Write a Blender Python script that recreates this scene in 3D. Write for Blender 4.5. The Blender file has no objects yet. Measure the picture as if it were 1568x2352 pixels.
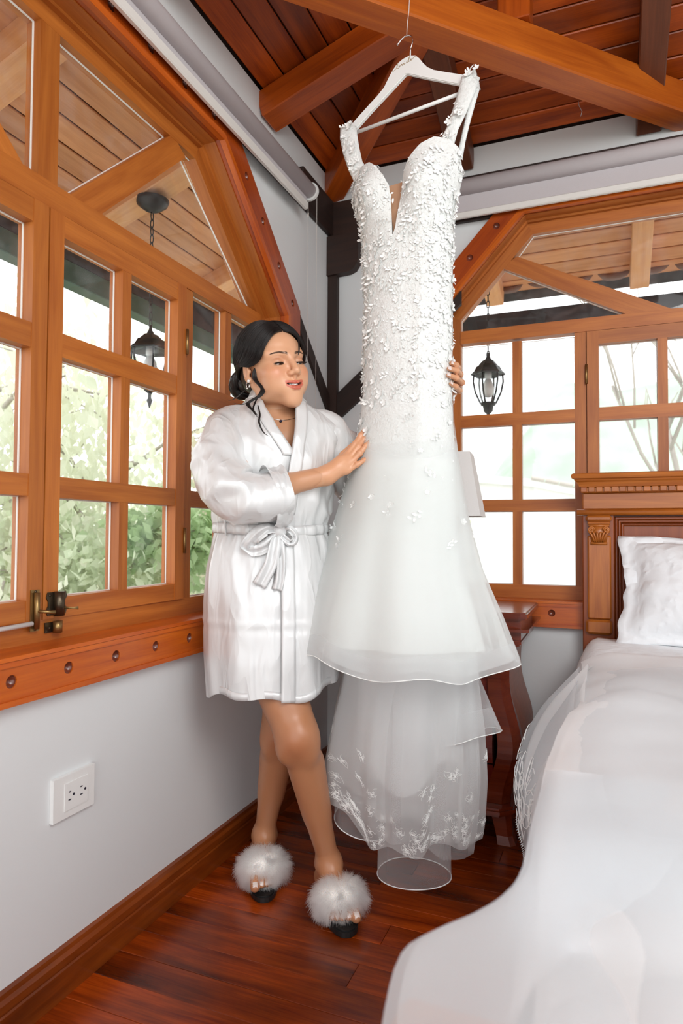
import bpy, bmesh, math, random
import numpy as np
from mathutils import Vector, Matrix, noise

random.seed(7)
RNG = np.random.default_rng(7)
SC = bpy.context.scene
COL = SC.collection

# ------------------------------------------------------------------ camera
CAM_POS = Vector((1.1615, -2.7312, 1.05))
cam = bpy.data.cameras.new('camera')
cam.sensor_fit = 'VERTICAL'
cam.sensor_height = 36.0
cam.sensor_width = 24.0
cam.lens = 23.25
cam.clip_start = 0.05
cam.dof.use_dof = True
cam.dof.focus_distance = 1.95
cam.dof.aperture_fstop = 4.0
cam_o = bpy.data.objects.new('camera', cam)
COL.objects.link(cam_o)
def camera_matrix(yaw, pitch, roll):
    r = Vector((math.cos(yaw), math.sin(yaw), 0)); f = Vector((-math.sin(yaw), math.cos(yaw), 0)); u = Vector((0, 0, 1))
    f2 = f * math.cos(pitch) + u * math.sin(pitch); u2 = u * math.cos(pitch) - f * math.sin(pitch)
    r3 = r * math.cos(roll) + u2 * math.sin(roll); u3 = u2 * math.cos(roll) - r * math.sin(roll)
    return Matrix((r3, u3, -f2)).transposed()
cam_o.matrix_world = Matrix.Translation(CAM_POS) @ camera_matrix(0.38285, 0.031429, 0.005303).to_4x4()
SC.camera = cam_o

# ------------------------------------------------------------------ sky, lights, exposure
SKY_STRENGTH = 2.3
world = bpy.data.worlds.new('sky'); SC.world = world; world.use_nodes = True
wn = world.node_tree.nodes; wl = world.node_tree.links
bg = wn['Background']; bg.inputs['Color'].default_value = (0.97, 0.99, 1.0, 1); bg.inputs['Strength'].default_value = SKY_STRENGTH

def area_light(name, loc, target, size, power, color=(1, 1, 1), size_y=None):
    l = bpy.data.lights.new(name, 'AREA'); l.energy = power; l.color = color
    l.shape = 'RECTANGLE' if size_y else 'SQUARE'; l.size = size
    if size_y: l.size_y = size_y
    o = bpy.data.objects.new(name, l); COL.objects.link(o); o.location = loc
    o.rotation_euler = (Vector(target) - Vector(loc)).to_track_quat('-Z', 'Y').to_euler()
    return o
area_light('flash_softbox', (2.15, -2.75, 2.35), (0.7, -0.95, 0.95), 1.1, 34, (1.0, 0.985, 0.97))
SC.view_settings.view_transform = 'Standard'
SC.view_settings.look = 'None'
SC.view_settings.gamma = 1.0
SC.view_settings.use_curve_mapping = False
SC.view_settings.exposure = 0.0
SC.cycles.max_bounces = 10
SC.cycles.transparent_max_bounces = 48
SC.cycles.diffuse_bounces = 5
SC.cycles.glossy_bounces = 4
SC.cycles.caustics_reflective = False
SC.cycles.caustics_refractive = False

# ------------------------------------------------------------------ helpers
W = {}          # world matrix of every object, by name
def link(o, world=None, parent=None):
    world = world or Matrix.Identity(4)
    COL.objects.link(o)
    if parent is not None:
        o.parent = parent
        o.matrix_parent_inverse = W[parent.name].inverted()
    o.matrix_basis = world
    W[o.name] = world.copy()
    return o
def empty(name, loc=(0, 0, 0), rotz=0.0, parent=None):
    o = bpy.data.objects.new(name, None); o.empty_display_size = 0.1
    return link(o, Matrix.Translation(loc) @ Matrix.Rotation(rotz, 4, 'Z'), parent)
def tag(o, label=None, cat=None, group=None, kind=None):
    if label: o['label'] = label
    if cat: o['category'] = cat
    if group: o['group'] = group
    if kind: o['kind'] = kind
    return o
def mesh(name, verts, faces, smooth=False, fix=False):
    me = bpy.data.meshes.new(name)
    if isinstance(verts, np.ndarray): verts = verts.tolist()
    if isinstance(faces, np.ndarray): faces = faces.tolist()
    me.from_pydata([tuple(v) for v in verts], [], faces)
    if fix:
        bm = bmesh.new(); bm.from_mesh(me)
        bmesh.ops.recalc_face_normals(bm, faces=bm.faces); bm.to_mesh(me); bm.free()
    if smooth: me.polygons.foreach_set('use_smooth', [True] * len(me.polygons))
    return me
def obj(name, me, mat=None, parent=None, world=None):
    if mat is not None:
        for m in (mat if isinstance(mat, (list, tuple)) else [mat]):
            if len(me.materials) == 0 or isinstance(mat, (list, tuple)): me.materials.append(m)
    return link(bpy.data.objects.new(name, me), world, parent)
def frame(origin, xdir, up):
    x = Vector(xdir).normalized(); u = Vector(up)
    y = u.cross(x)
    if y.length < 1e-6: y = Vector((0, 1, 0)).cross(x)
    y.normalize(); z = x.cross(y)
    m = Matrix((x, y, z)).transposed().to_4x4(); m.translation = Vector(origin)
    return m
BOX = {}
def box_mesh(L, w, h, bev, mat):
    """bevelled bar, length along local X from 0 to L, centred in Y and Z"""
    key = (round(L, 4), round(w, 4), round(h, 4), bev, mat.name if mat else None)
    if key in BOX: return BOX[key]
    bm = bmesh.new(); bmesh.ops.create_cube(bm, size=1.0)
    for v in bm.verts: v.co = Vector(((v.co.x + 0.5) * L, v.co.y * w, v.co.z * h))
    if bev: bmesh.ops.bevel(bm, geom=bm.edges[:], offset=min(bev, w * 0.45, h * 0.45), segments=1, affect='EDGES')
    me = bpy.data.meshes.new('bar'); bm.to_mesh(me); bm.free()
    if mat: me.materials.append(mat)
    BOX[key] = me
    return me
def board(name, a, b, w, h, mat, parent=None, up=(0, 0, 1), bev=0.003):
    """a bar from a to b (centre line), h along up, w across"""
    a = Vector(a); b = Vector(b)
    return link(bpy.data.objects.new(name, box_mesh((b - a).length, w, h, bev, mat)), frame(a, b - a, up), parent)
def block(name, lo, hi, mat, parent=None, bev=0.003, along=0):
    """axis aligned bar between two corners, grain along axis number along"""
    lo = Vector(lo); hi = Vector(hi); c = (lo + hi) / 2; s = hi - lo
    d = [Vector((1, 0, 0)), Vector((0, 1, 0)), Vector((0, 0, 1))][along]
    up = Vector((0, 0, 1)) if along != 2 else Vector((1, 0, 0))
    a = c - d * s[along] / 2; b = c + d * s[along] / 2
    if along == 0: w, h = s.y, s.z
    elif along == 1: w, h = s.x, s.z
    else: w, h = s.y, s.x
    return board(name, a, b, w, h, mat, parent, up, bev)
def tube_geo(pts, radii, seg=10, caps=True, ell=None):
    """swept round tube; returns verts, faces"""
    pts = [Vector(p) for p in pts]; n = len(pts)
    if not hasattr(radii, '__len__'): radii = [radii] * n
    V = []; Fc = []
    t0 = (pts[1] - pts[0]).normalized()
    ref = Vector((0, 0, 1)) if abs(t0.z) < 0.9 else Vector((1, 0, 0))
    nrm = (ref - t0 * ref.dot(t0)).normalized()
    for i in range(n):
        t = (pts[min(i + 1, n - 1)] - pts[max(i - 1, 0)]).normalized()
        nrm = (nrm - t * nrm.dot(t)).normalized(); bn = t.cross(nrm)
        for k in range(seg):
            an = 2 * math.pi * k / seg
            e = 1.0 if ell is None else ell
            V.append(pts[i] + (nrm * math.cos(an) + bn * math.sin(an) * e) * radii[i])
    for i in range(n - 1):
        for k in range(seg):
            k2 = (k + 1) % seg
            Fc.append((i * seg + k, i * seg + k2, (i + 1) * seg + k2, (i + 1) * seg + k))
    if caps:
        Fc.append(tuple(range(seg - 1, -1, -1))); Fc.append(tuple((n - 1) * seg + k for k in range(seg)))
    return V, Fc
def tube(name, pts, radii, mat, parent=None, seg=10, smooth=True, ell=None):
    V, Fc = tube_geo(pts, radii, seg, True, ell)
    return obj(name, mesh(name, V, Fc, smooth), mat, parent)
def lathe_geo(profile, seg=24, close=False):
    V = []; Fc = []
    for r, z in profile:
        for k in range(seg):
            an = 2 * math.pi * k / seg
            V.append((r * math.cos(an), r * math.sin(an), z))
    for i in range(len(profile) - 1):
        for k in range(seg):
            k2 = (k + 1) % seg
            Fc.append((i * seg + k, i * seg + k2, (i + 1) * seg + k2, (i + 1) * seg + k))
    if close:
        Fc.append(tuple(range(seg - 1, -1, -1))); Fc.append(tuple((len(profile) - 1) * seg + k for k in range(seg)))
    return V, Fc
def lathe(name, profile, mat, parent=None, world=None, seg=24, close=True, smooth=True):
    V, Fc = lathe_geo(profile, seg, close)
    return obj(name, mesh(name, V, Fc, smooth), mat, parent, world)
def join_geo(parts):
    V = []; Fc = []
    for v, f in parts:
        n = len(V); V.extend(v); Fc.extend([tuple(i + n for i in q) for q in f])
    return V, Fc
def plate_bm(outer, holes, t0, t1):
    """flat plate in local XY with holes, from z=t0 to z=t1"""
    bm = bmesh.new(); edges = []
    for loop in [outer] + list(holes):
        vs = [bm.verts.new((p[0], p[1], t0)) for p in loop]
        edges += [bm.edges.new((vs[i], vs[(i + 1) % len(vs)])) for i in range(len(vs))]
    r = bmesh.ops.triangle_fill(bm, use_beauty=True, use_dissolve=False, edges=edges)
    fs = [g for g in r['geom'] if isinstance(g, bmesh.types.BMFace)]
    e = bmesh.ops.extrude_face_region(bm, geom=fs)
    for v in [g for g in e['geom'] if isinstance(g, bmesh.types.BMVert)]: v.co.z = t1
    bmesh.ops.recalc_face_normals(bm, faces=bm.faces)
    return bm
# wall coordinates: u along the wall from the corner, z up, w out of the wall into the room
def PL(u, z, w): return Vector((w, -u, z))
def PB(u, z, w): return Vector((u, -w, z))
def wall_plate(name, P, outer, holes, w0, w1, mat, parent=None, grain=None):
    """plate lying in a wall plane; local X runs along grain (the first edge by default)"""
    p0, p1 = outer[0], outer[1]
    g = grain or (p1[0] - p0[0], p1[1] - p0[1]); L = math.hypot(*g); c, s = g[0] / L, g[1] / L
    loc = lambda p: ((p[0] - p0[0]) * c + (p[1] - p0[1]) * s, -(p[0] - p0[0]) * s + (p[1] - p0[1]) * c)
    bm = plate_bm([loc(p) for p in outer], [[loc(p) for p in h] for h in holes], w0, w1)
    O = P(p0[0], p0[1], 0); ex = P(p0[0] + c, p0[1] + s, 0) - O; ey = P(p0[0] - s, p0[1] + c, 0) - O; ez = P(p0[0], p0[1], 1) - O
    M = Matrix((ex, ey, ez)).transposed().to_4x4(); M.translation = O
    if M.to_3x3().determinant() < 0:                 # mirror the mesh instead of the matrix
        for v in bm.verts: v.co.z = -v.co.z
        bmesh.ops.recalc_face_normals(bm, faces=bm.faces)
        M = Matrix((ex, ey, -ez)).transposed().to_4x4(); M.translation = O
    me = bpy.data.meshes.new(name); bm.to_mesh(me); bm.free()
    return obj(name, me, mat, parent, M)
def circle_uz(u, z, r, n=14): return [(u + r * math.cos(2 * math.pi * k / n), z + r * math.sin(2 * math.pi * k / n)) for k in range(n)]
def smoothstep(a, b, x):
    t = np.clip((x - a) / (b - a), 0, 1); return t * t * (3 - 2 * t)

# ------------------------------------------------------------------ materials
def new_mat(name):
    m = bpy.data.materials.new(name); m.use_nodes = True
    return m, m.node_tree.nodes, m.node_tree.links, m.node_tree.nodes['Principled BSDF']
def plain(name, col, rough=0.5, metal=0.0, spec=0.5, bump=0.0, bscale=60, var=0.0, sss=0.0, coat=0.0, sheen=0.0):
    m, n, l, b = new_mat(name)
    b.inputs['Base Color'].default_value = (*col, 1); b.inputs['Roughness'].default_value = rough
    b.inputs['Metallic'].default_value = metal; b.inputs['Specular IOR Level'].default_value = spec
    b.inputs['Coat Weight'].default_value = coat; b.inputs['Sheen Weight'].default_value = sheen
    if sss:
        b.inputs['Subsurface Weight'].default_value = sss; b.inputs['Subsurface Radius'].default_value = (0.01, 0.004, 0.002)
        b.inputs['Subsurface Scale'].default_value = 0.6
    if bump or var:
        tc = n.new('ShaderNodeTexCoord'); nz = n.new('ShaderNodeTexNoise'); nz.inputs['Scale'].default_value = bscale; nz.inputs['Detail'].default_value = 4
        l.new(tc.outputs['Object'], nz.inputs['Vector'])
        if bump:
            bp = n.new('ShaderNodeBump'); bp.inputs['Strength'].default_value = bump; bp.inputs['Distance'].default_value = 0.004
            l.new(nz.outputs['Fac'], bp.inputs['Height']); l.new(bp.outputs['Normal'], b.inputs['Normal'])
        if var:
            mx = n.new('ShaderNodeMix'); mx.data_type = 'RGBA'
            mx.inputs[6].default_value = (*[c * (1 - var) for c in col], 1); mx.inputs[7].default_value = (*[min(1, c * (1 + var)) for c in col], 1)
            l.new(nz.outputs['Fac'], mx.inputs[0]); l.new(mx.outputs[2], b.inputs['Base Color'])
    return m
def wood(name, dark, light, rough=0.35, coat=0.0, grain=1.0, rand=0.25, bump=0.15, blotch=0.0):
    m, n, l, b = new_mat(name)
    tc = n.new('ShaderNodeTexCoord'); oi = n.new('ShaderNodeObjectInfo')
    add = n.new('ShaderNodeVectorMath'); add.operation = 'ADD'
    sc = n.new('ShaderNodeVectorMath'); sc.operation = 'SCALE'; sc.inputs['Scale'].default_value = 37.0
    cmb = n.new('ShaderNodeCombineXYZ')
    for i in range(3): l.new(oi.outputs['Random'], cmb.inputs[i])
    l.new(cmb.outputs[0], sc.inputs[0]); l.new(tc.outputs['Object'], add.inputs[0]); l.new(sc.outputs[0], add.inputs[1])
    mp = n.new('ShaderNodeMapping'); mp.inputs['Scale'].default_value = (1.6 * grain, 16 * grain, 16 * grain); l.new(add.outputs[0], mp.inputs['Vector'])
    n1 = n.new('ShaderNodeTexNoise'); n1.inputs['Scale'].default_value = 1.6; n1.inputs['Detail'].default_value = 5; n1.inputs['Distortion'].default_value = 0.8
    l.new(mp.outputs[0], n1.inputs['Vector'])
    mp2 = n.new('ShaderNodeMapping'); mp2.inputs['Scale'].default_value = (9 * grain, 260 * grain, 260 * grain); l.new(add.outputs[0], mp2.inputs['Vector'])
    n2 = n.new('ShaderNodeTexNoise'); n2.inputs['Scale'].default_value = 1.0; n2.inputs['Detail'].default_value = 2; l.new(mp2.outputs[0], n2.inputs['Vector'])
    mixf = n.new('ShaderNodeMath'); mixf.operation = 'MULTIPLY_ADD'; mixf.inputs[1].default_value = 0.35; l.new(n2.outputs['Fac'], mixf.inputs[0]); l.new(n1.outputs['Fac'], mixf.inputs[2])
    rmp = n.new('ShaderNodeMapRange'); rmp.inputs['From Min'].default_value = 0.38; rmp.inputs['From Max'].default_value = 0.95; l.new(mixf.outputs[0], rmp.inputs['Value'])
    mx = n.new('ShaderNodeMix'); mx.data_type = 'RGBA'; mx.inputs[6].default_value = (*dark, 1); mx.inputs[7].default_value = (*light, 1); l.new(rmp.outputs[0], mx.inputs[0])
    val = n.new('ShaderNodeMapRange'); val.inputs['To Min'].default_value = 1 - rand; val.inputs['To Max'].default_value = 1 + rand; l.new(oi.outputs['Random'], val.inputs['Value'])
    hs = n.new('ShaderNodeHueSaturation'); l.new(mx.outputs[2], hs.inputs['Color']); l.new(val.outputs[0], hs.inputs['Value'])
    last = hs.outputs[0]
    if blotch:
        nb = n.new('ShaderNodeTexNoise'); nb.inputs['Scale'].default_value = 5.0; nb.inputs['Detail'].default_value = 4
        mpb = n.new('ShaderNodeMapping'); mpb.inputs['Scale'].default_value = (0.6, 1.6, 1.6); l.new(add.outputs[0], mpb.inputs['Vector']); l.new(mpb.outputs[0], nb.inputs['Vector'])
        mrb = n.new('ShaderNodeMapRange'); mrb.inputs['From Min'].default_value = 0.42; mrb.inputs['From Max'].default_value = 0.68
        mrb.inputs['To Min'].default_value = 1.0; mrb.inputs['To Max'].default_value = 1 - blotch; l.new(nb.outputs['Fac'], mrb.inputs['Value'])
        hb = n.new('ShaderNodeHueSaturation'); l.new(last, hb.inputs['Color']); l.new(mrb.outputs[0], hb.inputs['Value']); last = hb.outputs[0]
    l.new(last, b.inputs['Base Color'])
    b.inputs['Roughness'].default_value = rough; b.inputs['Coat Weight'].default_value = coat; b.inputs['Coat Roughness'].default_value = 0.15
    bp = n.new('ShaderNodeBump'); bp.inputs['Strength'].default_value = bump; bp.inputs['Distance'].default_value = 0.002
    l.new(mixf.outputs[0], bp.inputs['Height']); l.new(bp.outputs['Normal'], b.inputs['Normal'])
    return m
def glass_mat(name, tint=(1, 1, 1), refl=0.05, dust_haze=0.02):
    m, n, l, b = new_mat(name); n.remove(b)
    out = n['Material Output']
    tr = n.new('ShaderNodeBsdfTransparent'); tr.inputs['Color'].default_value = (*tint, 1)
    gl = n.new('ShaderNodeBsdfGlossy'); gl.inputs['Roughness'].default_value = 0.02
    df = n.new('ShaderNodeBsdfDiffuse'); df.inputs['Color'].default_value = (0.8, 0.82, 0.85, 1)
    fr = n.new('ShaderNodeLayerWeight'); fr.inputs['Blend'].default_value = 0.12
    ma = n.new('ShaderNodeMath'); ma.operation = 'MULTIPLY_ADD'; ma.inputs[1].default_value = 0.25; ma.inputs[2].default_value = refl * 0.5
    l.new(fr.outputs['Fresnel'], ma.inputs[0])
    m1 = n.new('ShaderNodeMixShader'); l.new(ma.outputs[0], m1.inputs[0]); l.new(tr.outputs[0], m1.inputs[1]); l.new(gl.outputs[0], m1.inputs[2])
    tc = n.new('ShaderNodeTexCoord'); nz = n.new('ShaderNodeTexNoise'); nz.inputs['Scale'].default_value = 9; nz.inputs['Detail'].default_value = 8; nz.inputs['Roughness'].default_value = 0.75
    l.new(tc.outputs['Object'], nz.inputs['Vector'])
    mr = n.new('ShaderNodeMapRange'); mr.inputs['From Min'].default_value = 0.45; mr.inputs['From Max'].default_value = 0.8; mr.inputs['To Max'].default_value = dust_haze * 4  # whitish film: dirt specks plus veiling haze put in as colour
    l.new(nz.outputs['Fac'], mr.inputs['Value'])
    m2 = n.new('ShaderNodeMixShader'); l.new(mr.outputs[0], m2.inputs[0]); l.new(m1.outputs[0], m2.inputs[1]); l.new(df.outputs[0], m2.inputs[2])
    l.new(m2.outputs[0], out.inputs['Surface'])
    return m
M = {}
M['wall'] = plain('white_plaster', (0.71, 0.735, 0.745), 0.75, bump=0.12, bscale=45, spec=0.2)
M['frame_wood'] = wood('window_wood', (0.30, 0.072, 0.008), (0.51, 0.165, 0.026), 0.45, rand=0.10)
M['trim_wood'] = wood('trim_wood', (0.38, 0.054, 0.003), (0.66, 0.150, 0.008), 0.32, coat=0.12, rand=0.08)
M['casing_wood'] = wood('casing_wood', (0.24, 0.028, 0.002), (0.46, 0.078, 0.005), 0.32, coat=0.12, rand=0.08)
M['plug'] = wood('plug_wood', (0.10, 0.02, 0.01), (0.24, 0.05, 0.02), 0.25, coat=0.4)
M['ceil_wood'] = wood('ceiling_wood', (0.15, 0.017, 0.001), (0.42, 0.072, 0.004), 0.4, rand=0.38, coat=0.05)
M['rafter_wood'] = wood('rafter_wood', (0.22, 0.031, 0.002), (0.48, 0.09, 0.006), 0.35, rand=0.08)
M['dark_rafter'] = wood('dark_rafter_wood', (0.075, 0.022, 0.010), (0.17, 0.05, 0.02), 0.4, rand=0.08)
M['beam_wood'] = wood('beam_wood', (0.33, 0.058, 0.004), (0.58, 0.145, 0.012), 0.4, rand=0.05)
M['floor_wood'] = wood('floor_wood', (0.10, 0.0075, 0.0008), (0.47, 0.072, 0.004), 0.26, coat=0.05, rand=0.3, blotch=0.65, bump=0.08)
M['base_wood'] = wood('baseboard_wood', (0.16, 0.024, 0.003), (0.37, 0.08, 0.008), 0.3, coat=0.15, blotch=0.4)
M['dark_timber'] = wood('dark_timber', (0.009, 0.004, 0.003), (0.032, 0.012, 0.007), 0.6, rand=0.2)
M['soffit_wood'] = wood('soffit_wood', (0.50, 0.205, 0.085), (0.70, 0.335, 0.16), 0.55, rand=0.15)
M['soffit_rafter'] = wood('soffit_rafter_wood', (0.62, 0.275, 0.115), (0.78, 0.41, 0.19), 0.55, rand=0.08)
M['fascia'] = plain('dark_fascia', (0.022, 0.022, 0.026), 0.5, var=0.3, bscale=8)
M['gutter_green'] = plain('green_gutter', (0.035, 0.075, 0.055), 0.5)
M['tile'] = plain('clay_tile', (0.20, 0.09, 0.055), 0.7, var=0.3, bscale=20)
M['glass'] = glass_mat('window_glass', dust_haze=0.02)
M['white_plastic'] = plain('white_plastic', (0.80, 0.81, 0.80), 0.35)
M['outlet_dark'] = plain('outlet_dark', (0.015, 0.015, 0.03), 0.5)
M['brass'] = plain('old_brass', (0.30, 0.19, 0.075), 0.38, metal=0.9, bump=0.1, bscale=90)
M['bronze'] = plain('dark_bronze', (0.10, 0.075, 0.05), 0.35, metal=0.9, bump=0.1, bscale=90)
M['putty'] = plain('window_putty', (0.78, 0.76, 0.72), 0.6)
M['blind'] = plain('blind_fabric', (0.53, 0.50, 0.52), 0.8, bump=0.15, bscale=500)
M['blind_rail'] = plain('blind_rail', (0.74, 0.73, 0.70), 0.45)
M['black_metal'] = plain('black_metal', (0.018, 0.02, 0.02), 0.45, metal=0.3, var=0.4, bscale=30)
M['lantern_glass'] = glass_mat('lantern_glass', (0.93, 0.95, 0.96), refl=0.12, dust_haze=0.02)
M['bulb'] = plain('bulb_glass', (0.85, 0.85, 0.83), 0.3)
M['chrome'] = plain('chrome', (0.75, 0.76, 0.78), 0.12, metal=1.0)

def rect_(a, b, c, d): return [(a, c), (b, c), (b, d), (a, d)]
# ------------------------------------------------------------------ room shell
WIN = {}
L_POLY = [(0.485, 0.790), (0.485, 1.880), (0.950, 2.306), (2.180, 2.306), (2.645, 1.880), (2.645, 0.790)]
B_POLY = [(0.525, 0.785), (0.525, 1.985), (0.857, 2.345), (2.400, 2.345), (2.740, 1.985), (2.740, 0.785)]
XMAX, YMIN = 3.2, -3.5
wl_o = wall_plate('wall_left', PL, [(-0.14, -0.02), (3.5, -0.02), (3.5, 2.655), (-0.14, 2.655)], [L_POLY], -0.14, 0.0, M['wall']); tag(wl_o, kind='structure')
wb_o = wall_plate('wall_back', PB, [(0.0, -0.02), (3.2, -0.02), (3.2, 2.668), (0.0, 2.668)], [B_POLY], -0.14, 0.0, M['wall']); tag(wb_o, kind='structure')

wr_o = wall_plate('wall_right', lambda u, z, w: Vector((XMAX - w, -u, z)), [(0.0, -0.02), (3.5, -0.02), (3.5, 3.2), (0.0, 3.2)], [rect_(1.2, 2.6, 0.79, 2.1)], -0.10, 0.0, M['wall']); tag(wr_o, kind='structure')
# floor of narrow boards running along x, each board a part
floor = obj('floor', mesh('floor', *[[(-0.02, YMIN, -0.05), (XMAX, YMIN, -0.05), (XMAX, 0.02, -0.05), (-0.02, 0.02, -0.05), (-0.02, YMIN, -0.018), (XMAX, YMIN, -0.018), (XMAX, 0.02, -0.018), (-0.02, 0.02, -0.018)],
            [(0, 3, 2, 1), (4, 5, 6, 7), (0, 1, 5, 4), (1, 2, 6, 5), (2, 3, 7, 6), (3, 0, 4, 7)]]), M['dark_timber']); tag(floor, kind='structure')
y = -0.008; i = 0
while y > YMIN + 0.05:
    wd = 0.0905
    cuts = [0.004, RNG.uniform(0.5, 1.1), XMAX] if i % 3 else [0.004, RNG.uniform(0.9, 1.7), XMAX]
    for a, b in zip(cuts[:-1], cuts[1:]):
        dz = RNG.uniform(-0.0006, 0.0)
        board('plank', (a, y - wd / 2, -0.009 + dz), (b - 0.0008, y - wd / 2, -0.009 + dz), wd - 0.0011, 0.018, M['floor_wood'], floor, bev=0.0008)
    y -= wd; i += 1

# ceiling: a hipped deck with boards below it, each board a part
Z0, SL = 2.657, 0.345
ceil = obj('ceiling', mesh('ceiling', [(-1.0, 1.0, Z0 - SL + 0.03), (4.0, 1.0, Z0 - SL + 0.03), (4.0, -3.6, Z0 - SL + 0.03), (-1.0, -3.6, Z0 - SL + 0.03), (1.6, -1.6, Z0 + 1.6 * SL + 0.03), (1.6, -3.6, Z0 + 1.6 * SL + 0.03)],
     [(0, 1, 4), (1, 2, 5, 4), (3, 0, 4, 5)]), M['dark_timber']); tag(ceil, kind='structure')
nrm_l = Vector((-SL, 0, 1)).normalized(); nrm_b = Vector((0, SL, 1)).normalized()
pw = 0.0865
for k in range(19):
    x0 = 0.004 + k * pw; xm = x0 + pw / 2
    if xm > 1.58: break
    z = Z0 + SL * xm + 0.010
    dk = RNG.uniform(0, 0.0015)
    board('ceiling_plank', (xm, -xm + 0.02, z + dk), (xm, -3.55, z + dk), pw * 1.058 - 0.0045, 0.014, M['ceil_wood'], ceil, up=nrm_l, bev=0.003)
    board('ceiling_plank', (xm - 0.02, -xm, z + 0.012 + dk), (3.19, -xm, z + 0.012 + dk), pw * 1.058 - 0.0045, 0.014, M['ceil_wood'], ceil, up=nrm_b, bev=0.003)
# rafters (0.11 wide, 0.10 deep) run down through the wall and out under the eave
def rafter(o, d, s0, s1, zb, mat, width, name='rafter', parent=ceil, depth=0.10):
    """bar whose lower edge is at height zb + SL*s"""
    o = Vector(o); d = Vector(d)
    a = o + d * s0 + Vector((0, 0, zb + SL * s0 + depth / 2)); b = o + d * s1 + Vector((0, 0, zb + SL * s1 + depth / 2))
    return board(name, a, b, width, depth * 0.96, mat, parent, bev=0.004)
for yr in (-0.610, -1.315, -2.02, -2.725, -3.43): rafter((0, yr, 0), (1, 0, 0), -0.005, 1.57 if yr < -1.6 else -yr, 2.553, M['rafter_wood'], 0.112)
for xr in (0.607, 1.315, 2.02, 2.725): rafter((xr, 0, 0), (0, -1, 0), -0.005, 1.57 if xr > 1.6 else xr, 2.566, M['dark_rafter'], 0.088)
hp = board('hip_rafter', (0.0, 0.0, 2.600), (1.57, -1.57, 2.600 + 1.57 * SL), 0.095, 0.105, M['rafter_wood'], ceil, bev=0.004)
# corner tie beam the dress hangs from, with the post standing on it
tie = empty('tie_beam', (0.75, -0.75, 2.565)); tag(tie, 'long orange wooden beam running diagonally across the corner under the ceiling', 'beam')
AX = 1.40 + 0.052 * math.sqrt(2)
board('beam', (-0.0, -AX, 2.622), (AX, 0.0, 2.622), 0.104, 0.114, M['beam_wood'], tie, bev=0.005)
block('post', (0.845, -0.635, 2.680), (0.945, -0.535, 2.885), M['rafter_wood'], tie, along=2)

# baseboards with a moulded top
def baseboard(name, P, u0, u1):
    prof = [(0, 0), (0.020, 0), (0.020, 0.062), (0.017, 0.066), (0.018, 0.070), (0.018, 0.086), (0.012, 0.094), (0.010, 0.104), (0.0, 0.107)]
    L = u1 - u0; V = []; Fc = []; n = len(prof)
    ex = P(u0 + 1, 0, 0) - P(u0, 0, 0); ew = P(u0, 0, 1) - P(u0, 0, 0)
    s = 1 if ex.cross(Vector((0, 0, 1))).dot(ew) < 0 else -1          # local y = s * w
    for t in (0, L):
        for w, z in prof: V.append((t, s * w, z))
    for k in range(n): Fc.append((k, (k + 1) % n, n + (k + 1) % n, n + k))
    Fc += [tuple(range(n)), tuple(range(2 * n - 1, n - 1, -1))]
    Mx = Matrix((ex, s * ew, Vector((0, 0, 1)))).transposed().to_4x4(); Mx.translation = P(u0, 0, 0)
    o = obj(name, mesh(name, V, Fc, fix=True), M['base_wood'], None, Mx)
    return tag(o, kind='structure')
baseboard('baseboard_left', PL, 0.0, 3.45); baseboard('baseboard_back', PB, 0.0, 3.15)

# dark half-timbering of the corner
ht = empty('trim_3', (0, 0, 0)); tag(ht, kind='structure')
block('plate_beam', (0.001, -0.335, 2.385), (0.022, -0.02, 2.545), M['dark_timber'], ht, along=1)
block('plate_beam', (0.001, -3.4, 2.385), (0.022, -0.336, 2.440), M['dark_timber'], ht, along=1)
block('plate_beam', (0.001, -0.022, 2.350), (3.1, -0.001, 2.540), M['dark_timber'], ht, along=0)
wall_plate('corner_post', PB, [(0.001, 1.540), (0.001, 2.385), (0.045, 2.385), (0.045, 1.540), (0.030, 1.525)], [], 0.001, 0.030, M['dark_timber'], ht, grain=(0, 1))
wall_plate('bracket_block', PB, [(0.001, 2.20), (0.105, 2.205), (0.13, 2.215), (0.148, 2.24), (0.152, 2.27), (0.152, 2.375), (0.001, 2.375)], [], 0.001, 0.045, M['dark_timber'], ht)
wall_plate('brace', PB, [(0.040, 1.545), (0.60, 2.005), (0.60, 2.135), (0.046, 1.670)], [], 0.0005, 0.022, M['dark_timber'], ht)
wall_plate('brace', PL, [(0.002, 1.555), (0.40, 1.925), (0.40, 1.985), (0.002, 1.635)], [], 0.0005, 0.014, M['dark_timber'], ht)

# ------------------------------------------------------------------ windows
def offset_poly(poly, d):
    """inward offset of an open-bottomed window outline, d>0 shrinks"""
    n = len(poly); out = []
    cx = sum(p[0] for p in poly) / n; cz = sum(p[1] for p in poly) / n
    lines = []
    for k in range(n):
        a = Vector((poly[k][0], poly[k][1])); b = Vector((poly[(k + 1) % n][0], poly[(k + 1) % n][1]))
        t = (b - a).normalized(); nn = Vector((-t.y, t.x))
        if nn.dot(Vector((cx, cz)) - a) < 0: nn = -nn
        dd = d[k] if hasattr(d, '__len__') else d
        lines.append((a + nn * dd, t))
    for k in range(n):
        (a, t), (b, s) = lines[k - 1], lines[k]
        det = t.x * (-s.y) + s.x * t.y
        r = b - a; k1 = (r.x * (-s.y) + s.x * r.y) / det
        p = a + t * k1; out.append((p.x, p.y))
    return out
def pane(P, poly, w, parent, mat=None):
    return wall_plate('pane', P, poly, [], w - 0.002, w + 0.002, mat or M['glass'], parent)
def rect(u0, u1, z0, z1): return [(u0, z0), (u1, z0), (u1, z1), (u0, z1)]
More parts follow.
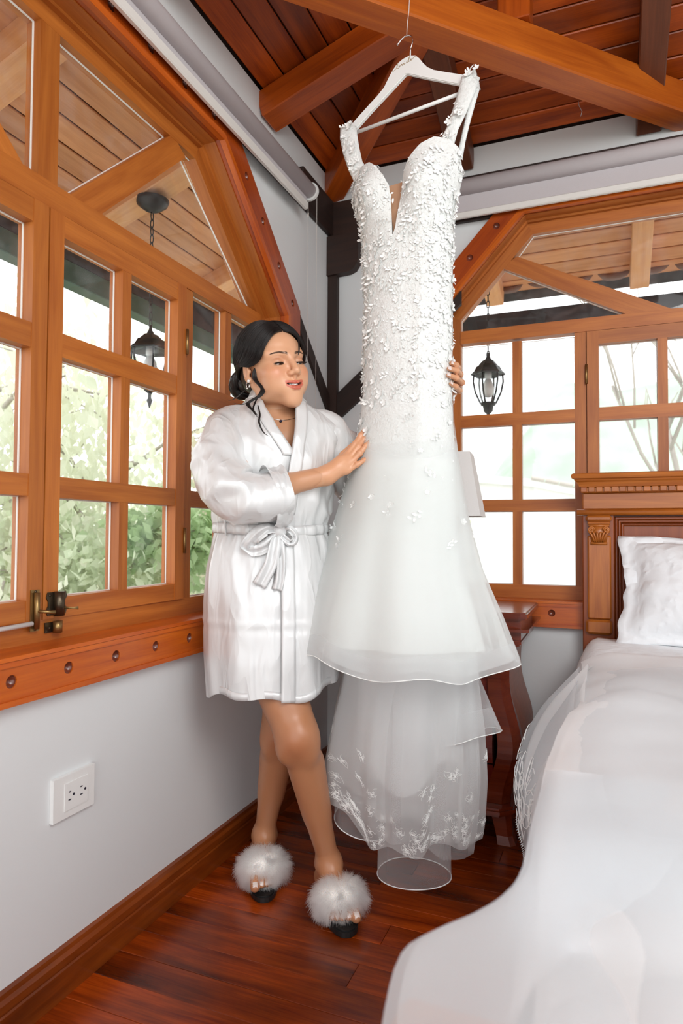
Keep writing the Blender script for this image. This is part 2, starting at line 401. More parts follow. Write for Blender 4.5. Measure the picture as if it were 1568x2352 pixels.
def bar(name, P, u0, u1, z0, z1, w0, w1, parent, mat=None):
    mat = mat or M['frame_wood']
    return wall_plate(name, P, rect(u0, u1, z0, z1) if (u1 - u0) > (z1 - z0) else [(u0, z0), (u0, z1), (u1, z1), (u1, z0)], [], w0, w1, mat, parent)
def glazing_lip(P, poly, w, parent):
    """thin pale putty bead around a pane"""
    inner = offset_poly(poly, 0.0024)
    return wall_plate('putty_bead', P, poly, [inner], w + 0.0021, w + 0.006, M['putty'], parent)
FW0, FW1 = -0.105, -0.06           # frame depth, glass near its outer face
GW = -0.088
def casement(P, name, ua, ub, zs, parent, hinge_u, latch_u=None):
    """one opening sash: stiles, rails, centre mullion, six panes; zs = (bottom, rail edges..., top)"""
    zb, g0, r1, r2, r3, r4, g1, zt = zs
    c = bar(name, P, ua, ua + 0.044, zb, zt, FW0 + 0.005, FW1 + 0.008, parent)       # first stile carries the sash
    st = 0.044; mid = (ua + ub) / 2
    bar('stile', P, ub - st, ub, zb, zt, FW0 + 0.005, FW1 + 0.008, c)
    for a, b in ((zb, g0), (r1, r2), (r3, r4), (g1, zt)): bar('rail', P, ua + st, ub - st, a, b, FW0 + 0.006, FW1 + 0.0065, c)
    for a, b in ((g0, r1), (r2, r3), (r4, g1)):
        bar('mullion', P, mid - 0.0175, mid + 0.0175, a, b, FW0 + 0.006, FW1 + 0.006, c)
        for p, q in ((ua + st, mid - 0.0175), (mid + 0.0175, ub - st)):
            pl = rect(p, q, a, b); pane(P, pl, GW, c); glazing_lip(P, pl, GW, c)
    for hz in (zb + 0.14, zt - 0.21):
        h0 = P(hinge_u, hz, FW1 + 0.010)
        hg = tube('hinge', [h0, h0 + Vector((0, 0, 0.078))], 0.0052, M['brass'], c, seg=8)
    return c
def fixed_light(P, ua, ub, zs, parent):
    zb, g0, r1, r2, r3, r4, g1, zt = zs
    mid = (ua + ub) / 2 + 0.004
    for a, b in ((r1, r2), (r3, r4)): bar('rail', P, ua, ub, a, b, FW0, FW1, parent)
    for a, b in ((g0, r1), (r2, r3), (r4, g1)):
        bar('mullion', P, mid - 0.0185, mid + 0.0185, a, b, FW0, FW1, parent)
        for p, q in ((ua, mid - 0.0185), (mid + 0.0185, ub)):
            pl = rect(p, q, a, b); pane(P, pl, GW, parent); glazing_lip(P, pl, GW, parent)
def build_window(name, P, poly, frame_w, uc, wcas, zs, zs_fixed, tr, bars, topz):
    w = empty(name, P(uc, poly[0][1], 0)); tag(w, kind='structure')
    inner = offset_poly(poly, [frame_w, frame_w, frame_w, frame_w, frame_w, zs_fixed[1] - poly[0][1]])
    n = len(poly)
    for k in range(n):
        k2 = (k + 1) % n
        wall_plate('frame_member', P, [poly[k], poly[k2], inner[k2], inner[k]], [], FW0, FW1, M['frame_wood'], w)
    # transom
    t0, t1 = tr
    bar('transom', P, inner[0][0], inner[-1][0], t0, t1, FW0, FW1 + 0.004, w)
    # fixed lights and sashes
    ul, ur = inner[0][0], inner[-1][0]
    a0, a1, a2 = uc - wcas, uc, uc + wcas
    bar('fixed_stile', P, a0 - 0.045, a0 - 0.002, zs_fixed[1], t0, FW0, FW1, w)
    bar('fixed_stile', P, a2 + 0.002, a2 + 0.045, zs_fixed[1], t0, FW0, FW1, w)
    for u_, ww in ((a0, 0.013), (a2, 0.013)):
        bar('rebate', P, u_ - ww, u_ + ww, zs_fixed[1] - 0.01, t0 + 0.004, FW0 - 0.012, FW0 - 0.0005, w)
    bar('rebate', P, a1 - 0.015, a1 + 0.015, zs_fixed[1] - 0.01, t0 + 0.004, FW0 - 0.012, FW0 + 0.0045, w)
    bar('rebate', P, a0, a2, t0 - 0.014, t0 + 0.004, FW0 - 0.012, FW0 - 0.0005, w)
    bar('rebate', P, a0, a2, zs_fixed[1] - 0.006, zs_fixed[1] + 0.010, FW0 - 0.012, FW0 - 0.0005, w)
    fixed_light(P, ul, a0 - 0.045, zs_fixed, w); fixed_light(P, a2 + 0.045, ur, zs_fixed, w)
    casement(P, 'casement', a0 + 0.001, a1 - 0.002, zs, w, a0 - 0.001); casement(P, 'casement', a1 + 0.002, a2 - 0.001, zs, w, a2 + 0.001)
    # upper part: upright in the middle and two raking bars, panes between
    mw = 0.029
    (ub, zb_), (ut, zt_) = bars                       # raking bar centre line for the corner side
    hw = 0.037
    d = Vector((ut - ub, zt_ - zb_)).normalized(); nn = Vector((-d.y, d.x))
    def rake(sgn):
        f = lambda p: (uc + (p[0] - uc) * sgn, p[1])
        pts = [(ub - hw / abs(nn.x), t1), (ub + hw / abs(nn.x), t1), (ut + hw * 0.9, zt_ + hw * 0.5), (ut - hw * 0.9, zt_ - hw * 0.5)]
        q = [f(p) for p in (pts[0], pts[3], pts[2], pts[1])]
        wall_plate('raking_bar', P, q, [], FW0 + 0.002, FW1 - 0.001, M['frame_wood'], w)
        return pts
    pts = rake(1); rake(-1)
    bar('upright', P, uc - mw, uc + mw, t1, inner[2][1], FW0 + 0.001, FW1 - 0.0005, w)
    for sgn in (1, -1):
        f = lambda p: (uc + (p[0] - uc) * sgn, p[1])
        big = [f(p) for p in [(uc - mw, t1), (uc - mw, inner[2][1]), inner[2], pts[2], pts[1]]]
        small = [f(p) for p in [(inner[0][0], t1), (inner[0][0], inner[1][1]), pts[3], pts[0]] if True]
        pane(P, big, GW, w); glazing_lip(P, big, GW, w)
        pane(P, small, GW, w); glazing_lip(P, small, GW, w)
    return w
ZL = (0.845, 0.893, 1.130, 1.180, 1.469, 1.526, 1.760, 1.813)
ZLF = (0.790, 0.845, 1.130, 1.180, 1.469, 1.526, 1.815, 1.815)
build_window('window_1', PL, L_POLY, 0.056, 1.565, 0.547, ZL, ZLF, (1.815, 1.877), ((1.443, 1.877), (1.055, 2.245)), 2.306)
ZB = (0.840, 0.888, 1.142, 1.190, 1.500, 1.550, 1.803, 1.856)
ZBF = (0.785, 0.842, 1.142, 1.190, 1.500, 1.550, 1.848, 1.858)
build_window('window_2', PB, B_POLY, 0.058, 1.634, 0.547, ZB, ZBF, (1.858, 1.912), ((1.315, 1.912), (0.785, 2.185)), 2.345)

def build_trim(name, P, poly, outer, sill_z, plugs_u, plug_top, plug_diag):
    t = empty(name, P(poly[0][0], poly[0][1], 0)); tag(t, kind='structure')
    plug_v, plug_f = lathe_geo([(0.0145, 0.004), (0.013, -0.001), (0.009, -0.006), (0.004, -0.0085), (0.0, -0.009)], 16)
    pm = mesh('plug', plug_v, plug_f, True); pm.materials.append(M['plug'])
    ew = P(0, 0, 1) - P(0, 0, 0)
    def plug(u, z):
        m = Matrix.Rotation(0, 4, 'X'); q = ew.to_track_quat('Z', 'Y').to_matrix().to_4x4(); q.translation = P(u, z, 0.025)
        link(bpy.data.objects.new('plug', pm), q, t)
    hole = lambda u, z: circle_uz(u, z, 0.0138)
    n = len(poly)
    for k in range(n - 1):
        on = [plug_diag if k in (1, 3) else [], [], []][0]
        hs = []
        if k == 1: hs = plug_diag
        if k == 2: hs = plug_top
        wall_plate('casing_board', P, [poly[k], poly[k + 1], outer[k + 1], outer[k]], [hole(*h) for h in hs], 0.0005, 0.030, M['casing_wood'], t)
        for h in hs: plug(*h)
        a = offset_poly(poly, -0.014); b = offset_poly(poly, 0.004)
        wall_plate('moulding', P, [b[k], b[k + 1], a[k + 1], a[k]], [], 0.018, 0.037, M['trim_wood'], t)
        a2 = offset_poly(poly, -0.022)
        wall_plate('moulding', P, [a[k], a[k + 1], a2[k + 1], a2[k]], [], 0.028, 0.033, M['trim_wood'], t)
        # lining of the reveal
        c = offset_poly(poly, -0.006); c2 = offset_poly(poly, 0.004); c3 = offset_poly(poly, 0.013)
        wall_plate('jamb_lining', P, [c2[k], c2[k + 1], c[k + 1], c[k]], [], FW1, 0.0004, M['frame_wood'], t)
        wall_plate('cove_moulding', P, [c3[k], c3[k + 1], c2[k + 1], c2[k]], [], FW1, FW1 + 0.016, M['frame_wood'], t)
    ua, ub = outer[0][0] , outer[-1][0]
    z1 = sill_z - 0.006; z0 = z1 - 0.088
    wall_plate('apron_board', P, rect(ua, ub, z0, z1), [hole(u, 0.742) for u in plugs_u], 0.0005, 0.030, M['trim_wood'], t)
    for u in plugs_u: plug(u, 0.742)
    bar('sill', P, ua, ub, sill_z - 0.0055, sill_z + 0.0035, FW1 + 0.0005, 0.036, t, M['trim_wood'])
    bar('moulding', P, ua, ub, z1 - 0.012, z1 - 0.0005, 0.0301, 0.034, t, M['trim_wood'])
    bar('moulding', P, ua, ub, z0 - 0.004, z0 + 0.008, 0.0005, 0.036, t, M['trim_wood'])
    return t
L_OUT = [(0.372, 0.79), (0.372, 1.932), (0.885, 2.400), (2.245, 2.400), (2.758, 1.932), (2.758, 0.79)]
B_OUT = [(0.43, 0.785), (0.43, 2.030), (0.80, 2.425), (2.457, 2.425), (2.84, 2.030), (2.84, 0.785)]
build_trim('trim_1', PL, L_POLY, L_OUT, 0.790, [0.48 + 0.155 * k for k in range(15)], [(1.002 + 0.154 * k, 2.353) for k in range(8)], [(0.441, 1.942), (0.557, 2.046), (0.683, 2.158), (0.799, 2.262)])
build_trim('trim_2', PB, B_POLY, B_OUT, 0.785, [0.50 + 0.152 * k for k in range(15)], [(0.92 + 0.15 * k, 2.388) for k in range(9)], [(0.535, 2.075), (0.639, 2.190), (0.748, 2.305)])

# ------------------------------------------------------------------ eaves outside
eave = empty('roof_eave', (-0.5, 0.5, 2.4)); tag(eave, kind='structure')
for k in range(10):
    e = 0.16 + k * 0.0865
    if e > 0.90: break
    z = Z0 - SL * e - 0.0
    board('soffit_plank', (-e, e, z), (-e, -3.5, z), 0.0865 * 1.058 - 0.006, 0.012, M['soffit_wood'], eave, up=nrm_l, bev=0.003)
    board('soffit_plank', (-e, e, z + 0.012), (3.2, e, z + 0.012), 0.0865 * 1.058 - 0.006, 0.012, M['soffit_wood'], eave, up=nrm_b, bev=0.003)
for yr in (-0.610, -1.315, -2.02, -2.725): rafter((0, yr, 0), (1, 0, 0), -0.86, -0.142, 2.553, M['soffit_rafter'], 0.112, 'eave_rafter', eave)
for xr in (-0.10, 0.607, 1.315, 2.02): rafter((xr, 0, 0), (0, -1, 0), -0.86, -0.142, 2.566, M['soffit_rafter'], 0.088, 'eave_rafter', eave)
rafter((0, 0.20, 0), (1, 0, 0), -0.86, -0.142, 2.553, M['soffit_rafter'], 0.09, 'eave_rafter', eave)
board('hip_rafter', (-0.1, 0.1, 2.600 - 0.1 * SL), (-0.86, 0.86, 2.600 - 0.86 * SL), 0.09, 0.10, M['soffit_rafter'], eave, bev=0.004)
# scalloped edge of the roof tiles
def tile_row(axis):
    parts = []
    for k in range(24):
        c = -0.9 + k * 0.175 if axis == 0 else 0.85 - k * 0.175
        V = []; n = 9
        for t, off in ((0, 0.0), (1, 0.055)):
            for j in range(n):
                an = math.pi * j / (n - 1)
                s = math.cos(an) * 0.085; h = -math.sin(an) * (0.030 + 0.008 * ((k * 7) % 5) / 4)
                for dz in (0.0, 0.016):
                    V.append((s, off, h + dz))
        Fc = []
        for j in range(n - 1):
            a = 2 * j; b = 2 * n + 2 * j
            Fc += [(a, a + 2, b + 2, b), (a + 1, b + 1, b + 3, a + 3), (a, a + 1, a + 3, a + 2), (b, b + 2, b + 3, b + 1)]
        ez = Z0 - SL * 0.87 + 0.030
        if axis == 0: V = [(c + x, 0.84 + y_, ez + z_) for x, y_, z_ in V]
        else: V = [(-0.84 - y_, c + x, ez + z_) for x, y_, z_ in V]
        o = obj('roof_tile', mesh('roof_tile', V, Fc, True), M['tile'], eave)
tile_row(0); tile_row(1)
# dark porch beam beyond the eave edge
pb = empty('porch_beam', (-0.95, 0.95, 2.1)); tag(pb, 'dark horizontal porch beam outside the windows below the tiled eave', 'beam')
block('beam', (-0.99, -3.4, 2.185), (-0.93, 0.93, 2.33), M['fascia'], pb, along=1)
block('gutter', (-1.00, -3.4, 2.095), (-0.925, 1.0, 2.184), M['gutter_green'], pb, along=1)
block('beam', (-0.92, 0.93, 2.17), (3.2, 0.99, 2.262), M['fascia'], pb, along=0)
# ------------------------------------------------------------------ roller blinds
M['cord'] = plain('blind_chain', (0.78, 0.75, 0.70), 0.4)
def bead_chain(name, p, z0, z1, parent):
    parts = [tube_geo([(p[0], p[1], z0), (p[0], p[1], z1)], 0.0005, 5)]
    z = z1
    while z > z0:
        V = [(p[0] + 0.0019 * a, p[1] + 0.0019 * b, z + 0.0019 * c) for a, b, c in ((1, 0, 0), (0, 1, 0), (-1, 0, 0), (0, -1, 0), (0, 0, 1), (0, 0, -1))]
        parts.append((V, [(0, 1, 4), (1, 2, 4), (2, 3, 4), (3, 0, 4), (1, 0, 5), (2, 1, 5), (3, 2, 5), (0, 3, 5)])); z -= 0.0042
    return tag(obj(name, mesh(name, *join_geo(parts), smooth=True), M['cord'], parent), kind='stuff')
bl = empty('roller_blind', (0.06, -0.36, 2.42)); tag(bl, 'rolled-up grey blind above the left-hand window, running out of the top of the picture', 'blind', 'roller blinds above the windows')
tube('roller', [(0.062, -0.362, 2.418), (0.062, -3.35, 2.418)], 0.0285, M['blind'], bl, 24)
block('fabric_strip', (0.052, -3.35, 2.368), (0.0545, -0.375, 2.400), M['blind'], bl, bev=0, along=1)
block('bottom_rail', (0.044, -3.35, 2.338), (0.062, -0.372, 2.370), M['blind_rail'], bl, bev=0.004, along=1)
Vb, Fb = lathe_geo([(0.0, 0.0), (0.036, 0.0), (0.036, 0.012), (0.030, 0.016), (0.0, 0.016)], 24)
br = obj('bracket', mesh('bracket', Vb, Fb), M['white_plastic'], bl, frame((0.062, -0.361, 2.418), (1, 0, 0), (0, 1, 0)))
bead_chain('bead_chain', (0.052, -0.352, 0), 1.35, 2.39, bl); bead_chain('bead_chain', (0.090, -0.352, 0), 1.35, 2.39, bl)
tube('chain_joint', [(0.052, -0.352, 2.318), (0.052, -0.352, 2.336)], 0.003, M['cord'], bl, 8)
bl2 = empty('roller_blind', (0.3, -0.06, 2.47)); tag(bl2, 'rolled-up grey blind above the back window behind the white dress', 'blind', 'roller blinds above the windows')
tube('roller', [(0.31, -0.068, 2.470), (3.1, -0.068, 2.470)], 0.0315, M['blind'], bl2, 24)
block('fabric_strip', (0.32, -0.062, 2.366), (3.1, -0.0595, 2.445), M['blind'], bl2, bev=0)
block('bottom_rail', (0.32, -0.070, 2.344), (3.1, -0.052, 2.370), M['blind_rail'], bl2, bev=0.004)
obj('bracket', mesh('bracket', Vb, Fb), M['white_plastic'], bl2, frame((0.31, -0.068, 2.47), (0, 1, 0), (-1, 0, 0)))

# ------------------------------------------------------------------ wall outlet
ot = empty('wall_outlet', (0, -1.518, 0.445)); tag(ot, 'white double power outlet on the white wall under the left-hand window', 'outlet')
wall_plate('cover_plate', PL, [(1.457, 0.396), (1.584, 0.396), (1.584, 0.492), (1.457, 0.492)], [], 0.0005, 0.011, M['white_plastic'], ot)
wall_plate('socket_module', PL, [(1.480, 0.412), (1.552, 0.412), (1.552, 0.474), (1.480, 0.474)], [], 0.0112, 0.0128, M['white_plastic'], ot)
for uc_ in (1.497, 1.533):
    for du, dz, w_, h_ in ((0.004, 0.010, 0.006, 0.0028), (0.004, -0.008, 0.008, 0.0028)):
        wall_plate('slot', PL, rect(uc_ + du - w_ / 2, uc_ + du + w_ / 2, 0.443 + dz - h_ / 2, 0.443 + dz + h_ / 2), [], 0.0120, 0.0133, M['outlet_dark'], ot)
    wall_plate('ground_hole', PL, circle_uz(uc_ - 0.008, 0.444, 0.0032, 10), [], 0.0120, 0.0133, M['outlet_dark'], ot)

# ------------------------------------------------------------------ window hardware
lk = empty('window_latch', (-0.04, -1.57, 0.84)); tag(lk, 'aged brass sliding latch with knob at the foot of the left-hand casements', 'latch')
wall_plate('bolt_plate', PL, rect(1.576, 1.601, 0.822, 0.916), [], FW1 + 0.008, FW1 + 0.0105, M['brass'], lk)
tube('bolt', [PL(1.588, 0.828, -0.044), PL(1.588, 0.910, -0.044)], 0.0065, M['brass'], lk, 12)
tube('bolt_handle', [PL(1.588, 0.868, -0.040), PL(1.575, 0.866, -0.026), PL(1.560, 0.864, -0.018)], [0.004, 0.004, 0.005], M['brass'], lk, 8)
wall_plate('latch_plate', PL, [(1.497, 0.853), (1.552, 0.853), (1.556, 0.865), (1.550, 0.875), (1.550, 0.885), (1.556, 0.895), (1.552, 0.907), (1.497, 0.907), (1.493, 0.895), (1.499, 0.885), (1.499, 0.875), (1.493, 0.865)], [], FW1 + 0.008, FW1 + 0.011, M['bronze'], lk)
tube('latch_case', [PL(1.524, 0.851, -0.042), PL(1.524, 0.908, -0.042)], 0.0125, M['bronze'], lk, 14)
tube('latch_knob', [PL(1.520, 0.870, -0.032), PL(1.505, 0.868, -0.016), PL(1.497, 0.868, -0.010)], [0.0025, 0.0025, 0.0042], M['brass'], lk, 8)
wall_plate('keeper_plate', PL, rect(1.499, 1.552, 0.812, 0.836), [], FW1 + 0.001, FW1 + 0.004, M['bronze'], lk)
tube('keeper', [PL(1.524, 0.811, -0.046), PL(1.524, 0.838, -0.046)], 0.011, M['brass'], lk, 12)
for u_, z_ in ((1.588, 0.912), (1.588, 0.826), (1.546, 0.900), (1.546, 0.860), (1.503, 0.900), (1.546, 0.824)):
    tube('screw', [PL(u_, z_, FW1 + 0.009), PL(u_, z_, FW1 + 0.0125)], 0.0028, M['bronze'], lk, 8)
tag(tube('window_stay', [PL(1.605, 0.842, -0.040), PL(2.10, 0.832, -0.030)], 0.0055, M['white_plastic'], None, 10), 'white rod along the foot of the left-hand casement, cut by the picture edge', 'rod')

# ------------------------------------------------------------------ lanterns under the eaves
def lantern(loc, label, top_z, R, H, rh):
    k_ = rh / 0.104; dz_ = 0.104 - rh
    t = empty('hanging_lantern', loc); tag(t, label, 'lantern', 'lanterns hanging under the eaves')
    x, y, z = loc                                    # z: top of the lantern roof
    T = Matrix.Translation(loc) @ Matrix.Rotation(0.3, 4, 'Z')
    tag(lathe('canopy', [(0.0, 0.0), (0.066, -0.004), (0.060, -0.020), (0.034, -0.040), (0.012, -0.050), (0.0, -0.052)], M['black_metal'], t, Matrix.Translation((x, y, top_z)), 28))
    # chain of oval links
    zz = top_z - 0.05; k = 0; parts = []
    while zz > z + 0.022:
        c = Vector((x, y, zz - 0.017)); pts = []
        for j in range(11):
            a = 2 * math.pi * j / 10; px = 0.0075 * math.sin(a); pz = 0.019 * math.cos(a)
            pts.append(c + (Vector((px, 0, pz)) if k % 2 else Vector((0, px, pz))))
        parts.append(tube_geo(pts, 0.0022, 5, False)); zz -= 0.031; k += 1
    obj('chain', mesh('chain', *join_geo(parts), smooth=True), M['black_metal'], t)
    lathe('finial', [(0.0, 0.035), (0.006, 0.03), (0.006, 0.012), (0.012, 0.008), (0.014, 0.0), (0.02, -0.006), (0.0, -0.006)], M['black_metal'], t, T, 12)
    lathe('lantern_roof', [(0.016, -0.004 * k_), (0.028, -0.010 * k_), (0.050 * R / 0.075, -0.045 * k_), (0.058 * R / 0.075, -0.050 * k_), (0.072 * R / 0.075, -0.085 * k_), (R * 1.16, -0.104 * k_), (R * 1.14, -0.104 * k_ - 0.006), (R * 0.94, -0.104 * k_ - 0.004), (0.03, -0.09 * k_)], M['black_metal'], t, T, 6, False, False)
    T = T @ Matrix.Translation((0, 0, dz_))
    zb = -0.108 - H
    prof = [(R * 0.96, -0.108), (R * 1.0, -0.108 - H * 0.25), (R * 0.86, -0.108 - H * 0.62), (R * 0.52, zb)]
    for k in range(6):
        a = 2 * math.pi * k / 6
        pts = [T @ Vector((r * math.cos(a), r * math.sin(a), zz_)) for r, zz_ in prof]
        tube('rib', pts, 0.0042, M['black_metal'], t, 6)
    Vg, Fg = lathe_geo([(r * 0.93, zz_) for r, zz_ in prof], 6)
    obj('lantern_glass', mesh('lantern_glass', Vg, Fg), M['lantern_glass'], t, T)
    lathe('bulb_holder', [(0.0, -0.09), (0.017, -0.092), (0.017, -0.125), (0.0, -0.128)], M['white_plastic'], t, T, 14)
    lathe('bulb', [(0.0, -0.126), (0.014, -0.130), (0.022, -0.150), (0.029, -0.175), (0.027, -0.200), (0.016, -0.216), (0.0, -0.220)], M['bulb'], t, T, 18)
    lathe('lantern_foot', [(R * 0.54, zb + 0.002), (R * 0.50, zb - 0.010), (R * 0.36, zb - 0.014), (R * 0.30, zb - 0.040), (R * 0.12, zb - 0.052), (0.006, zb - 0.060), (0.007, zb - 0.074), (0.012, zb - 0.080), (0.003, zb - 0.108), (0.0, zb - 0.112)], M['black_metal'], t, T, 12)
lantern((-0.515, -0.605, 1.835), 'black hanging lantern outside the left-hand window, seen through its casement', 2.375, 0.078, 0.115, 0.066)
lantern((0.625, 0.505, 1.900), 'black hanging lantern outside the back window, right of the white dress', 2.392, 0.072, 0.140, 0.072)

# ------------------------------------------------------------------ outdoors
def leaf_mat(name, col, var, bscale):
    m, n, l, b = new_mat(name); n.remove(b)
    d = n.new('ShaderNodeBsdfDiffuse'); t = n.new('ShaderNodeBsdfTranslucent'); mx = n.new('ShaderNodeMixShader'); mx.inputs[0].default_value = 0.52
    tc = n.new('ShaderNodeTexCoord'); nz = n.new('ShaderNodeTexNoise'); nz.inputs['Scale'].default_value = bscale
    l.new(tc.outputs['Object'], nz.inputs['Vector']); c = n.new('ShaderNodeMix'); c.data_type = 'RGBA'
    c.inputs[6].default_value = (*[x * (1 - var) for x in col], 1); c.inputs[7].default_value = (*[min(0.9, x * (1 + var)) for x in col], 1)
    l.new(nz.outputs['Fac'], c.inputs[0])
    for q in (d, t): l.new(c.outputs[2], q.inputs['Color'])
    l.new(d.outputs[0], mx.inputs[1]); l.new(t.outputs[0], mx.inputs[2]); l.new(mx.outputs[0], n['Material Output'].inputs['Surface'])
    return m
M['leaf_pale'] = leaf_mat('leaf_pale_green', (0.78, 0.84, 0.64), 0.2, 1.3)
M['leaf_green'] = leaf_mat('leaf_green', (0.72, 0.83, 0.60), 0.2, 1.6)
M['leaf_rust'] = leaf_mat('leaf_rust', (0.80, 0.70, 0.55), 0.25, 2)
M['leaf_dark'] = leaf_mat('leaf_dark_green', (0.45, 0.58, 0.34), 0.35, 2.5)
M['bark'] = plain('pale_bark', (0.42, 0.38, 0.33), 0.8, var=0.3, bscale=14)
M['hill'] = plain('hazed_hill_scrub', (0.42, 0.54, 0.42), 0.9, var=0.4, bscale=0.35)  # scrub green paled in the base colour to stand in for aerial haze
M['ground'] = plain('ground_bounce', (0.66, 0.66, 0.60), 0.9, var=0.15, bscale=0.8)  # pale paving made up to bounce skylight onto the soffit
M['house_white'] = plain('white_house_paint', (0.92, 0.92, 0.92), 0.7)
def leaf_cloud(centers, n, size, spread, seed, droop=0.5):
    """many small folded leaves, one mesh"""
    r = np.random.default_rng(seed)
    c = np.asarray(centers)[r.integers(0, len(centers), n)]
    rad = c[:, 3:4] if c.shape[1] > 3 else spread
    p = c[:, :3] + r.normal(0, 1, (n, 3)) * rad * np.array([1, 1, 0.8])
    d = r.normal(0, 1, (n, 3)); d[:, 2] -= droop * 1.4; d /= np.linalg.norm(d, axis=1, keepdims=True)
    a = r.normal(0, 1, (n, 3)); s = np.cross(d, a); s /= np.linalg.norm(s, axis=1, keepdims=True); nn = np.cross(d, s)
    L = size * r.uniform(0.6, 1.3, (n, 1)); w = L * 0.32
    v = np.stack([p, p + d * L * 0.45 + s * w + nn * L * 0.06, p + d * L, p + d * L * 0.45 - s * w + nn * L * 0.06], 1).reshape(-1, 3)
    i = np.arange(n)[:, None] * 4
    f = np.concatenate([np.hstack([i, i + 1, i + 2]), np.hstack([i, i + 2, i + 3])])
    return v, f
def tree(loc, h, label, leaf, crown, n, size, seed, group=None, cat='tree', trunk_r=0.06, lean=(0, 0), droop=0.5, nb=9):
    r = random.Random(seed)
    t = empty('leafy_tree', loc); tag(t, label, cat, group)
    base = Vector(loc); top = base + Vector((lean[0], lean[1], h))
    pts = [base.lerp(top, k / 5) + Vector((r.uniform(-1, 1), r.uniform(-1, 1), 0)) * 0.04 * h * (k > 0) for k in range(6)]
    tube('trunk', pts, [trunk_r * (1 - 0.13 * k) for k in range(6)], M['bark'], t, 8)
    parts = []; cents = []
    for k in range(nb):
        f = r.uniform(0.35, 0.98); s = base.lerp(top, f); a = r.uniform(0, 6.283)
        e = s + Vector((math.cos(a) * crown * r.uniform(0.5, 1), math.sin(a) * crown * r.uniform(0.5, 1), crown * r.uniform(-0.1, 0.6)))
        m = s.lerp(e, 0.5) + Vector((0, 0, 0.08 * crown))
        parts.append(tube_geo([s, m, e], [trunk_r * 0.4, trunk_r * 0.28, trunk_r * 0.12], 6))
        for q in (0.45, 0.7, 1.0): cents.append((*(s.lerp(e, q)), crown * 0.26))
        for _ in range(2):
            d = e + Vector((r.uniform(-1, 1), r.uniform(-1, 1), r.uniform(-0.9, 0.3))) * crown * 0.4
            parts.append(tube_geo([m, e.lerp(d, 0.3), d], [trunk_r * 0.16, trunk_r * 0.12, trunk_r * 0.05], 5)); cents.append((*d, crown * 0.17))
    tag(obj('branches', mesh('branches', *join_geo(parts), smooth=True), M['bark'], t), kind='stuff')
    v, f = leaf_cloud(cents, n, size, crown * 0.25, seed, droop)
    tag(obj('foliage', mesh('foliage', v, f), leaf, t), kind='stuff')
    return t
tag(obj('garden_ground', mesh('garden_ground', [(-60, -30, -3.2), (60, -30, -3.2), (60, 80, -3.2), (-60, 80, -3.2)], [(0, 1, 2, 3)]), M['ground']), kind='structure')
# left window: hanging leaves close by, pale shrubs further off
tree((-3.25, 0.75, -3.2), 5.4, 'airy tree of hanging pale leaves outside the cut-off left-hand casement', M['leaf_pale'], 1.25, 5200, 0.095, 3, 'trees outside the left-hand window', droop=1.6, nb=14)
tree((-3.3, 2.25, -3.2), 5.9, 'tall airy pale tree outside the left-hand window behind the hanging lantern', M['leaf_pale'], 1.45, 6500, 0.10, 5, 'trees outside the left-hand window', droop=1.3, nb=15)
tree((-2.3, 2.9, -3.2), 4.9, 'rust-tinged tree outside the fixed panes of the left-hand window', M['leaf_rust'], 0.95, 3800, 0.09, 6, 'trees outside the left-hand window', droop=1.0, nb=12)
for k, (x, y, h, c, lf, lb) in enumerate([(-2.75, 0.55, 3.9, 0.75, 'leaf_pale', 'yellow-green shrub low outside the cut-off left-hand casement'),
        (-2.75, 1.65, 3.9, 0.85, 'leaf_green', 'bushy green shrub low outside the left-hand window, behind the brass latch'),
        (-1.75, 1.75, 4.3, 0.55, 'leaf_dark', 'dense dark-leaved shrub outside the left-hand window beside the woman'),
        (-5.2, 4.2, 4.3, 2.2, 'leaf_green', 'broad hazy thicket furthest away outside the left-hand window'),
        (-6.4, 2.0, 4.2, 2.0, 'leaf_pale', 'broad pale thicket far outside the cut-off left-hand casement')]):
    tree((x, y, -3.2), h, lb, M[lf], c, 9000, 0.10 + 0.05 * (c > 1.5), 20 + k, 'shrubs outside the left-hand window', 'shrub', 0.04, droop=0.2, nb=16)
# back window: white neighbouring house, hill, bare tree, small shrub
nh = empty('neighbour_house', (1.5, 7.5, -3.2)); tag(nh, 'white neighbouring house with pale sloping roof beyond the back window', 'house')
V = []
for yy in (6.6, 14.0): V += [(-2.5, yy, 2.05 + 0.02), (0.2, yy, 1.80), (4.6, yy, 0.82), (4.6, yy, 0.72), (0.2, yy, 1.70), (-2.5, yy, 1.95)]
obj('roof', mesh('roof', V, [(0, 1, 7, 6), (1, 2, 8, 7), (2, 3, 9, 8), (3, 4, 10, 9), (4, 5, 11, 10), (5, 0, 6, 11), (0, 5, 4, 1), (1, 4, 3, 2), (6, 7, 10, 11), (7, 8, 9, 10)], fix=True), M['house_white'], nh)
V = [(-2.4, 6.7, -3.2), (4.5, 6.7, -3.2), (4.5, 6.7, 0.74), (0.2, 6.7, 1.71), (-2.4, 6.7, 1.94)]; V += [(x, 13.9, z) for x, _, z in V]
obj('wall', mesh('wall', V, [(0, 1, 2, 3, 4), (9, 8, 7, 6, 5), (0, 5, 6, 1), (1, 6, 7, 2), (2, 7, 8, 3), (3, 8, 9, 4), (4, 9, 5, 0)]), M['house_white'], nh)
parts = []
for k in range(24):
    a = Vector((0.2, 6.58, 1.815)).lerp(Vector((4.6, 6.58, 0.835)), k / 24); b = Vector((0.2, 6.58, 1.815)).lerp(Vector((4.6, 6.58, 0.835)), (k + 0.92) / 24)
    parts.append(tube_geo([a, b], [0.03, 0.026], 8))
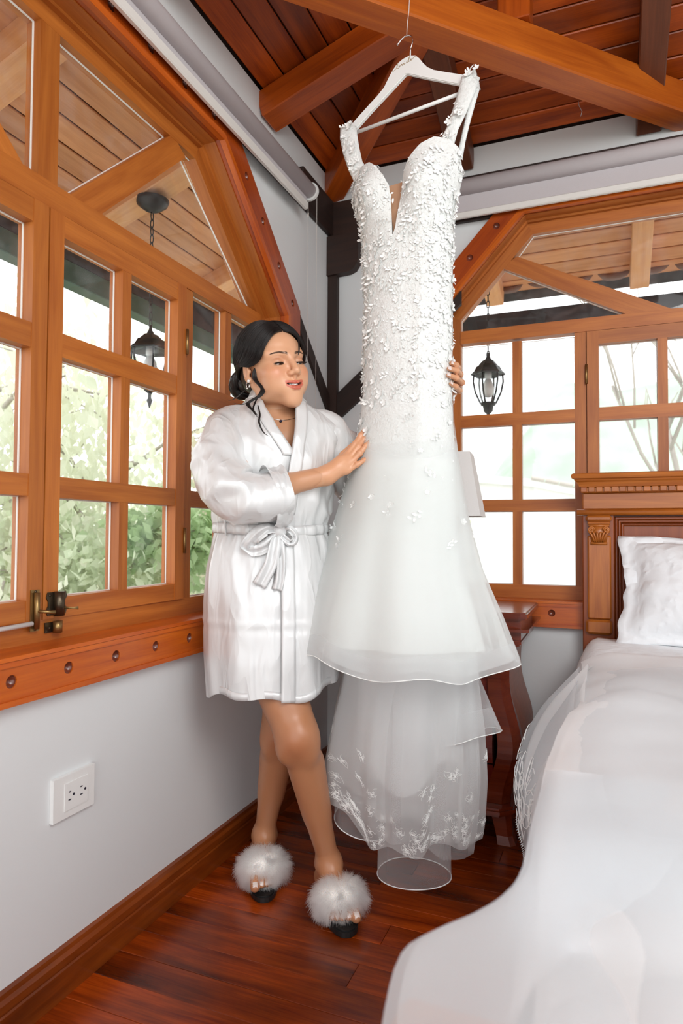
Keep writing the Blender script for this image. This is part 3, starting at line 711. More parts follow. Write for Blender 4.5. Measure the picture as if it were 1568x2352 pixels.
tag(obj('ridge_tiles', mesh('ridge_tiles', *join_geo(parts)), plain('weathered_tile', (0.55, 0.5, 0.45), 0.8, var=0.3), nh), kind='stuff')
def hill(name, label, x0, x1, y, peaks, seed):
    nx, ny = 90, 14; V = []
    for j in range(ny):
        for i_ in range(nx):
            x = x0 + (x1 - x0) * i_ / (nx - 1); f = j / (ny - 1)
            hh = sum(a * math.exp(-((x - c) / s) ** 2) for a, c, s in peaks)
            V.append((x, y + f * 26 - 4, -4 + hh * math.sin(f * math.pi * 0.5) + 1.4 * noise.noise(Vector((x * 0.22, f * 5, seed))) * f + 0.5 * noise.noise(Vector((x * 0.9, f * 14, seed))) * f))
    F_ = [(j * nx + i_, j * nx + i_ + 1, (j + 1) * nx + i_ + 1, (j + 1) * nx + i_) for j in range(ny - 1) for i_ in range(nx - 1)]
    return tag(obj(name, mesh(name, V, F_, True), M['hill']), label, 'hill')
hill('wooded_hill', 'hazy green wooded hill rising behind the white house beyond the back window', -30, 60, 52, [(29, 25, 30), (9, -4, 7)], 2.0)
bt = empty('bare_tree', (2.6, 4.6, -3.2)); tag(bt, 'leafless pale tree outside the back window above the headboard', 'tree')
parts = []; rr = random.Random(4)
def grow(p, d, L, r, depth):
    e = p + d * L; m = p.lerp(e, 0.5) + Vector((rr.uniform(-1, 1), rr.uniform(-1, 1), 0)) * L * 0.06
    parts.append(tube_geo([p, m, e], [r, r * 0.85, r * 0.7], 6))
    if depth == 0: return
    for _ in range(3 if depth > 1 else 2):
        nd = (d + Vector((rr.uniform(-0.6, 0.6), rr.uniform(-0.4, 0.4), rr.uniform(-0.1, 0.5)))).normalized()
        grow(p.lerp(e, rr.uniform(0.6, 1)), nd, L * rr.uniform(0.5, 0.75), r * 0.6, depth - 1)
for bx_ in (-0.15, 0.2): grow(Vector((2.3 + bx_, 4.6, -3.2)), Vector((bx_ * 0.2, 0, 1)), 3.6, 0.055, 4)
tag(obj('branches', mesh('branches', *join_geo(parts), smooth=True), M['bark'], bt), kind='stuff')
tree((-0.75, 6.1, -3.2), 5.0, 'small yellow-green shrub top peeping past the lamp shade beyond the back window', M['leaf_pale'], 0.42, 900, 0.07, 41, None, 'shrub', 0.02, droop=0.2, nb=6)
tree((2.2, 6.0, -3.2), 4.1, 'yellow-green shrub beyond the back window just above the headboard', M['leaf_pale'], 0.9, 1800, 0.08, 43, None, 'shrub', 0.03, droop=0.2)

# ------------------------------------------------------------------ bed
M['bed_wood'] = wood('bed_wood', (0.27, 0.062, 0.007), (0.52, 0.165, 0.022), 0.36, coat=0.08, rand=0.12)
M['bed_dark'] = wood('bed_panel_wood', (0.18, 0.030, 0.004), (0.32, 0.068, 0.009), 0.36, coat=0.08, rand=0.05)
def linen(name, col, quilt=True, bscale=34.0):
    m, n, l, b = new_mat(name)
    b.inputs['Base Color'].default_value = (*col, 1); b.inputs['Roughness'].default_value = 0.85; b.inputs['Specular IOR Level'].default_value = 0.2; b.inputs['Sheen Weight'].default_value = 0.15
    tc = n.new('ShaderNodeTexCoord'); vz = n.new('ShaderNodeTexVoronoi'); vz.feature = 'SMOOTH_F1'; vz.inputs['Scale'].default_value = bscale
    nz = n.new('ShaderNodeTexNoise'); nz.inputs['Scale'].default_value = 14; nz.inputs['Detail'].default_value = 3
    l.new(tc.outputs['Object'], nz.inputs['Vector'])
    ad = n.new('ShaderNodeVectorMath'); ad.operation = 'MULTIPLY_ADD'; ad.inputs[1].default_value = (0.05, 0.05, 0.05)
    l.new(nz.outputs['Color'], ad.inputs[0]); l.new(tc.outputs['Object'], ad.inputs[2]); l.new(ad.outputs[0], vz.inputs['Vector'])
    bp = n.new('ShaderNodeBump'); bp.inputs['Strength'].default_value = 0.55 if quilt else 0.1; bp.inputs['Distance'].default_value = 0.012; bp.invert = True
    l.new(vz.outputs['Distance'], bp.inputs['Height']); l.new(bp.outputs['Normal'], b.inputs['Normal'])
    return m
M['quilt'] = linen('white_quilt', (0.85, 0.875, 0.90))
BX0, BX1, BYF = 1.072, 2.75, -2.16
bed = empty('bed', (1.9, -1.1, 0)); tag(bed, 'dark wooden bed with carved columned headboard and dentil cornice', 'bed')
HY = -0.085
def bp_(name, lo, hi, mat='bed_wood', along=0, bev=0.004): return block(name, lo, hi, M[mat], bed, bev, along)
bp_('back_panel', (1.18, -0.045, 0.30), (2.66, -0.029, 1.130), 'bed_dark', 2)
for x0 in (1.072, 2.62):
    p = bp_('post', (x0, -0.085, 0.0), (x0 + 0.112, -0.028, 1.125), 'bed_dark', 2)
    q = block('pilaster', (x0 + 0.018, -0.098, 0.735), (x0 + 0.100, -0.0855, 1.045), M['bed_wood'], p, 0.006, 2)
    block('pilaster_foot', (x0 + 0.012, -0.106, 0.680), (x0 + 0.102, -0.0855, 0.734), M['bed_wood'], p, 0.008, 2)
    block('abacus', (x0 + 0.012, -0.110, 1.096), (x0 + 0.104, -0.0855, 1.120), M['bed_wood'], p, 0.008)
    block('abacus', (x0 + 0.018, -0.105, 1.086), (x0 + 0.098, -0.0855, 1.0955), M['bed_wood'], p, 0.004)
    # carved capital: bell of leaves with two scrolls
    parts = []; cx = x0 + 0.058
    parts.append(([(cx - 0.034, -0.1095, 1.084), (cx + 0.034, -0.1095, 1.084), (cx + 0.025, -0.1035, 1.018), (cx - 0.025, -0.1035, 1.018), (cx - 0.036, -0.0955, 1.084), (cx + 0.036, -0.0955, 1.084), (cx + 0.027, -0.0955, 1.018), (cx - 0.027, -0.0955, 1.018)],
                  [(0, 1, 2, 3), (4, 5, 1, 0), (3, 2, 6, 7), (0, 3, 7, 4), (1, 5, 6, 2)]))
    for s in (-1, 1):
        sp = [Vector((cx + s * (0.026 - 0.012 * (1 - k / 22) * math.cos(k * 0.62)), -0.112, 1.066 + 0.012 * (1 - k / 22) * math.sin(k * 0.62))) for k in range(22)]
        parts.append(tube_geo(sp, [0.0035] * 22, 6))
        for j in range(3):
            a = s * (0.004 + j * 0.008)
            parts.append(tube_geo([Vector((cx + a * 0.7, -0.107, 1.020)), Vector((cx + a, -0.112, 1.038)), Vector((cx + a * 1.4, -0.114, 1.053)), Vector((cx + a * 1.9, -0.111, 1.060))], [0.003, 0.0045, 0.004, 0.002], 6))
    parts.append(tube_geo([Vector((cx - 0.029, -0.103, 1.016)), Vector((cx + 0.029, -0.103, 1.016))], 0.005, 8))
    parts.append(tube_geo([Vector((cx - 0.036, -0.108, 1.082)), Vector((cx + 0.036, -0.108, 1.082))], 0.004, 8))
    obj('capital', mesh('capital', *join_geo(parts), smooth=True), M['bed_wood'], p)
# stepped inner frame of the panel
for k, (o_, y_) in enumerate(((0.0, -0.078), (0.011, -0.068), (0.022, -0.058))):
    bp_('panel_moulding', (1.1845 + o_, y_, 0.30), (1.1955 + o_, -0.046, 1.112 - o_), 'bed_dark', 2)
    bp_('panel_moulding', (1.1845 + o_, y_, 1.104 - o_), (2.62, -0.046, 1.115 - o_), 'bed_dark', 0)
bp_('frieze', (1.073, -0.088, 1.142), (2.735, -0.030, 1.204))
tube('astragal', [(1.054, -0.094, 1.131), (2.752, -0.094, 1.131)], 0.0115, M['bed_wood'], bed, 14)
bp_('astragal_bed', (1.062, -0.094, 1.120), (2.746, -0.028, 1.1415))
bp_('dentil_bed', (1.067, -0.098, 1.204), (2.740, -0.030, 1.226))
for k in range(62):
    x = 1.068 + k * 0.0268
    block('dentil', (x, -0.106, 1.2065), (x + 0.0222, -0.0985, 1.2255), M['bed_wood'], bed, 0.002)
# swept cornice
prof = [(-0.030, 1.226), (-0.104, 1.226), (-0.106, 1.232), (-0.112, 1.243), (-0.120, 1.249), (-0.122, 1.253), (-0.130, 1.257), (-0.133, 1.265), (-0.130, 1.273), (-0.122, 1.277), (-0.030, 1.277)]
V = []; n_ = len(prof)
for e, s in ((1.077, 1), (2.73, -1)):
    for y_, z_ in prof: V.append((e - s * (-0.106 - y_) * -1 if y_ > -0.106 else e - s * (-y_ - 0.098), y_, z_))
V = [((1.067 - max(0, -y_ - 0.100)) if k_ < n_ else (2.740 + max(0, -y_ - 0.100)), y_, z_) for k_, (x_, y_, z_) in enumerate(V)]
obj('cornice', mesh('cornice', V, [(k, (k + 1) % n_, n_ + (k + 1) % n_, n_ + k) for k in range(n_)] + [tuple(range(n_)), tuple(range(2 * n_ - 1, n_ - 1, -1))], fix=True), M['bed_wood'], bed, Matrix.Identity(4))
M['inlay'] = plain('pale_inlay', (0.45, 0.30, 0.13), 0.4, var=0.7, bscale=120)
bp_('inlay_band', (1.30, -0.0465, 1.022), (2.5, -0.0448, 1.028), 'inlay')
# side rails, footboard
for x0 in (1.10, 2.66): bp_('side_rail', (x0, BYF + 0.05, 0.22), (x0 + 0.03, -0.09, 0.38), 'bed_dark', 1)
bp_('footboard', (1.00, BYF - 0.028, 0.10), (2.80, BYF + 0.010, 0.600), 'bed_dark', 0)
bp_('footboard_rail', (0.985, BYF - 0.045, 0.601), (2.82, BYF + 0.025, 0.632), 'bed_wood', 0, 0.008)
for x0 in (1.02, 2.70): bp_('leg', (x0, BYF - 0.03, 0.0), (x0 + 0.06, BYF + 0.03, 0.0995), 'bed_dark', 2)
bp_('slat_base', (1.131, BYF + 0.02, 0.30), (2.659, -0.10, 0.36), 'bed_dark', 1)
# mattress and coverlet
mt = obj('mattress', box_mesh(1.95, 1.50, 0.27, 0.05, M['quilt']), None, None, frame((1.895, -2.10, 0.497), (0, 1, 0), (0, 0, 1)))
tag(mt, 'thick mattress on the bed hidden under the white quilted coverlet', 'mattress')
def cover_surface(u, v):
    """u: across from the floor side edge over the bed, v: 0 at head .. 1 at foot"""
    y = -0.13 - v * 1.97
    top = 0.672 + 0.012 * math.sin(v * 7 + 1) * 0.4
    flare = 0.015 * (1 - smoothstep(0.3, 0.7, v)) - 0.02 * smoothstep(0.4, 0.9, v)
    if u < 0:                                        # drop at the left side
        d = -u                                       # 0..1 downwards
        x = 1.125 - 0.065 * math.sin(min(1, d * 3.2) * math.pi / 2) - flare * d ** 1.2 + 0.014 * math.sin(v * 38 + 1.5) * d
        z = top - 0.055 * (1 - math.cos(min(1, d * 3.2) * math.pi / 2)) - 0.50 * d * (0.25 + 0.75 * d) * 1.0
        z = max(0.12, z)
    else:
        x = 1.125 + u * 1.62; z = top + 0.014 * noise.noise(Vector((x * 5, y * 4, 0.3))) + 0.010 * (1 - math.exp(-u * 9))
    return (x, y, z)
us = [-(1 - k / 16) for k in range(16)] + [k / 40 for k in range(41)]
nv = 70
V = [cover_surface(u, j / nv) for j in range(nv + 1) for u in us]; nu = len(us)
Fc = [(j * nu + i_, (j + 1) * nu + i_, (j + 1) * nu + i_ + 1, j * nu + i_ + 1) for j in range(nv) for i_ in range(nu - 1)]
cv = obj('coverlet', mesh('coverlet', V, Fc, True), M['quilt']); tag(cv, 'white quilted coverlet spread over the bed and hanging down its side', 'bedspread')
sm = cv.modifiers.new('thickness', 'SOLIDIFY'); sm.thickness = 0.008; sm.offset = -1
def pillow(name, label, loc, sx, sy, th, rot, seed):
    n = 34; V = []
    for side in (1, -1):
        for j in range(n + 1):
            for i_ in range(n + 1):
                a = i_ / n * 2 - 1; b = j / n * 2 - 1
                m = max(abs(a), abs(b)); pf = max(0.0, 1 - (max(abs(a), abs(b) ) / 0.86) ** 2.6) if m < 0.86 else 0.0
                pf = (max(0, 1 - (abs(a) / 0.88) ** 3) * max(0, 1 - (abs(b) / 0.86) ** 3)) ** 0.55
                t = th * pf + 0.003
                w = 0.012 * noise.noise(Vector((a * 2.1 + seed, b * 2.1, side)))
                pin = 1 + 0.05 * (abs(a * b)) - 0.04 * (1 - abs(b)) * abs(a) ** 2
                V.append((a * sx * pin + 0.010 * noise.noise(Vector((b * 4, seed, 3.0))), b * sy * (1 + 0.05 * abs(a * b) - 0.03 * (1 - abs(a)) * abs(b)) + 0.010 * noise.noise(Vector((a * 4, seed, 1.0))), side * t + w + 0.02 * a * a * noise.noise(Vector((a * 2, b * 2, seed)))))
    m_ = (n + 1) ** 2; Fc = []
    for j in range(n):
        for i_ in range(n):
            q = j * (n + 1) + i_
            Fc.append((q, q + 1, q + n + 2, q + n + 1)); Fc.append((m_ + q, m_ + q + n + 1, m_ + q + n + 2, m_ + q + 1))
    for k in range(n):
        for a, b in (((0 * (n + 1)) + k, k + 1), (n * (n + 1) + k + 1, n * (n + 1) + k), ((k + 1) * (n + 1), k * (n + 1)), (k * (n + 1) + n, (k + 1) * (n + 1) + n)):
            Fc.append((a, m_ + a, m_ + b, b))
    Mx = Matrix.Translation(loc) @ Matrix.Rotation(rot[2], 4, 'Z') @ Matrix.Rotation(rot[0], 4, 'X') @ Matrix.Rotation(rot[1], 4, 'Y')
    o = obj(name, mesh(name, V, Fc, True, True), M['quilt'], None, Mx)
    return tag(o, label, 'pillow', 'quilted pillows on the bed')
pillow('pillow', 'white quilted pillow leaning on the headboard, nearest the carved column', (1.560, -0.215, 0.862), 0.355, 0.200, 0.085, (math.radians(60), math.radians(-1), math.radians(-4)), 1.0)
pillow('pillow', 'second white quilted pillow propped in front, cut by the picture edge', (1.86, -0.40, 0.86), 0.34, 0.18, 0.075, (math.radians(60), math.radians(-22), 0.0), 5.0)

# ------------------------------------------------------------------ nightstand
M['mahogany'] = wood('mahogany', (0.10, 0.012, 0.004), (0.22, 0.032, 0.008), 0.2, coat=0.4, rand=0.08)
ns = empty('nightstand', (0.65, -0.22, 0)); tag(ns, 'glossy red-brown bombe nightstand with three drawers behind the white dress', 'nightstand')
def extrude_x(prof, x0, x1):
    n = len(prof); V = [(x0, y, z) for y, z in prof] + [(x1, y, z) for y, z in prof]
    return V, [(k, (k + 1) % n, n + (k + 1) % n, n + k) for k in range(n)] + [tuple(range(n)), tuple(range(2 * n - 1, n - 1, -1))]
def slab(name, x0, x1, y0, y1, z0, z1, ch, mat, parent, bev=0.006):
    o = [(x0 + ch, y0), (x1 - ch, y0), (x1, y0 + ch), (x1, y1), (x0, y1), (x0, y0 + ch)]
    bm = plate_bm(o, [], z0, z1)
    bmesh.ops.bevel(bm, geom=[e for e in bm.edges if abs(e.verts[0].co.z - e.verts[1].co.z) < 1e-6 and len(e.link_faces) == 2 and e.calc_face_angle(0) > 0.5], offset=bev, segments=2, affect='EDGES')
    me = bpy.data.meshes.new(name); bm.to_mesh(me); bm.free()
    return obj(name, me, mat, parent)
XN0, XN1 = 0.425, 0.852
slab('top', XN0 - 0.055, XN1 + 0.055, -0.440, -0.030, 0.757, 0.783, 0.02, M['mahogany'], ns)
slab('cushion_moulding', XN0 - 0.062, XN1 + 0.062, -0.447, -0.030, 0.690, 0.7565, 0.02, M['mahogany'], ns, 0.028)
slab('neck_moulding', XN0 - 0.035, XN1 + 0.035, -0.434, -0.030, 0.668, 0.6895, 0.018, M['mahogany'], ns)
slab('plinth', XN0 - 0.02, XN1 + 0.015, -0.470, -0.030, 0.105, 0.132, 0.045, M['mahogany'], ns, 0.008)
def bulge(t):                                           # outward swell of the sides, t 0 bottom .. 1 top
    return -0.030 + 0.062 * math.exp(-((t - 0.38) / 0.27) ** 2) + 0.03 * t ** 4 + 0.012 * (1 - t) ** 6
def swept_side(name, x, s, y0, y1, th, mat):
    V = []; n = 24
    for k in range(n + 1):
        t = k / n; z = 0.1325 + t * 0.535; b = bulge(t)
        for dx in (0, -th):
            for y in (y0 - b * 0.0, y1): V.append((x + s * (b + dx), y, z))
    Fc = []
    for k in range(n):
        a = 4 * k; Fc += [(a, a + 4, a + 5, a + 1), (a + 2, a + 3, a + 7, a + 6), (a, a + 2, a + 6, a + 4), (a + 1, a + 5, a + 7, a + 3)]
    Fc += [(0, 1, 3, 2), (4 * n, 4 * n + 2, 4 * n + 3, 4 * n + 1)]
    return obj(name, mesh(name, V, Fc, False, True), mat, ns)
swept_side('side_panel', XN1, 1, -0.385, -0.032, 0.018, M['bed_dark']); swept_side('side_panel', XN0, -1, -0.385, -0.032, 0.018, M['bed_dark'])
for x, s in ((XN1, 1), (XN0, -1)):
    V = []; n = 26                                      # cabriole corner pillar with a chamfered face
    for k in range(n + 1):
        t = k / n; z = 0.1325 + t * 0.530; b = bulge(t) + 0.004; yb = -0.400 - (bulge(t) + 0.03) * 0.9
        w = 0.080 - 0.012 * t
        for dx, y in ((0.0, -0.384), (0.0, yb + 0.028), (-0.026, yb), (-w, yb), (-w, -0.384)): V.append((x + s * (b + dx), y, z))
    Fc = [(5 * k + j, 5 * k + (j + 1) % 5, 5 * k + 5 + (j + 1) % 5, 5 * k + 5 + j) for k in range(n) for j in range(5)] + [(0, 1, 2, 3, 4), tuple(5 * n + j for j in (4, 3, 2, 1, 0))]
    pl_ = obj('corner_pillar', mesh('corner_pillar', V, Fc, False, True), M['mahogany'], ns)
    cx = x - s * 0.070
    sp = [Vector((cx + s * 0.021 * (1 - k / 26) * math.cos(k * 0.5 - 2.2), -0.428 - 0.012 * (k / 26), 0.592 + 0.021 * (1 - k / 26) * math.sin(k * 0.5 - 2.2))) for k in range(26)]
    g1 = tube_geo(sp, [0.007 - 0.002 * k / 26 for k in range(26)], 8); g2 = tube_geo([Vector((cx, -0.40, 0.592)), Vector((cx, -0.431, 0.592))], 0.023, 16)
    obj('scroll', mesh('scroll', *join_geo([g1, g2]), smooth=True), M['mahogany'], pl_)
    for yy in (-0.40, -0.085):
        V = []
        for z, w_, sh in ((0.0, 0.058, 0.008), (0.03, 0.052, 0.0), (0.1045, 0.064, -0.010)):
            for a, b in ((-1, -1), (0.45, -1), (1, -0.45), (1, 1), (-1, 1)): V.append((x - s * 0.022 + s * a * w_ / 2 + s * sh, yy + b * w_ / 2, z))
        obj('foot', mesh('foot', V, [(5 * k + j, 5 * k + (j + 1) % 5, 5 * k + 5 + (j + 1) % 5, 5 * k + 5 + j) for k in range(2) for j in range(5)] + [(4, 3, 2, 1, 0), (10, 11, 12, 13, 14)], False, True), M['mahogany'], ns)
M['drawer_red'] = wood('drawer_wood', (0.085, 0.006, 0.004), (0.17, 0.016, 0.008), 0.2, coat=0.4, rand=0.1)
for k, (z0_, z1_) in enumerate(((0.1345, 0.265), (0.272, 0.415), (0.422, 0.662))):
    n = 8; V = []
    for j in range(n + 1):
        z = z0_ + (z1_ - z0_) * j / n; t = (z - 0.1325) / 0.535; yb = -0.388 - (bulge(t) + 0.03) * 0.9
        for x in (XN0 + 0.058, XN1 - 0.058):
            for y in (yb, -0.30): V.append((x, y, z))
    Fc = []
    for j in range(n):
        a = 4 * j; Fc += [(a, a + 2, a + 6, a + 4), (a + 1, a + 5, a + 7, a + 3), (a, a + 4, a + 5, a + 1), (a + 2, a + 3, a + 7, a + 6)]
    Fc += [(0, 1, 3, 2), (4 * n, 4 * n + 2, 4 * n + 3, 4 * n + 1)]
    d = obj('drawer', mesh('drawer', V, Fc, False, True), M['drawer_red'], ns)
    zc = (z0_ + z1_) / 2; yb = -0.388 - (bulge((zc - 0.1325) / 0.535) + 0.03) * 0.9
    lathe('knob', [(0.006, -0.002), (0.006, 0.010), (0.014, 0.014), (0.016, 0.020), (0.011, 0.027), (0.0, 0.029)], M['brass'], d, frame(((XN0 + XN1) / 2, yb, zc), (1, 0, 0), (0, -1, 0)), 14)
slab('carcass_back', XN0 + 0.01, XN1 - 0.04, -0.28, -0.032, 0.134, 0.666, 0.004, M['bed_dark'], ns, 0.002)
# lamp on the nightstand
M['shade'] = plain('lamp_shade', (0.80, 0.80, 0.79), 0.8, bump=0.1, bscale=300)
tl = empty('table_lamp', (0.605, -0.215, 0.784)); tag(tl, 'table lamp with white tapered fabric shade on the nightstand behind the dress', 'lamp')
LM = Matrix.Translation((0.605, -0.215, 0.784))
lathe('base', [(0.0, 0.0), (0.075, 0.0), (0.075, 0.012), (0.05, 0.022), (0.022, 0.05), (0.034, 0.10), (0.045, 0.15), (0.03, 0.20), (0.012, 0.225), (0.010, 0.44), (0.0, 0.44)], M['mahogany'], tl, LM, 24)
V, Fc = lathe_geo([(0.168, 0.330), (0.108, 0.572), (0.106, 0.572), (0.166, 0.330), (0.168, 0.330)], 4)
mm = mesh('shade', V, Fc); obj('shade', mm, M['shade'], tl, LM @ Matrix.Rotation(math.radians(45 + 5), 4, 'Z'))
cb = tube('power_cable', [(0.93, -0.03, 0.02), (0.90, -0.09, 0.006), (0.86, -0.10, 0.006), (0.80, -0.06, 0.01), (0.78, -0.024, 0.06)], 0.004, M['white_plastic'], None, 8)
tag(cb, 'thin white cable on the floor behind the nightstand foot', 'cable')

# loose wires hanging from the tie beam
M['wire'] = plain('grey_wire', (0.30, 0.28, 0.28), 0.4, metal=0.6)
tag(tube('bent_wire', [(1.075, -0.322, 2.566), (1.078, -0.324, 2.545), (1.088, -0.328, 2.520), (1.083, -0.326, 2.505)], 0.0011, M['wire'], None, 6), 'short bent wire hanging from the tie beam right of the hanger', 'wire')
# ------------------------------------------------------------------ cloth materials of the dress and the veil
def sheer(name, col, alpha, edge=0.35, fade=False):
    """see-through woven net: part of the light passes straight through, more cloth is met edge-on"""
    m, n, l, b = new_mat(name); n.remove(b)
    tr = n.new('ShaderNodeBsdfTransparent'); d = n.new('ShaderNodeBsdfDiffuse'); t = n.new('ShaderNodeBsdfTranslucent'); mx = n.new('ShaderNodeMixShader'); mx.inputs[0].default_value = 0.28
    for q in (d, t): q.inputs['Color'].default_value = (*col, 1)
    l.new(d.outputs[0], mx.inputs[1]); l.new(t.outputs[0], mx.inputs[2])
    lw = n.new('ShaderNodeLayerWeight'); lw.inputs['Blend'].default_value = 0.4
    ma = n.new('ShaderNodeMath'); ma.operation = 'MULTIPLY_ADD'; ma.inputs[1].default_value = edge; ma.inputs[2].default_value = alpha; ma.use_clamp = True
    l.new(lw.outputs['Facing'], ma.inputs[0]); fac = ma.outputs[0]
    if fade:                                             # the net is gathered more densely down the skirt
        at = n.new('ShaderNodeAttribute'); at.attribute_name = 'weave'; mu = n.new('ShaderNodeMath'); mu.operation = 'MULTIPLY'
        l.new(fac, mu.inputs[0]); l.new(at.outputs['Fac'], mu.inputs[1]); fac = mu.outputs[0]
    ms = n.new('ShaderNodeMixShader'); l.new(fac, ms.inputs[0]); l.new(tr.outputs[0], ms.inputs[1]); l.new(mx.outputs[0], ms.inputs[2])
    l.new(ms.outputs[0], n['Material Output'].inputs['Surface'])
    return m
M['lining'] = plain('dress_lining', (0.80, 0.83, 0.815), 0.7, bump=0.05, bscale=200, spec=0.25)
M['lace'] = plain('dress_lace', (0.85, 0.87, 0.86), 0.65, spec=0.3)
M['bodice'] = plain('bodice_lace_ground', (0.75, 0.775, 0.765), 0.65, bump=0.7, bscale=150, var=0.14, spec=0.3)
M['tulle'] = sheer('dress_tulle', (0.89, 0.915, 0.905), 0.36, 0.35, True)
M['tulle_thin'] = sheer('dress_tulle_thin', (0.88, 0.90, 0.91), 0.19, 0.30)
M['tulle_lace'] = sheer('dress_lace_tulle', (0.89, 0.905, 0.905), 0.30, 0.3)
M['veil'] = sheer('veil_tulle', (0.94, 0.955, 0.965), 0.60, 0.35)
M['horsehair'] = sheer('horsehair_braid', (0.80, 0.82, 0.83), 0.20, 0.30)
M['nude'] = plain('nude_mesh', (0.62, 0.36, 0.22), 0.6)
M['bead'] = plain('crystal_bead', (0.85, 0.87, 0.88), 0.08, spec=0.9)
M['hanger_white'] = plain('hanger_white_paint', (0.83, 0.85, 0.845), 0.4)
M['gold_ink'] = plain('gold_lettering', (0.33, 0.24, 0.13), 0.5)

DR = Vector((0.634, -0.920, 0.0)); DROT = math.atan2(-0.185, 0.983)
DM = Matrix.Translation(DR) @ Matrix.Rotation(DROT, 4, 'Z')
# hanger ------------------------------------------------------------
hg = empty('clothes_hanger', DR + Vector((0, 0, 2.27)), DROT); tag(hg, 'white wooden clothes hanger lettered bride, holding the wedding dress', 'hanger')
top = [(-0.2025, 2.2850), (-0.199, 2.3020), (-0.1706, 2.3207), (-0.1316, 2.3451), (-0.1071, 2.3600), (-0.0850, 2.3770), (-0.0680, 2.4020), (-0.0560, 2.4180), (-0.0411, 2.4315), (-0.0220, 2.4390), (0.0, 2.4405), (0.0180, 2.4340), (0.0310, 2.4200), (0.0419, 2.4030), (0.0560, 2.3850), (0.0760, 2.3690), (0.1143, 2.3480), (0.1626, 2.3225), (0.1980, 2.3020), (0.2090, 2.2890)]
bot = [(0.2085, 2.2720), (0.1967, 2.2702), (0.1511, 2.2979), (0.0525, 2.3530), (-0.0060, 2.3870), (-0.0146, 2.3880), (-0.0600, 2.3600), (-0.1314, 2.3170), (-0.1922, 2.2760)]
bm = plate_bm(top + bot, [], -0.0065, 0.0065)
bmesh.ops.bevel(bm, geom=[e for e in bm.edges if len(e.link_faces) == 2 and e.calc_face_angle(0) > 1.0 and abs(e.verts[0].co.z - e.verts[1].co.z) < 1e-5], offset=0.0022, segments=2, affect='EDGES')
me = bpy.data.meshes.new('body'); bm.to_mesh(me); bm.free()
HM = DM @ Matrix.Translation((0, 0.012, 0)) @ Matrix.Rotation(math.radians(90), 4, 'X')
obj('body', me, M['hanger_white'], hg, HM)
def dloc(p): return DM @ Vector(p)
tube('bar', [dloc((-0.186, 0.012, 2.2745)), dloc((0.190, 0.012, 2.2745))], 0.0052, M['hanger_white'], hg, 12)
hook = [(0, 0.012, 2.438), (0, 0.012, 2.462), (0.005, 0.011, 2.472), (0.009, 0.010, 2.482), (0.007, 0.009, 2.495), (-0.003, 0.008, 2.503), (-0.016, 0.006, 2.503), (-0.027, 0.005, 2.497), (-0.034, 0.004, 2.489), (-0.039, 0.003, 2.484)]
tube('hook', [dloc(p) for p in hook], [0.0021] * 9 + [0.003], M['chrome'], hg, 10)
# lettering: bride, one flowing line
pen = [[(-0.056, 2.4115), (-0.050, 2.4125), (-0.043, 2.4165), (-0.0385, 2.4240), (-0.0375, 2.4305), (-0.0395, 2.4300), (-0.0405, 2.4225), (-0.0395, 2.4165), (-0.0365, 2.4145), (-0.0325, 2.4165), (-0.0320, 2.4200), (-0.0345, 2.4210), (-0.0300, 2.4190)],
       [(-0.0300, 2.4190), (-0.0270, 2.4205), (-0.0262, 2.4235), (-0.0245, 2.4225), (-0.0230, 2.4220), (-0.0238, 2.4185), (-0.0215, 2.4178)],
       [(-0.0215, 2.4178), (-0.0175, 2.4235), (-0.0172, 2.4205), (-0.0160, 2.4192), (-0.0130, 2.4205)],
       [(-0.0020, 2.4240), (-0.0060, 2.4250), (-0.0092, 2.4225), (-0.0085, 2.4200), (-0.0055, 2.4205), (-0.0020, 2.4250), (0.0005, 2.4330), (0.0010, 2.4360), (-0.0010, 2.4320), (-0.0022, 2.4250), (-0.0015, 2.4215), (0.0010, 2.4220)],
       [(0.0010, 2.4220), (0.0055, 2.4245), (0.0068, 2.4265), (0.0050, 2.4270), (0.0040, 2.4245), (0.0055, 2.4225), (0.0100, 2.4240), (0.0150, 2.4285), (0.0220, 2.4290)],
       [(-0.0168, 2.4275), (-0.0162, 2.4280)]]
parts = []
for st in pen:
    sm_ = []
    for k in range(len(st) - 1):                         # Catmull-Rom
        p0, p1, p2, p3 = st[max(k - 1, 0)], st[k], st[k + 1], st[min(k + 2, len(st) - 1)]
        for j in range(5):
            t = j / 5
            sm_.append(tuple(0.5 * (2 * p1[c] + (p2[c] - p0[c]) * t + (2 * p0[c] - 5 * p1[c] + 4 * p2[c] - p3[c]) * t * t + (3 * p1[c] - p0[c] - 3 * p2[c] + p3[c]) * t ** 3) for c in (0, 1)))
    sm_.append(st[-1])
    parts.append(tube_geo([dloc((x, 0.0052, z)) for x, z in sm_], 0.0008, 5))
obj('lettering', mesh('lettering', *join_geo(parts)), M['gold_ink'], hg)
M['thread'] = plain('clear_thread', (0.72, 0.68, 0.66), 0.35)
tag(tube('hanging_thread', [dloc((-0.010, 0.008, 2.5045)), dloc((-0.004, 0.0, 2.53)), dloc((0.004, -0.006, 2.562)), dloc((0.008, -0.008, 2.62)), dloc((0.010, 0.02, 2.685))], 0.0011, M['thread'], None, 6), 'thin clear thread tying the hanger hook to the tie beam', 'thread')

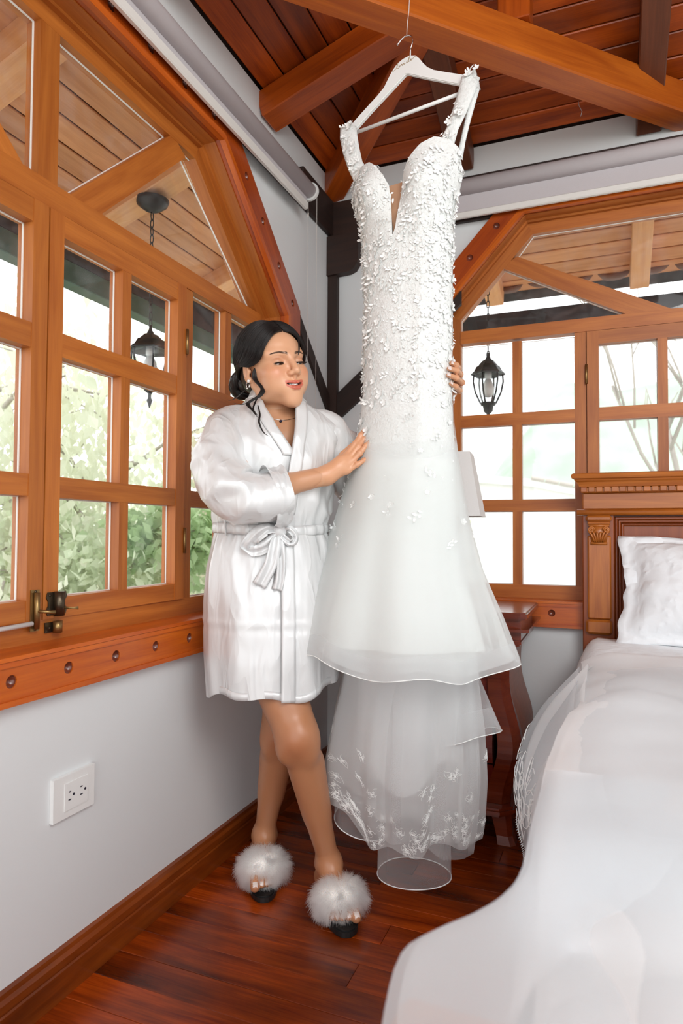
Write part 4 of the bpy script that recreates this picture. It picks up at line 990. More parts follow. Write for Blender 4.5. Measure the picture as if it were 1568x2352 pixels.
# dress -------------------------------------------------------------
dress = empty('wedding_dress', DR, DROT); tag(dress, 'white lace mermaid wedding dress with flower appliques hanging from the wooden beam', 'dress')
DT = [(2.10, .172, .082, -.004), (2.03, .172, .085, -.004), (1.964, .148, .080, -.004), (1.90, .140, .076, -.004), (1.837, .137, .072, -.003), (1.709, .135, .072, .0), (1.582, .136, .074, -.002), (1.456, .137, .076, -.005), (1.356, .143, .085, -.008),
      (1.268, .158, .10, -.012), (1.205, .169, .115, -.014), (1.081, .197, .15, -.020), (.956, .235, .19, -.024), (.833, .284, .23, -.024), (.734, .318, .255, -.023), (.66, .322, .26, -.022), (0.0, .32, .27, -.021)]
DT = DT[::-1]
_z = np.array([d[0] for d in DT]); _a = np.array([d[1] for d in DT]); _b = np.array([d[2] for d in DT]); _c = np.array([d[3] for d in DT])
def dress_r(th, z, shrink=1.0):
    """outer surface of bodice and skirt in dress coordinates; th in radians, front at -pi/2"""
    a = np.interp(z, _z, _a); b = np.interp(z, _z, _b); c = np.interp(z, _z, _c)
    fl = smoothstep(1.35, 0.66, z)
    s = shrink + (1 - shrink) * smoothstep(0.95, 1.4, z)
    f = 1 + fl * (0.055 * np.cos(7 * th + 0.9) + 0.028 * np.cos(12 * th + 2.0))
    x = c + a * s * f * np.cos(th); y = b * s * f * np.sin(th)
    front = np.clip(-np.sin(th), 0, 1) ** 0.5
    bust = np.exp(-((z - 2.015) / 0.075) ** 2) * front
    y = y - 0.035 * bust * (np.exp(-((x + 0.086) / 0.055) ** 2) + np.exp(-((x - 0.092) / 0.055) ** 2))
    y = y + 0.022 * bust * np.exp(-((x - 0.004) / 0.030) ** 2)
    y = y + 0.010 * smoothstep(1.95, 1.8, z) * smoothstep(1.3, 1.6, z) * np.sin(9 * x + 3.2 * z) * front
    y = y - 0.006 * np.exp(-((x - 0.075) / 0.022) ** 2) * smoothstep(1.0, 1.4, z) * smoothstep(2.0, 1.85, z) * front
    return x, y
TOPX = [-.175, -.150, -.115, -.080, -.050, -.026, -.0145, -.0115, -.0080, .0020, .0120, .0230, .0300, .0500, .0800, .1150, .1500, .1750]
TOPZ = [2.075, 2.100, 2.112, 2.108, 2.082, 2.045, 2.020, 1.950, 1.880, 1.900, 1.960, 2.020, 2.045, 2.080, 2.112, 2.128, 2.120, 2.095]
def top_z(th):
    x = np.interp(2.03, _z, _a) * np.cos(th); s = np.sin(th)
    front = np.interp(x, TOPX, TOPZ); back = 1.93 + 0.06 * smoothstep(0.10, 0.17, np.abs(x)); k = smoothstep(-0.25, 0.15, s)
    return front * (1 - k) + back * k
def ring_mesh(name, fn, nth, nv, mat, parent, smooth=True, span=(0, 2 * math.pi), closed=True):
    th = np.linspace(span[0], span[1], nth, endpoint=not closed); v = np.linspace(0, 1, nv)
    T, Vv = np.meshgrid(th, v); x, y, z = fn(T, Vv)
    P_ = np.stack([x, y, z], -1).reshape(-1, 3)
    i = np.arange(nv - 1)[:, None] * nth + np.arange(nth if closed else nth - 1)[None, :]
    j = np.arange(nv - 1)[:, None] * nth + (np.arange(nth if closed else nth - 1)[None, :] + 1) % nth
    F_ = np.stack([i, i + nth, j + nth, j], -1).reshape(-1, 4)
    return obj(name, mesh(name, P_, F_, smooth), mat, parent, DM)
def shell(shrink, z_lo, top=True):
    def fn(T, V):
        zt = top_z(T) if top else np.full_like(T, 1.36)
        z = zt + (z_lo - zt) * V
        x, y = dress_r(T, z, shrink); return x, y, z
    return fn
ring_mesh('bodice', shell(0.78, 1.25), 420, 110, M['bodice'], dress)
def lin(T, V):
    z = 1.25 + (0.745 - 1.25) * V
    x, y = dress_r(T, z, 0.78); return x, y, z
ring_mesh('lining', lin, 120, 40, M['lining'], dress)
# nude plunge panel
th_ = np.linspace(-0.042, 0.048, 8); V = []; 
for k in range(14):
    z = 1.865 + 0.175 * k / 13
    for x in th_: V.append((0.003 + (x) * (0.35 + 0.65 * k / 13), -0.046 - 0.016 * (1 - k / 13), z))
obj('nude_panel', mesh('nude_panel', V, [(k * 8 + j, k * 8 + j + 1, k * 8 + 9 + j, k * 8 + 8 + j) for k in range(13) for j in range(7)], True), M['nude'], dress, DM)
# outer tulle skirt, front edges split in panels so it reads as overlapping gores
def hem_z(T): return 0.706 + 0.018 * np.sin(2 * T + 0.4) + 0.012 * np.cos(7 * T + 0.9) + 0.03 * np.clip(np.sin(T), 0, 1)
def over(off, z_top, dz=0.0, ph=0.0, amp=1.0):
    def fn(T, V):
        zt = z_top; zh = hem_z(T) + dz; z = zt + (zh - zt) * V
        x, y = dress_r(T, z)
        fl = smoothstep(1.35, 0.66, z)
        g = 1 + off / 0.2 * fl + amp * fl * 0.03 * np.cos(5 * T + ph)
        return x * (g + 0.003 / 0.14), y * (g + 0.003 / 0.1), z
    return fn
def density(o, z0, z1):
    me_ = o.data; a_ = me_.attributes.new('weave', 'FLOAT', 'POINT'); co = np.zeros(len(me_.vertices) * 3, np.float32); me_.vertices.foreach_get('co', co)
    a_.data.foreach_set('value', smoothstep(z0, z1, co[2::3]).astype(np.float32))
density(ring_mesh('tulle_overskirt', over(0.0, 1.50), 240, 66, M['tulle'], dress), 1.49, 1.12)
density(ring_mesh('tulle_overskirt', over(-0.012, 1.40, 0.012, 1.3, 1.4), 200, 48, M['tulle'], dress), 1.39, 1.08)
ring_mesh('tulle_overskirt', over(-0.03, 1.30, 0.03, 3.3, 1.6), 160, 40, M['tulle_thin'], dress)
def band(off, h, dz=0.0, ph=0.0, amp=1.0):
    base = over(off, 1.40, dz, ph, amp)
    def fn(T, V):
        zh = hem_z(T) + dz; z = zh + h * (1 - V)
        vv = (z - 1.40) / (zh - 1.40); x, y, _ = base(T, vv); return x * 1.003, y * 1.003, z
    return fn
ring_mesh('hem_band', band(0.0, 0.055), 240, 6, M['horsehair'], dress)
ring_mesh('hem_band', band(-0.012, 0.055, 0.012, 1.3, 1.4), 200, 6, M['horsehair'], dress)
def cord_ring(name, fn, n, r, mat, parent):
    T = np.linspace(0, 2 * math.pi, n); x, y, z = fn(T, np.ones_like(T))
    Vv, Ff = tube_geo([dloc(p) for p in zip(x, y, z)], r, 5, False); return obj(name, mesh(name, Vv, Ff, True), mat, parent)
cord_ring('hem_cord', band(0.0, 0.055), 200, 0.0013, M['lace'], dress)
# underskirt: long lace layer under the overskirt
def under_w(z): return np.interp(z, [0.10, 0.155, 0.28, 0.40, 0.53, 0.648, 0.80, 1.05], [.190, .200, .222, .232, .222, .205, .19, .16])
def under(hem, k=1.0, amp=1.0, ph=0.0):
    def fn(T, V):
        zt = 1.05; z = zt + (hem(T) - zt) * V
        w = under_w(z) * k; cx = np.interp(z, [0.15, 0.4, 0.7], [-.020, -.022, .0])
        f = 1 + amp * smoothstep(0.9, 0.3, z) * (0.07 * np.cos(6 * T + 1.0 + ph) + 0.045 * np.cos(11 * T + 2 * ph) + 0.02 * np.cos(19 * T + ph))
        return cx + w * f * np.cos(T), w * 0.62 * f * np.sin(T) + 0.01, z
    return fn
def hem_a(T):
    x = np.cos(T); return 0.208 + 0.115 * smoothstep(-0.05, -1.0, x) + 0.03 * smoothstep(0.1, 1.0, x) + 0.012 * np.cos(9 * T)
def hem_b(T):
    x = np.cos(T); return 0.245 + 0.06 * smoothstep(0.0, -1.0, x) - 0.045 * smoothstep(0.3, 1.0, x) + 0.010 * np.cos(7 * T + 1)
ring_mesh('lace_underskirt', under(hem_a), 220, 60, M['tulle_lace'], dress)
ring_mesh('tulle_underskirt', under(hem_b, 0.95, 1.4, 0.8), 220, 50, M['tulle_thin'], dress)
ring_mesh('tulle_underskirt', under(lambda T: hem_b(T) + 0.05, 0.88, 1.2, 2.2), 160, 40, M['tulle_lace'], dress)
def inner_lining(T, V):
    z = 0.8 + (0.40 + 0.05 * np.cos(3 * T + 1) - 0.8) * V; return 0.150 * np.cos(T) * (1 + 0.05 * np.cos(6 * T)), 0.105 * np.sin(T) * (1 + 0.05 * np.cos(6 * T)), z
ring_mesh('underskirt_lining', inner_lining, 90, 16, M['veil'], dress)
# horsehair loops that hang lowest, and the flounce at the right side
def loop(cx, cy, a, b, z0, z1, slope=0.0, tilt=0.0):
    def fn(T, V):
        z = z1 + (z0 - z1) * V + slope * np.cos(T) + tilt * np.sin(T)
        k = 1 + 0.03 * V + 0.03 * np.cos(3 * T); return cx + a * k * np.cos(T), cy + b * k * np.sin(T), z
    return fn
for args in ((0.024, -0.010, 0.105, 0.062, 0.112, 0.262, 0.012, 0.014), (-0.135, -0.02, 0.078, 0.072, 0.220, 0.330, -0.022, 0.01)):
    ring_mesh('horsehair_loop', loop(*args), 90, 14, M['horsehair'], dress)
    cord_ring('loop_cord', loop(*args), 90, 0.0015, M['lace'], dress)
def flounce(T, V):
    z = 0.690 - V * (0.185 - 0.03 * np.cos(T)) ; k = 0.035 + 0.045 * V
    return 0.155 + k * np.cos(T) * (1 + 0.15 * np.cos(3 * T)) + 0.022 * V, 0.01 + 0.075 * np.sin(T) * (0.7 + 0.3 * V), z
ring_mesh('side_flounce', flounce, 80, 18, M['tulle_thin'], dress)
ring_mesh('side_flounce', lambda T, V: flounce(T, 0.62 + 0.38 * V), 80, 8, M['horsehair'], dress); cord_ring('flounce_cord', flounce, 80, 0.0013, M['lace'], dress)
# straps
def strap(pts, wid, name='strap'):
    V = []; n = len(pts); m = 7
    for k, (p, w_) in enumerate(zip(pts, wid)):
        d = (Vector(pts[min(k + 1, n - 1)]) - Vector(pts[max(k - 1, 0)])).normalized(); s = d.cross(Vector((0.25, -1, 0.15))).normalized()
        for j in range(m):
            t = j / (m - 1) * 2 - 1
            V.append(Vector(p) + s * w_ * t + Vector((0, 0.006 * t * t, 0)) + Vector((0, 0.002 * math.sin(9 * t + 5 * k), 0)))
    o = obj(name, mesh(name, V, [(k * m + j, k * m + j + 1, k * m + m + 1 + j, k * m + m + j) for k in range(n - 1) for j in range(m - 1)], True), M['bodice'], dress, DM)
    s = o.modifiers.new('t', 'SOLIDIFY'); s.thickness = 0.002
    return o
SL_ = [(-0.196, 0.032, 2.292), (-0.199, 0.008, 2.305), (-0.203, -0.010, 2.290), (-0.196, -0.018, 2.255), (-0.184, -0.022, 2.205), (-0.166, -0.028, 2.150), (-0.140, -0.036, 2.105), (-0.115, -0.05, 2.07)]
SR_ = [(0.190, 0.034, 2.290), (0.193, 0.008, 2.313), (0.192, -0.010, 2.298), (0.182, -0.016, 2.255), (0.165, -0.022, 2.205), (0.146, -0.028, 2.160), (0.128, -0.034, 2.118), (0.115, -0.045, 2.07)]
strap(SL_, [0.012, 0.022, 0.026, 0.027, 0.026, 0.024, 0.026, 0.03]); strap(SR_, [0.012, 0.024, 0.026, 0.023, 0.021, 0.018, 0.024, 0.03])
strap([(0.196, 0.030, 2.285), (0.198, 0.012, 2.280), (0.192, -0.002, 2.235), (0.178, 0.0, 2.18), (0.165, 0.0, 2.13), (0.158, -0.01, 2.08)], [0.010, 0.012, 0.011, 0.008, 0.008, 0.01], 'strap_back')

# appliques -------------------------------------------------------------
def petal(ang, L, w, lift, cup):
    c, s = math.cos(ang), math.sin(ang); pr = [(0, 0, 0), (0.35, 0.8, cup), (0.7, 1.0, lift), (1.0, 0.35, lift * 1.6)]
    V = []
    for t, ww, h in pr:
        for q in (-1, 0, 1):
            x = t * L; y = q * ww * w; z = h * L - (0.12 * L if q == 0 and 0 < t < 1 else 0)
            V.append((c * x - s * y, s * x + c * y, z))
    F_ = [(3 * k + j, 3 * k + j + 1, 3 * k + 4 + j, 3 * k + 3 + j) for k in range(3) for j in range(2)]
    return V, F_
def flower_geo(r, n=5, seed=0):
    q = random.Random(seed); ps = [petal(2 * math.pi * k / n + q.uniform(-.2, .2), r * q.uniform(.85, 1.1), r * 0.36, q.uniform(.10, .32), 0.10) for k in range(n)]
    ps.append(([(0.15 * r * math.cos(a), 0.15 * r * math.sin(a), h * r) for a, h in [(k * 1.05, 0.22) for k in range(6)]] + [(0, 0, 0.36 * r)], [(k, (k + 1) % 6, 6) for k in range(6)]))
    return join_geo(ps)
def sprig_geo(r, n=5, seed=0):
    q = random.Random(seed); out = []
    for k in range(n):
        V, F_ = petal((0.7 if k % 2 else -0.7) + q.uniform(-.25, .25), r * q.uniform(.55, .8), r * 0.17, q.uniform(.1, .45), 0.12)
        out.append(([(x + r * (k - n / 2) * 0.38, y, z) for x, y, z in V], F_))
    return join_geo(out)
FL = []
for k in range(4):
    me = mesh('applique_flower', *flower_geo(0.0095 + 0.0014 * k, 5, k), smooth=True); me.materials.append(M['lace']); FL.append(('applique_flower', me))
for k in range(3):
    me = mesh('applique_leaf', *sprig_geo(0.016 + 0.0025 * k, 5, 10 + k), smooth=True); me.materials.append(M['lace']); FL.append(('applique_leaf', me))
def surf(th, z, skirt=False):
    def p(t_, z_):
        x, y = dress_r(np.array(t_), np.array(z_)); return Vector((float(x), float(y), float(z_)))
    a = p(th, z); du = p(th + 0.01, z) - p(th - 0.01, z); dv = p(th, z + 0.004) - p(th, z - 0.004)
    n = du.cross(dv).normalized()
    out = Vector((a.x, a.y * 1.4, 0)) if True else None
    if n.dot(out) < 0: n = -n
    return a, n, dv.normalized()
q = random.Random(11)
def dens(z): return 1.0 if z > 1.78 else (0.85 if z > 1.5 else 0.55 if z > 1.38 else 0.10)
spots = []
tries = 0
while len(spots) < 275 and tries < 20000:
    tries += 1
    th = q.uniform(-math.pi * 1.06, 0.06 * math.pi); z = q.uniform(1.02, 2.09)
    zt = float(top_z(np.array(th)))
    if z > zt - 0.006 or q.random() > dens(z): continue
    ex = abs(math.cos(th))
    if z < 1.75 and q.random() > 0.35 + 0.65 * ex: continue
    x, y = dress_r(np.array(th), np.array(z)); pt = Vector((float(x), float(y), z))
    md = 0.016 if z > 1.75 else 0.021
    if any((pt - s[2]).length < md for s in spots): continue
    spots.append((th, z, pt))
def place(me_name, a, n, roll, sc):
    name, me = me_name; o = bpy.data.objects.new(name, me)
    m = n.to_track_quat('Z', 'Y').to_matrix().to_4x4() @ Matrix.Rotation(roll, 4, 'Z') @ Matrix.Scale(sc, 4)
    m.translation = a + n * 0.002
    link(o, DM @ m, dress)
for th, z, pt in spots:
    a, n, dv = surf(th, z); place(FL[q.choice((0, 0, 1, 1, 2, 3, 4, 4, 5, 6))], a, n, q.uniform(0, 6.28), q.uniform(0.75, 1.25))
for pts in (SL_, SR_):
    for k in range(17):
        t = q.uniform(1.2, 6.6); i_ = int(t); p = Vector(pts[i_]).lerp(Vector(pts[i_ + 1]), t - i_) + Vector((q.uniform(-.018, .018), -0.004, q.uniform(-.01, .01)))
        place(FL[q.choice((0, 1, 2, 4, 5))], p, Vector((q.uniform(-.4, .4), -1, q.uniform(-.2, .4))).normalized(), q.uniform(0, 6.28), q.uniform(0.7, 1.1))
# trailing sprays on the side of the overskirt
for k in range(12):
    z = 1.02 - 0.20 * k / 11; th = -2.72 - 0.10 * math.sin(k) * 0.5; a, n, dv = surf(th, z); place(FL[q.choice((0, 1, 4, 5, 6))], a + n * 0.006, n, q.uniform(0, 6.28), q.uniform(0.8, 1.2))
# fine embroidery: cords, tiny leaves and beads, joined
parts = []
for k in range(1500):
    th = q.uniform(-math.pi * 1.05, 0.05 * math.pi); z = q.uniform(1.15, 2.09)
    if z > float(top_z(np.array(th))) - 0.004 or q.random() > (1 if z > 1.75 else 0.55 if z > 1.42 else 0.12): continue
    a, n, dv = surf(th, z); s = n.cross(dv)
    if k % 3 == 0:
        r = q.uniform(0.006, 0.014); a0 = q.uniform(0, 6.28); pts = [a + n * 0.001 + (s * math.cos(a0 + j * 0.7) + dv * math.sin(a0 + j * 0.7)) * r * (1 - 0.1 * j) for j in range(7)]
        parts.append(tube_geo(pts, 0.0007, 4, False))
    else:
        d = (s * q.uniform(-1, 1) + dv * q.uniform(-1, 1)).normalized(); e = n.cross(d); L = q.uniform(0.006, 0.013)
        parts.append(([a + n * 0.001, a + d * L * 0.5 + e * L * 0.28 + n * 0.003, a + d * L + n * 0.004, a + d * L * 0.5 - e * L * 0.28 + n * 0.003], [(0, 1, 2, 3)]))
tag(obj('embroidery', mesh('embroidery', *join_geo(parts)), M['lace'], dress, DM), kind='stuff')
parts = []
OCT = [(1, 0, 0), (0, 1, 0), (-1, 0, 0), (0, -1, 0), (0, 0, 1), (0, 0, -1)]; OF = [(0, 1, 4), (1, 2, 4), (2, 3, 4), (3, 0, 4), (1, 0, 5), (2, 1, 5), (3, 2, 5), (0, 3, 5)]
for k in range(420):
    th = q.uniform(-math.pi, 0); z = q.uniform(1.5, 2.09) if k % 3 else q.uniform(1.85, 2.09)
    if z > float(top_z(np.array(th))) - 0.004: continue
    a, n, dv = surf(th, z); r = q.uniform(0.0012, 0.0021); parts.append(([a + n * 0.004 + Vector(p) * r for p in OCT], OF))
tag(obj('beads', mesh('beads', *join_geo(parts)), M['bead'], dress, DM), kind='stuff')
# lace motif near the hem of the underskirt: sprays of fine cords
parts = []
fn = under(hem_a)
def us_pt(th, v, off=0.0):
    x, y, z = fn(np.array([th]), np.array([v])); return Vector((float(x[0]) * (1 + off), float(y[0]) * (1 + off), float(z[0])))
for k in range(95):
    th = q.uniform(-math.pi * 1.0, 0.02 * math.pi); v0 = 0.985 - abs(q.gauss(0, 0.05)) if k % 4 else q.uniform(0.72, 0.92)
    for j in range(13):
        a = q.uniform(0, 6.283); L = q.uniform(0.25, 0.75); pts = []; bend = q.uniform(-1.0, 1.0); w1, w2 = q.uniform(3, 8), q.uniform(0, 6)
        for m_ in range(7):
            f = m_ / 6; aa = a + bend * f + 0.5 * math.sin(w1 * f + w2)
            pts.append(us_pt(th + math.cos(aa) * 0.13 * f * L, min(0.998, v0 + math.sin(aa) * 0.030 * f * L), 0.008))
        if (pts[0] - pts[-1]).length > 0.004: parts.append(tube_geo(pts, [0.0006 - 0.00005 * m_ for m_ in range(7)], 4, False))
tag(obj('hem_lace', mesh('hem_lace', *join_geo(parts)), M['lace'], dress, DM), kind='stuff')

# ------------------------------------------------------------------ bridal veil lying over the bed
M['veil_thin'] = sheer('veil_tulle_thin', (0.82, 0.86, 0.89), 0.30, 0.40)
M['veil_mid'] = sheer('veil_tulle_mid', (0.94, 0.955, 0.965), 0.48, 0.35)
veil = empty('bridal_veil', (1.3, -1.6, 0.70)); tag(veil, 'long white tulle veil spread over the bed and falling over its side and foot', 'veil')
def grid_obj(name, fn, nu, nv, mat, parent):
    V = [fn(i_ / (nu - 1), j / (nv - 1)) for j in range(nv) for i_ in range(nu)]
    F_ = [(j * nu + i_, j * nu + i_ + 1, (j + 1) * nu + i_ + 1, (j + 1) * nu + i_) for j in range(nv - 1) for i_ in range(nu - 1)]
    return obj(name, mesh(name, V, F_, True), mat, parent)
def nz3(x, y, z, s=1.0): return noise.noise(Vector((x * s, y * s, z)))
def veil_top(u, v):
    """u 0 left edge of the bed .. 1 right, v 0 toward the head .. 1 over the foot rail"""
    y = -0.52 - 0.16 * (1 - u) + 0.22 * u - v * (1.92 - 0.1 * (1 - u))
    x = 1.086 + u * 1.44 + 0.02 * math.sin(v * 9)
    z = 0.704 - 0.03 * (1 - min(1, u * 14)) ** 2 + 0.026 * max(0, nz3(x * 1.2, y, 2.0, 3.2)) + 0.012 * nz3(x, y, 7.0, 8.0)
    d = max(0.0, -2.13 - y); z -= max(0.0, 0.03 - abs(-2.16 - y)) * 0 + 0.45 * max(0, d - 0.12) ** 1.1 + 0.022 * smoothstep(-1.9, -2.1, y)
    z += 0.045 * math.exp(-((y + 1.72) / 0.13) ** 2) * math.exp(-((x - 1.75) / 0.45) ** 2) + 0.03 * math.exp(-((y + 0.62 + 0.2 * x) / 0.10) ** 2) * smoothstep(1.35, 1.8, x)
    return (x, y, z)
grid_obj('tulle_layer', veil_top, 60, 80, M['veil_mid'], veil)
grid_obj('tulle_layer', lambda u, v: (lambda p: (p[0] + 0.03, p[1] + 0.05 * nz3(p[0], p[1], 3.3, 2), p[2] + 0.010 + 0.008 * nz3(p[0], p[1], 9.0, 6)))(veil_top(u, 0.12 + 0.90 * v)), 50, 60, M['veil_thin'], veil)
grid_obj('tulle_layer', lambda u, v: (lambda p: (p[0] + 0.01, p[1], p[2] - 0.008))(veil_top(u, 0.02 + 0.78 * v)), 50, 60, M['veil'], veil)
def lace_fall(u, v):
    """bunch of lace edged tulle hanging off the side of the bed; v down"""
    y = -0.66 - 0.50 * u
    swell = max(0.0, math.sin(math.pi * min(1, u * 1.02))) ** 0.8
    lump = 0.022 * math.sin(u * 13 + 0.5) + 0.010 * math.sin(u * 29)
    out = swell * (0.125 + lump) * math.sin(min(1.0, v * 1.10) * math.pi * 0.60)
    z = 0.695 - v * (0.10 + 0.36 * smoothstep(0.0, 0.7, u)) + 0.012 * math.sin(u * 17) - 0.05 * (1 - smoothstep(0.0, 0.35, u))
    return (1.090 - 0.010 * min(1, v * 4) - out + 0.025 * (1 - smoothstep(0.0, 0.35, u)), y + 0.02 * math.sin(v * 7 + u * 9) * swell, z)
grid_obj('lace_fall', lace_fall, 60, 26, M['veil_thin'], veil)
grid_obj('lace_fall', lambda u, v: (lambda p: (p[0] + 0.022, p[1] - 0.03, p[2] + 0.015))(lace_fall(u, v)), 50, 20, M['veil'], veil)
parts = []
for k in range(70):                                      # scalloped lace cords along its edge
    u = q.uniform(0.25, 1.0); v = q.uniform(0.5, 0.98)
    pts = [Vector(lace_fall(min(1, u + 0.03 * math.cos(a) * (1 + 0.3 * math.cos(3 * a))), min(1, v + 0.07 * math.sin(a)))) + Vector((-0.003, -0.001, 0)) for a in [j * 0.7 for j in range(9)]]
    parts.append(tube_geo(pts, 0.0012, 4, False))
for k in range(140):
    u = k / 139; p = Vector(lace_fall(u, 1.0)); parts.append(tube_geo([p, p + Vector((-0.006, 0, -0.006))], 0.0007, 4, False))
tag(obj('lace_edging', mesh('lace_edging', *join_geo(parts)), M['lace'], veil), kind='stuff')
def drape(u, v):
    """foreground fall over the foot corner; u along the bed side, v outward and down"""
    y = -1.72 - 0.74 * u
    B = float(np.interp(u, [0, 0.36, 0.42, 0.46, 0.50, 0.56, 0.672, 1.0], [0.0, 0.0, 0.050, 0.085, 0.106, 0.102, 0.085, 0.065]))
    if v < 0.3:
        x = 1.40 - (v / 0.3) * 0.320; z = 0.706 + 0.012 * nz3(x, y, 1.0, 5)
    else:
        t = (v - 0.3) / 0.7
        x = 1.080 - B * math.sin(min(1, t * 2.2) * math.pi / 2) + 0.008 * math.sin(u * 22 + 3 * t) * t
        z = 0.706 - 0.032 * math.sin(min(1, t * 2.2) * math.pi / 2) - 0.42 * max(0, t - 0.3) ** 1.1
    z -= 0.45 * max(0, -2.25 - y) ** 1.1 + 0.022 * float(smoothstep(-1.9, -2.1, y))
    return (x, y + 0.012 * math.sin(v * 8), max(0.07, z))
grid_obj('corner_drape', drape, 60, 40, M['veil_thin'], veil)
grid_obj('corner_drape', lambda u, v: (lambda p: (p[0] - 0.012 * v, p[1] - 0.02, p[2] + 0.006))(drape(u, v)), 50, 34, M['veil_thin'], veil)
parts = []
for k in range(130):
    a = q.uniform(0, 1); x, y, z = veil_top(0.20 + 0.28 * a + q.gauss(0, 0.012), 0.0 + abs(q.gauss(0, 0.012)) + (0.01 if k % 2 else 0.10 * (1 - a)))
    parts.append(([Vector((x, y, z + 0.006)) + Vector(p) * 0.0026 for p in OCT], OF))
tag(obj('sequins', mesh('sequins', *join_geo(parts)), M['bead'], veil), kind='stuff')
# ------------------------------------------------------------------ the woman
# distance-field modelling: round limbs are blended into one smooth skin, then meshed with surface nets
def f_cone(a, b, ra, rb):
    a = np.array(a, float); b = np.array(b, float)
    def f(P):
        ba = b - a; t = np.clip(((P - a) @ ba) / (ba @ ba), 0, 1)
        return np.linalg.norm(P - a - t[..., None] * ba, axis=-1) - (ra + (rb - ra) * t)
    m = max(ra, rb); return f, np.minimum(a, b) - m, np.maximum(a, b) + m
def f_ell(c, r, Rm=None):
    c = np.array(c, float); r = np.array(r, float); Rm = np.eye(3) if Rm is None else np.array(Rm, float)   # columns = axes
    def f(P):
        q = (P - c) @ Rm; k0 = np.linalg.norm(q / r, axis=-1); k1 = np.linalg.norm(q / (r * r), axis=-1) + 1e-9
        return k0 * (k0 - 1) / k1
    m = r.max(); return f, c - m, c + m
def smin(a, b, k):
    h = np.clip(0.5 + 0.5 * (b - a) / k, 0, 1); return b + (a - b) * h - k * h * (1 - h)
def field(ops, lo, hi, h):
    lo = np.array(lo, float); n = np.ceil((np.array(hi) - lo) / h).astype(int) + 1
    D = np.full(n, 0.08, np.float32)
    ax = [lo[i] + h * np.arange(n[i]) for i in range(3)]
    for op, (f, a, b), k in ops:
        m = k + 0.012
        s = [slice(max(0, int((a[i] - m - lo[i]) / h)), min(n[i], int((b[i] + m - lo[i]) / h) + 2)) for i in range(3)]
        if any(q.start >= q.stop for q in s): continue
        P = np.stack(np.meshgrid(*[ax[i][s[i]] for i in range(3)], indexing='ij'), -1)
        d = f(P).astype(np.float32); o = D[tuple(s)]
        D[tuple(s)] = smin(o, d, k) if op == '+' else -smin(-o, d, k)
    return D, lo, h
def surface_nets(D, lo, h):
    S = D < 0; n = D.shape
    c = np.zeros((n[0] - 1, n[1] - 1, n[2] - 1), np.uint8)
    cs = [(i, j, k) for i in (0, 1) for j in (0, 1) for k in (0, 1)]
    sub = lambda A, o: A[o[0]:n[0] - 1 + o[0], o[1]:n[1] - 1 + o[1], o[2]:n[2] - 1 + o[2]]
    for o in cs: c += sub(S, o)
    act = (c > 0) & (c < 8); idx = -np.ones(c.shape, np.int64); pts = np.argwhere(act); idx[act] = np.arange(len(pts))
    acc = np.zeros((len(pts), 3)); cnt = np.zeros(len(pts))
    val = {o: D[pts[:, 0] + o[0], pts[:, 1] + o[1], pts[:, 2] + o[2]] for o in cs}
    for o in cs:
        for ax in range(3):
            if o[ax]: continue
            p = list(o); p[ax] = 1; p = tuple(p); a, b = val[o], val[p]; x = (a < 0) != (b < 0)
            t = np.where(x, a / np.where(x, a - b, 1), 0); e = np.tile(np.array(o, float), (len(pts), 1)); e[:, ax] += t
            acc[x] += e[x]; cnt[x] += 1
    V = lo + h * (pts + acc / cnt[:, None])
    Fs = []
    for ax in range(3):
        u, v = [(1, 2), (2, 0), (0, 1)][ax]
        sl0 = [slice(None)] * 3; sl1 = [slice(None)] * 3; sl0[ax] = slice(0, -1); sl1[ax] = slice(1, None)
        a = S[tuple(sl0)]; b = S[tuple(sl1)]; cr = np.argwhere(a != b)
        ok = (cr[:, u] > 0) & (cr[:, v] > 0) & (cr[:, u] < n[u] - 1) & (cr[:, v] < n[v] - 1); cr = cr[ok]
        fl = a[cr[:, 0], cr[:, 1], cr[:, 2]]
        def at(du, dv):
            q = cr.copy(); q[:, u] -= du; q[:, v] -= dv; return idx[q[:, 0], q[:, 1], q[:, 2]]
        quad = np.stack([at(1, 1), at(0, 1), at(0, 0), at(1, 0)], 1)
        quad[~fl] = quad[~fl][:, ::-1]; Fs.append(quad)
    return V, np.concatenate(Fs)
def relax(V, F_, it=2, lam=0.5):
    e = np.concatenate([F_[:, [0, 1]], F_[:, [1, 2]], F_[:, [2, 3]], F_[:, [3, 0]]]); 
    for _ in range(it):
        s = np.zeros_like(V); c = np.zeros(len(V)); np.add.at(s, e[:, 0], V[e[:, 1]]); np.add.at(s, e[:, 1], V[e[:, 0]]); np.add.at(c, e[:, 0], 1); np.add.at(c, e[:, 1], 1)
        V = V + lam * (s / np.maximum(c, 1)[:, None] - V)
    return V

WROOT = Vector((0.3311, -1.0173, 0.0)); WYAW = 0.38285
WM = Matrix.Translation(WROOT) @ Matrix.Rotation(WYAW, 4, 'Z')
woman = empty('person', WROOT, WYAW)
tag(woman, 'smiling dark-haired woman in a short white satin robe and fluffy slippers, touching the dress', 'person')
HO = np.array([-0.0723, 0.010, 1.5286]); HS = 1.085
HR = np.array([[-0.7809, 0.6085, -0.1412], [-0.598, -0.7935, -0.1128], [-0.1807, -0.0036, 0.9835]])   # columns: her right, forward, up
def h2w(p): return HO + HS * (HR @ np.array(p, float))
def w2h(p): return HR.T @ (np.array(p, float) - HO) / HS
HM4 = Matrix([[*(HR[i] * HS), HO[i]] for i in range(3)] + [[0, 0, 0, 1]])
LA = np.array([0.95, 0.31, 0]); LA /= np.linalg.norm(LA); BK = np.array([-LA[1], LA[0], 0]); TR = np.array([LA, BK, [0, 0, 1]]).T
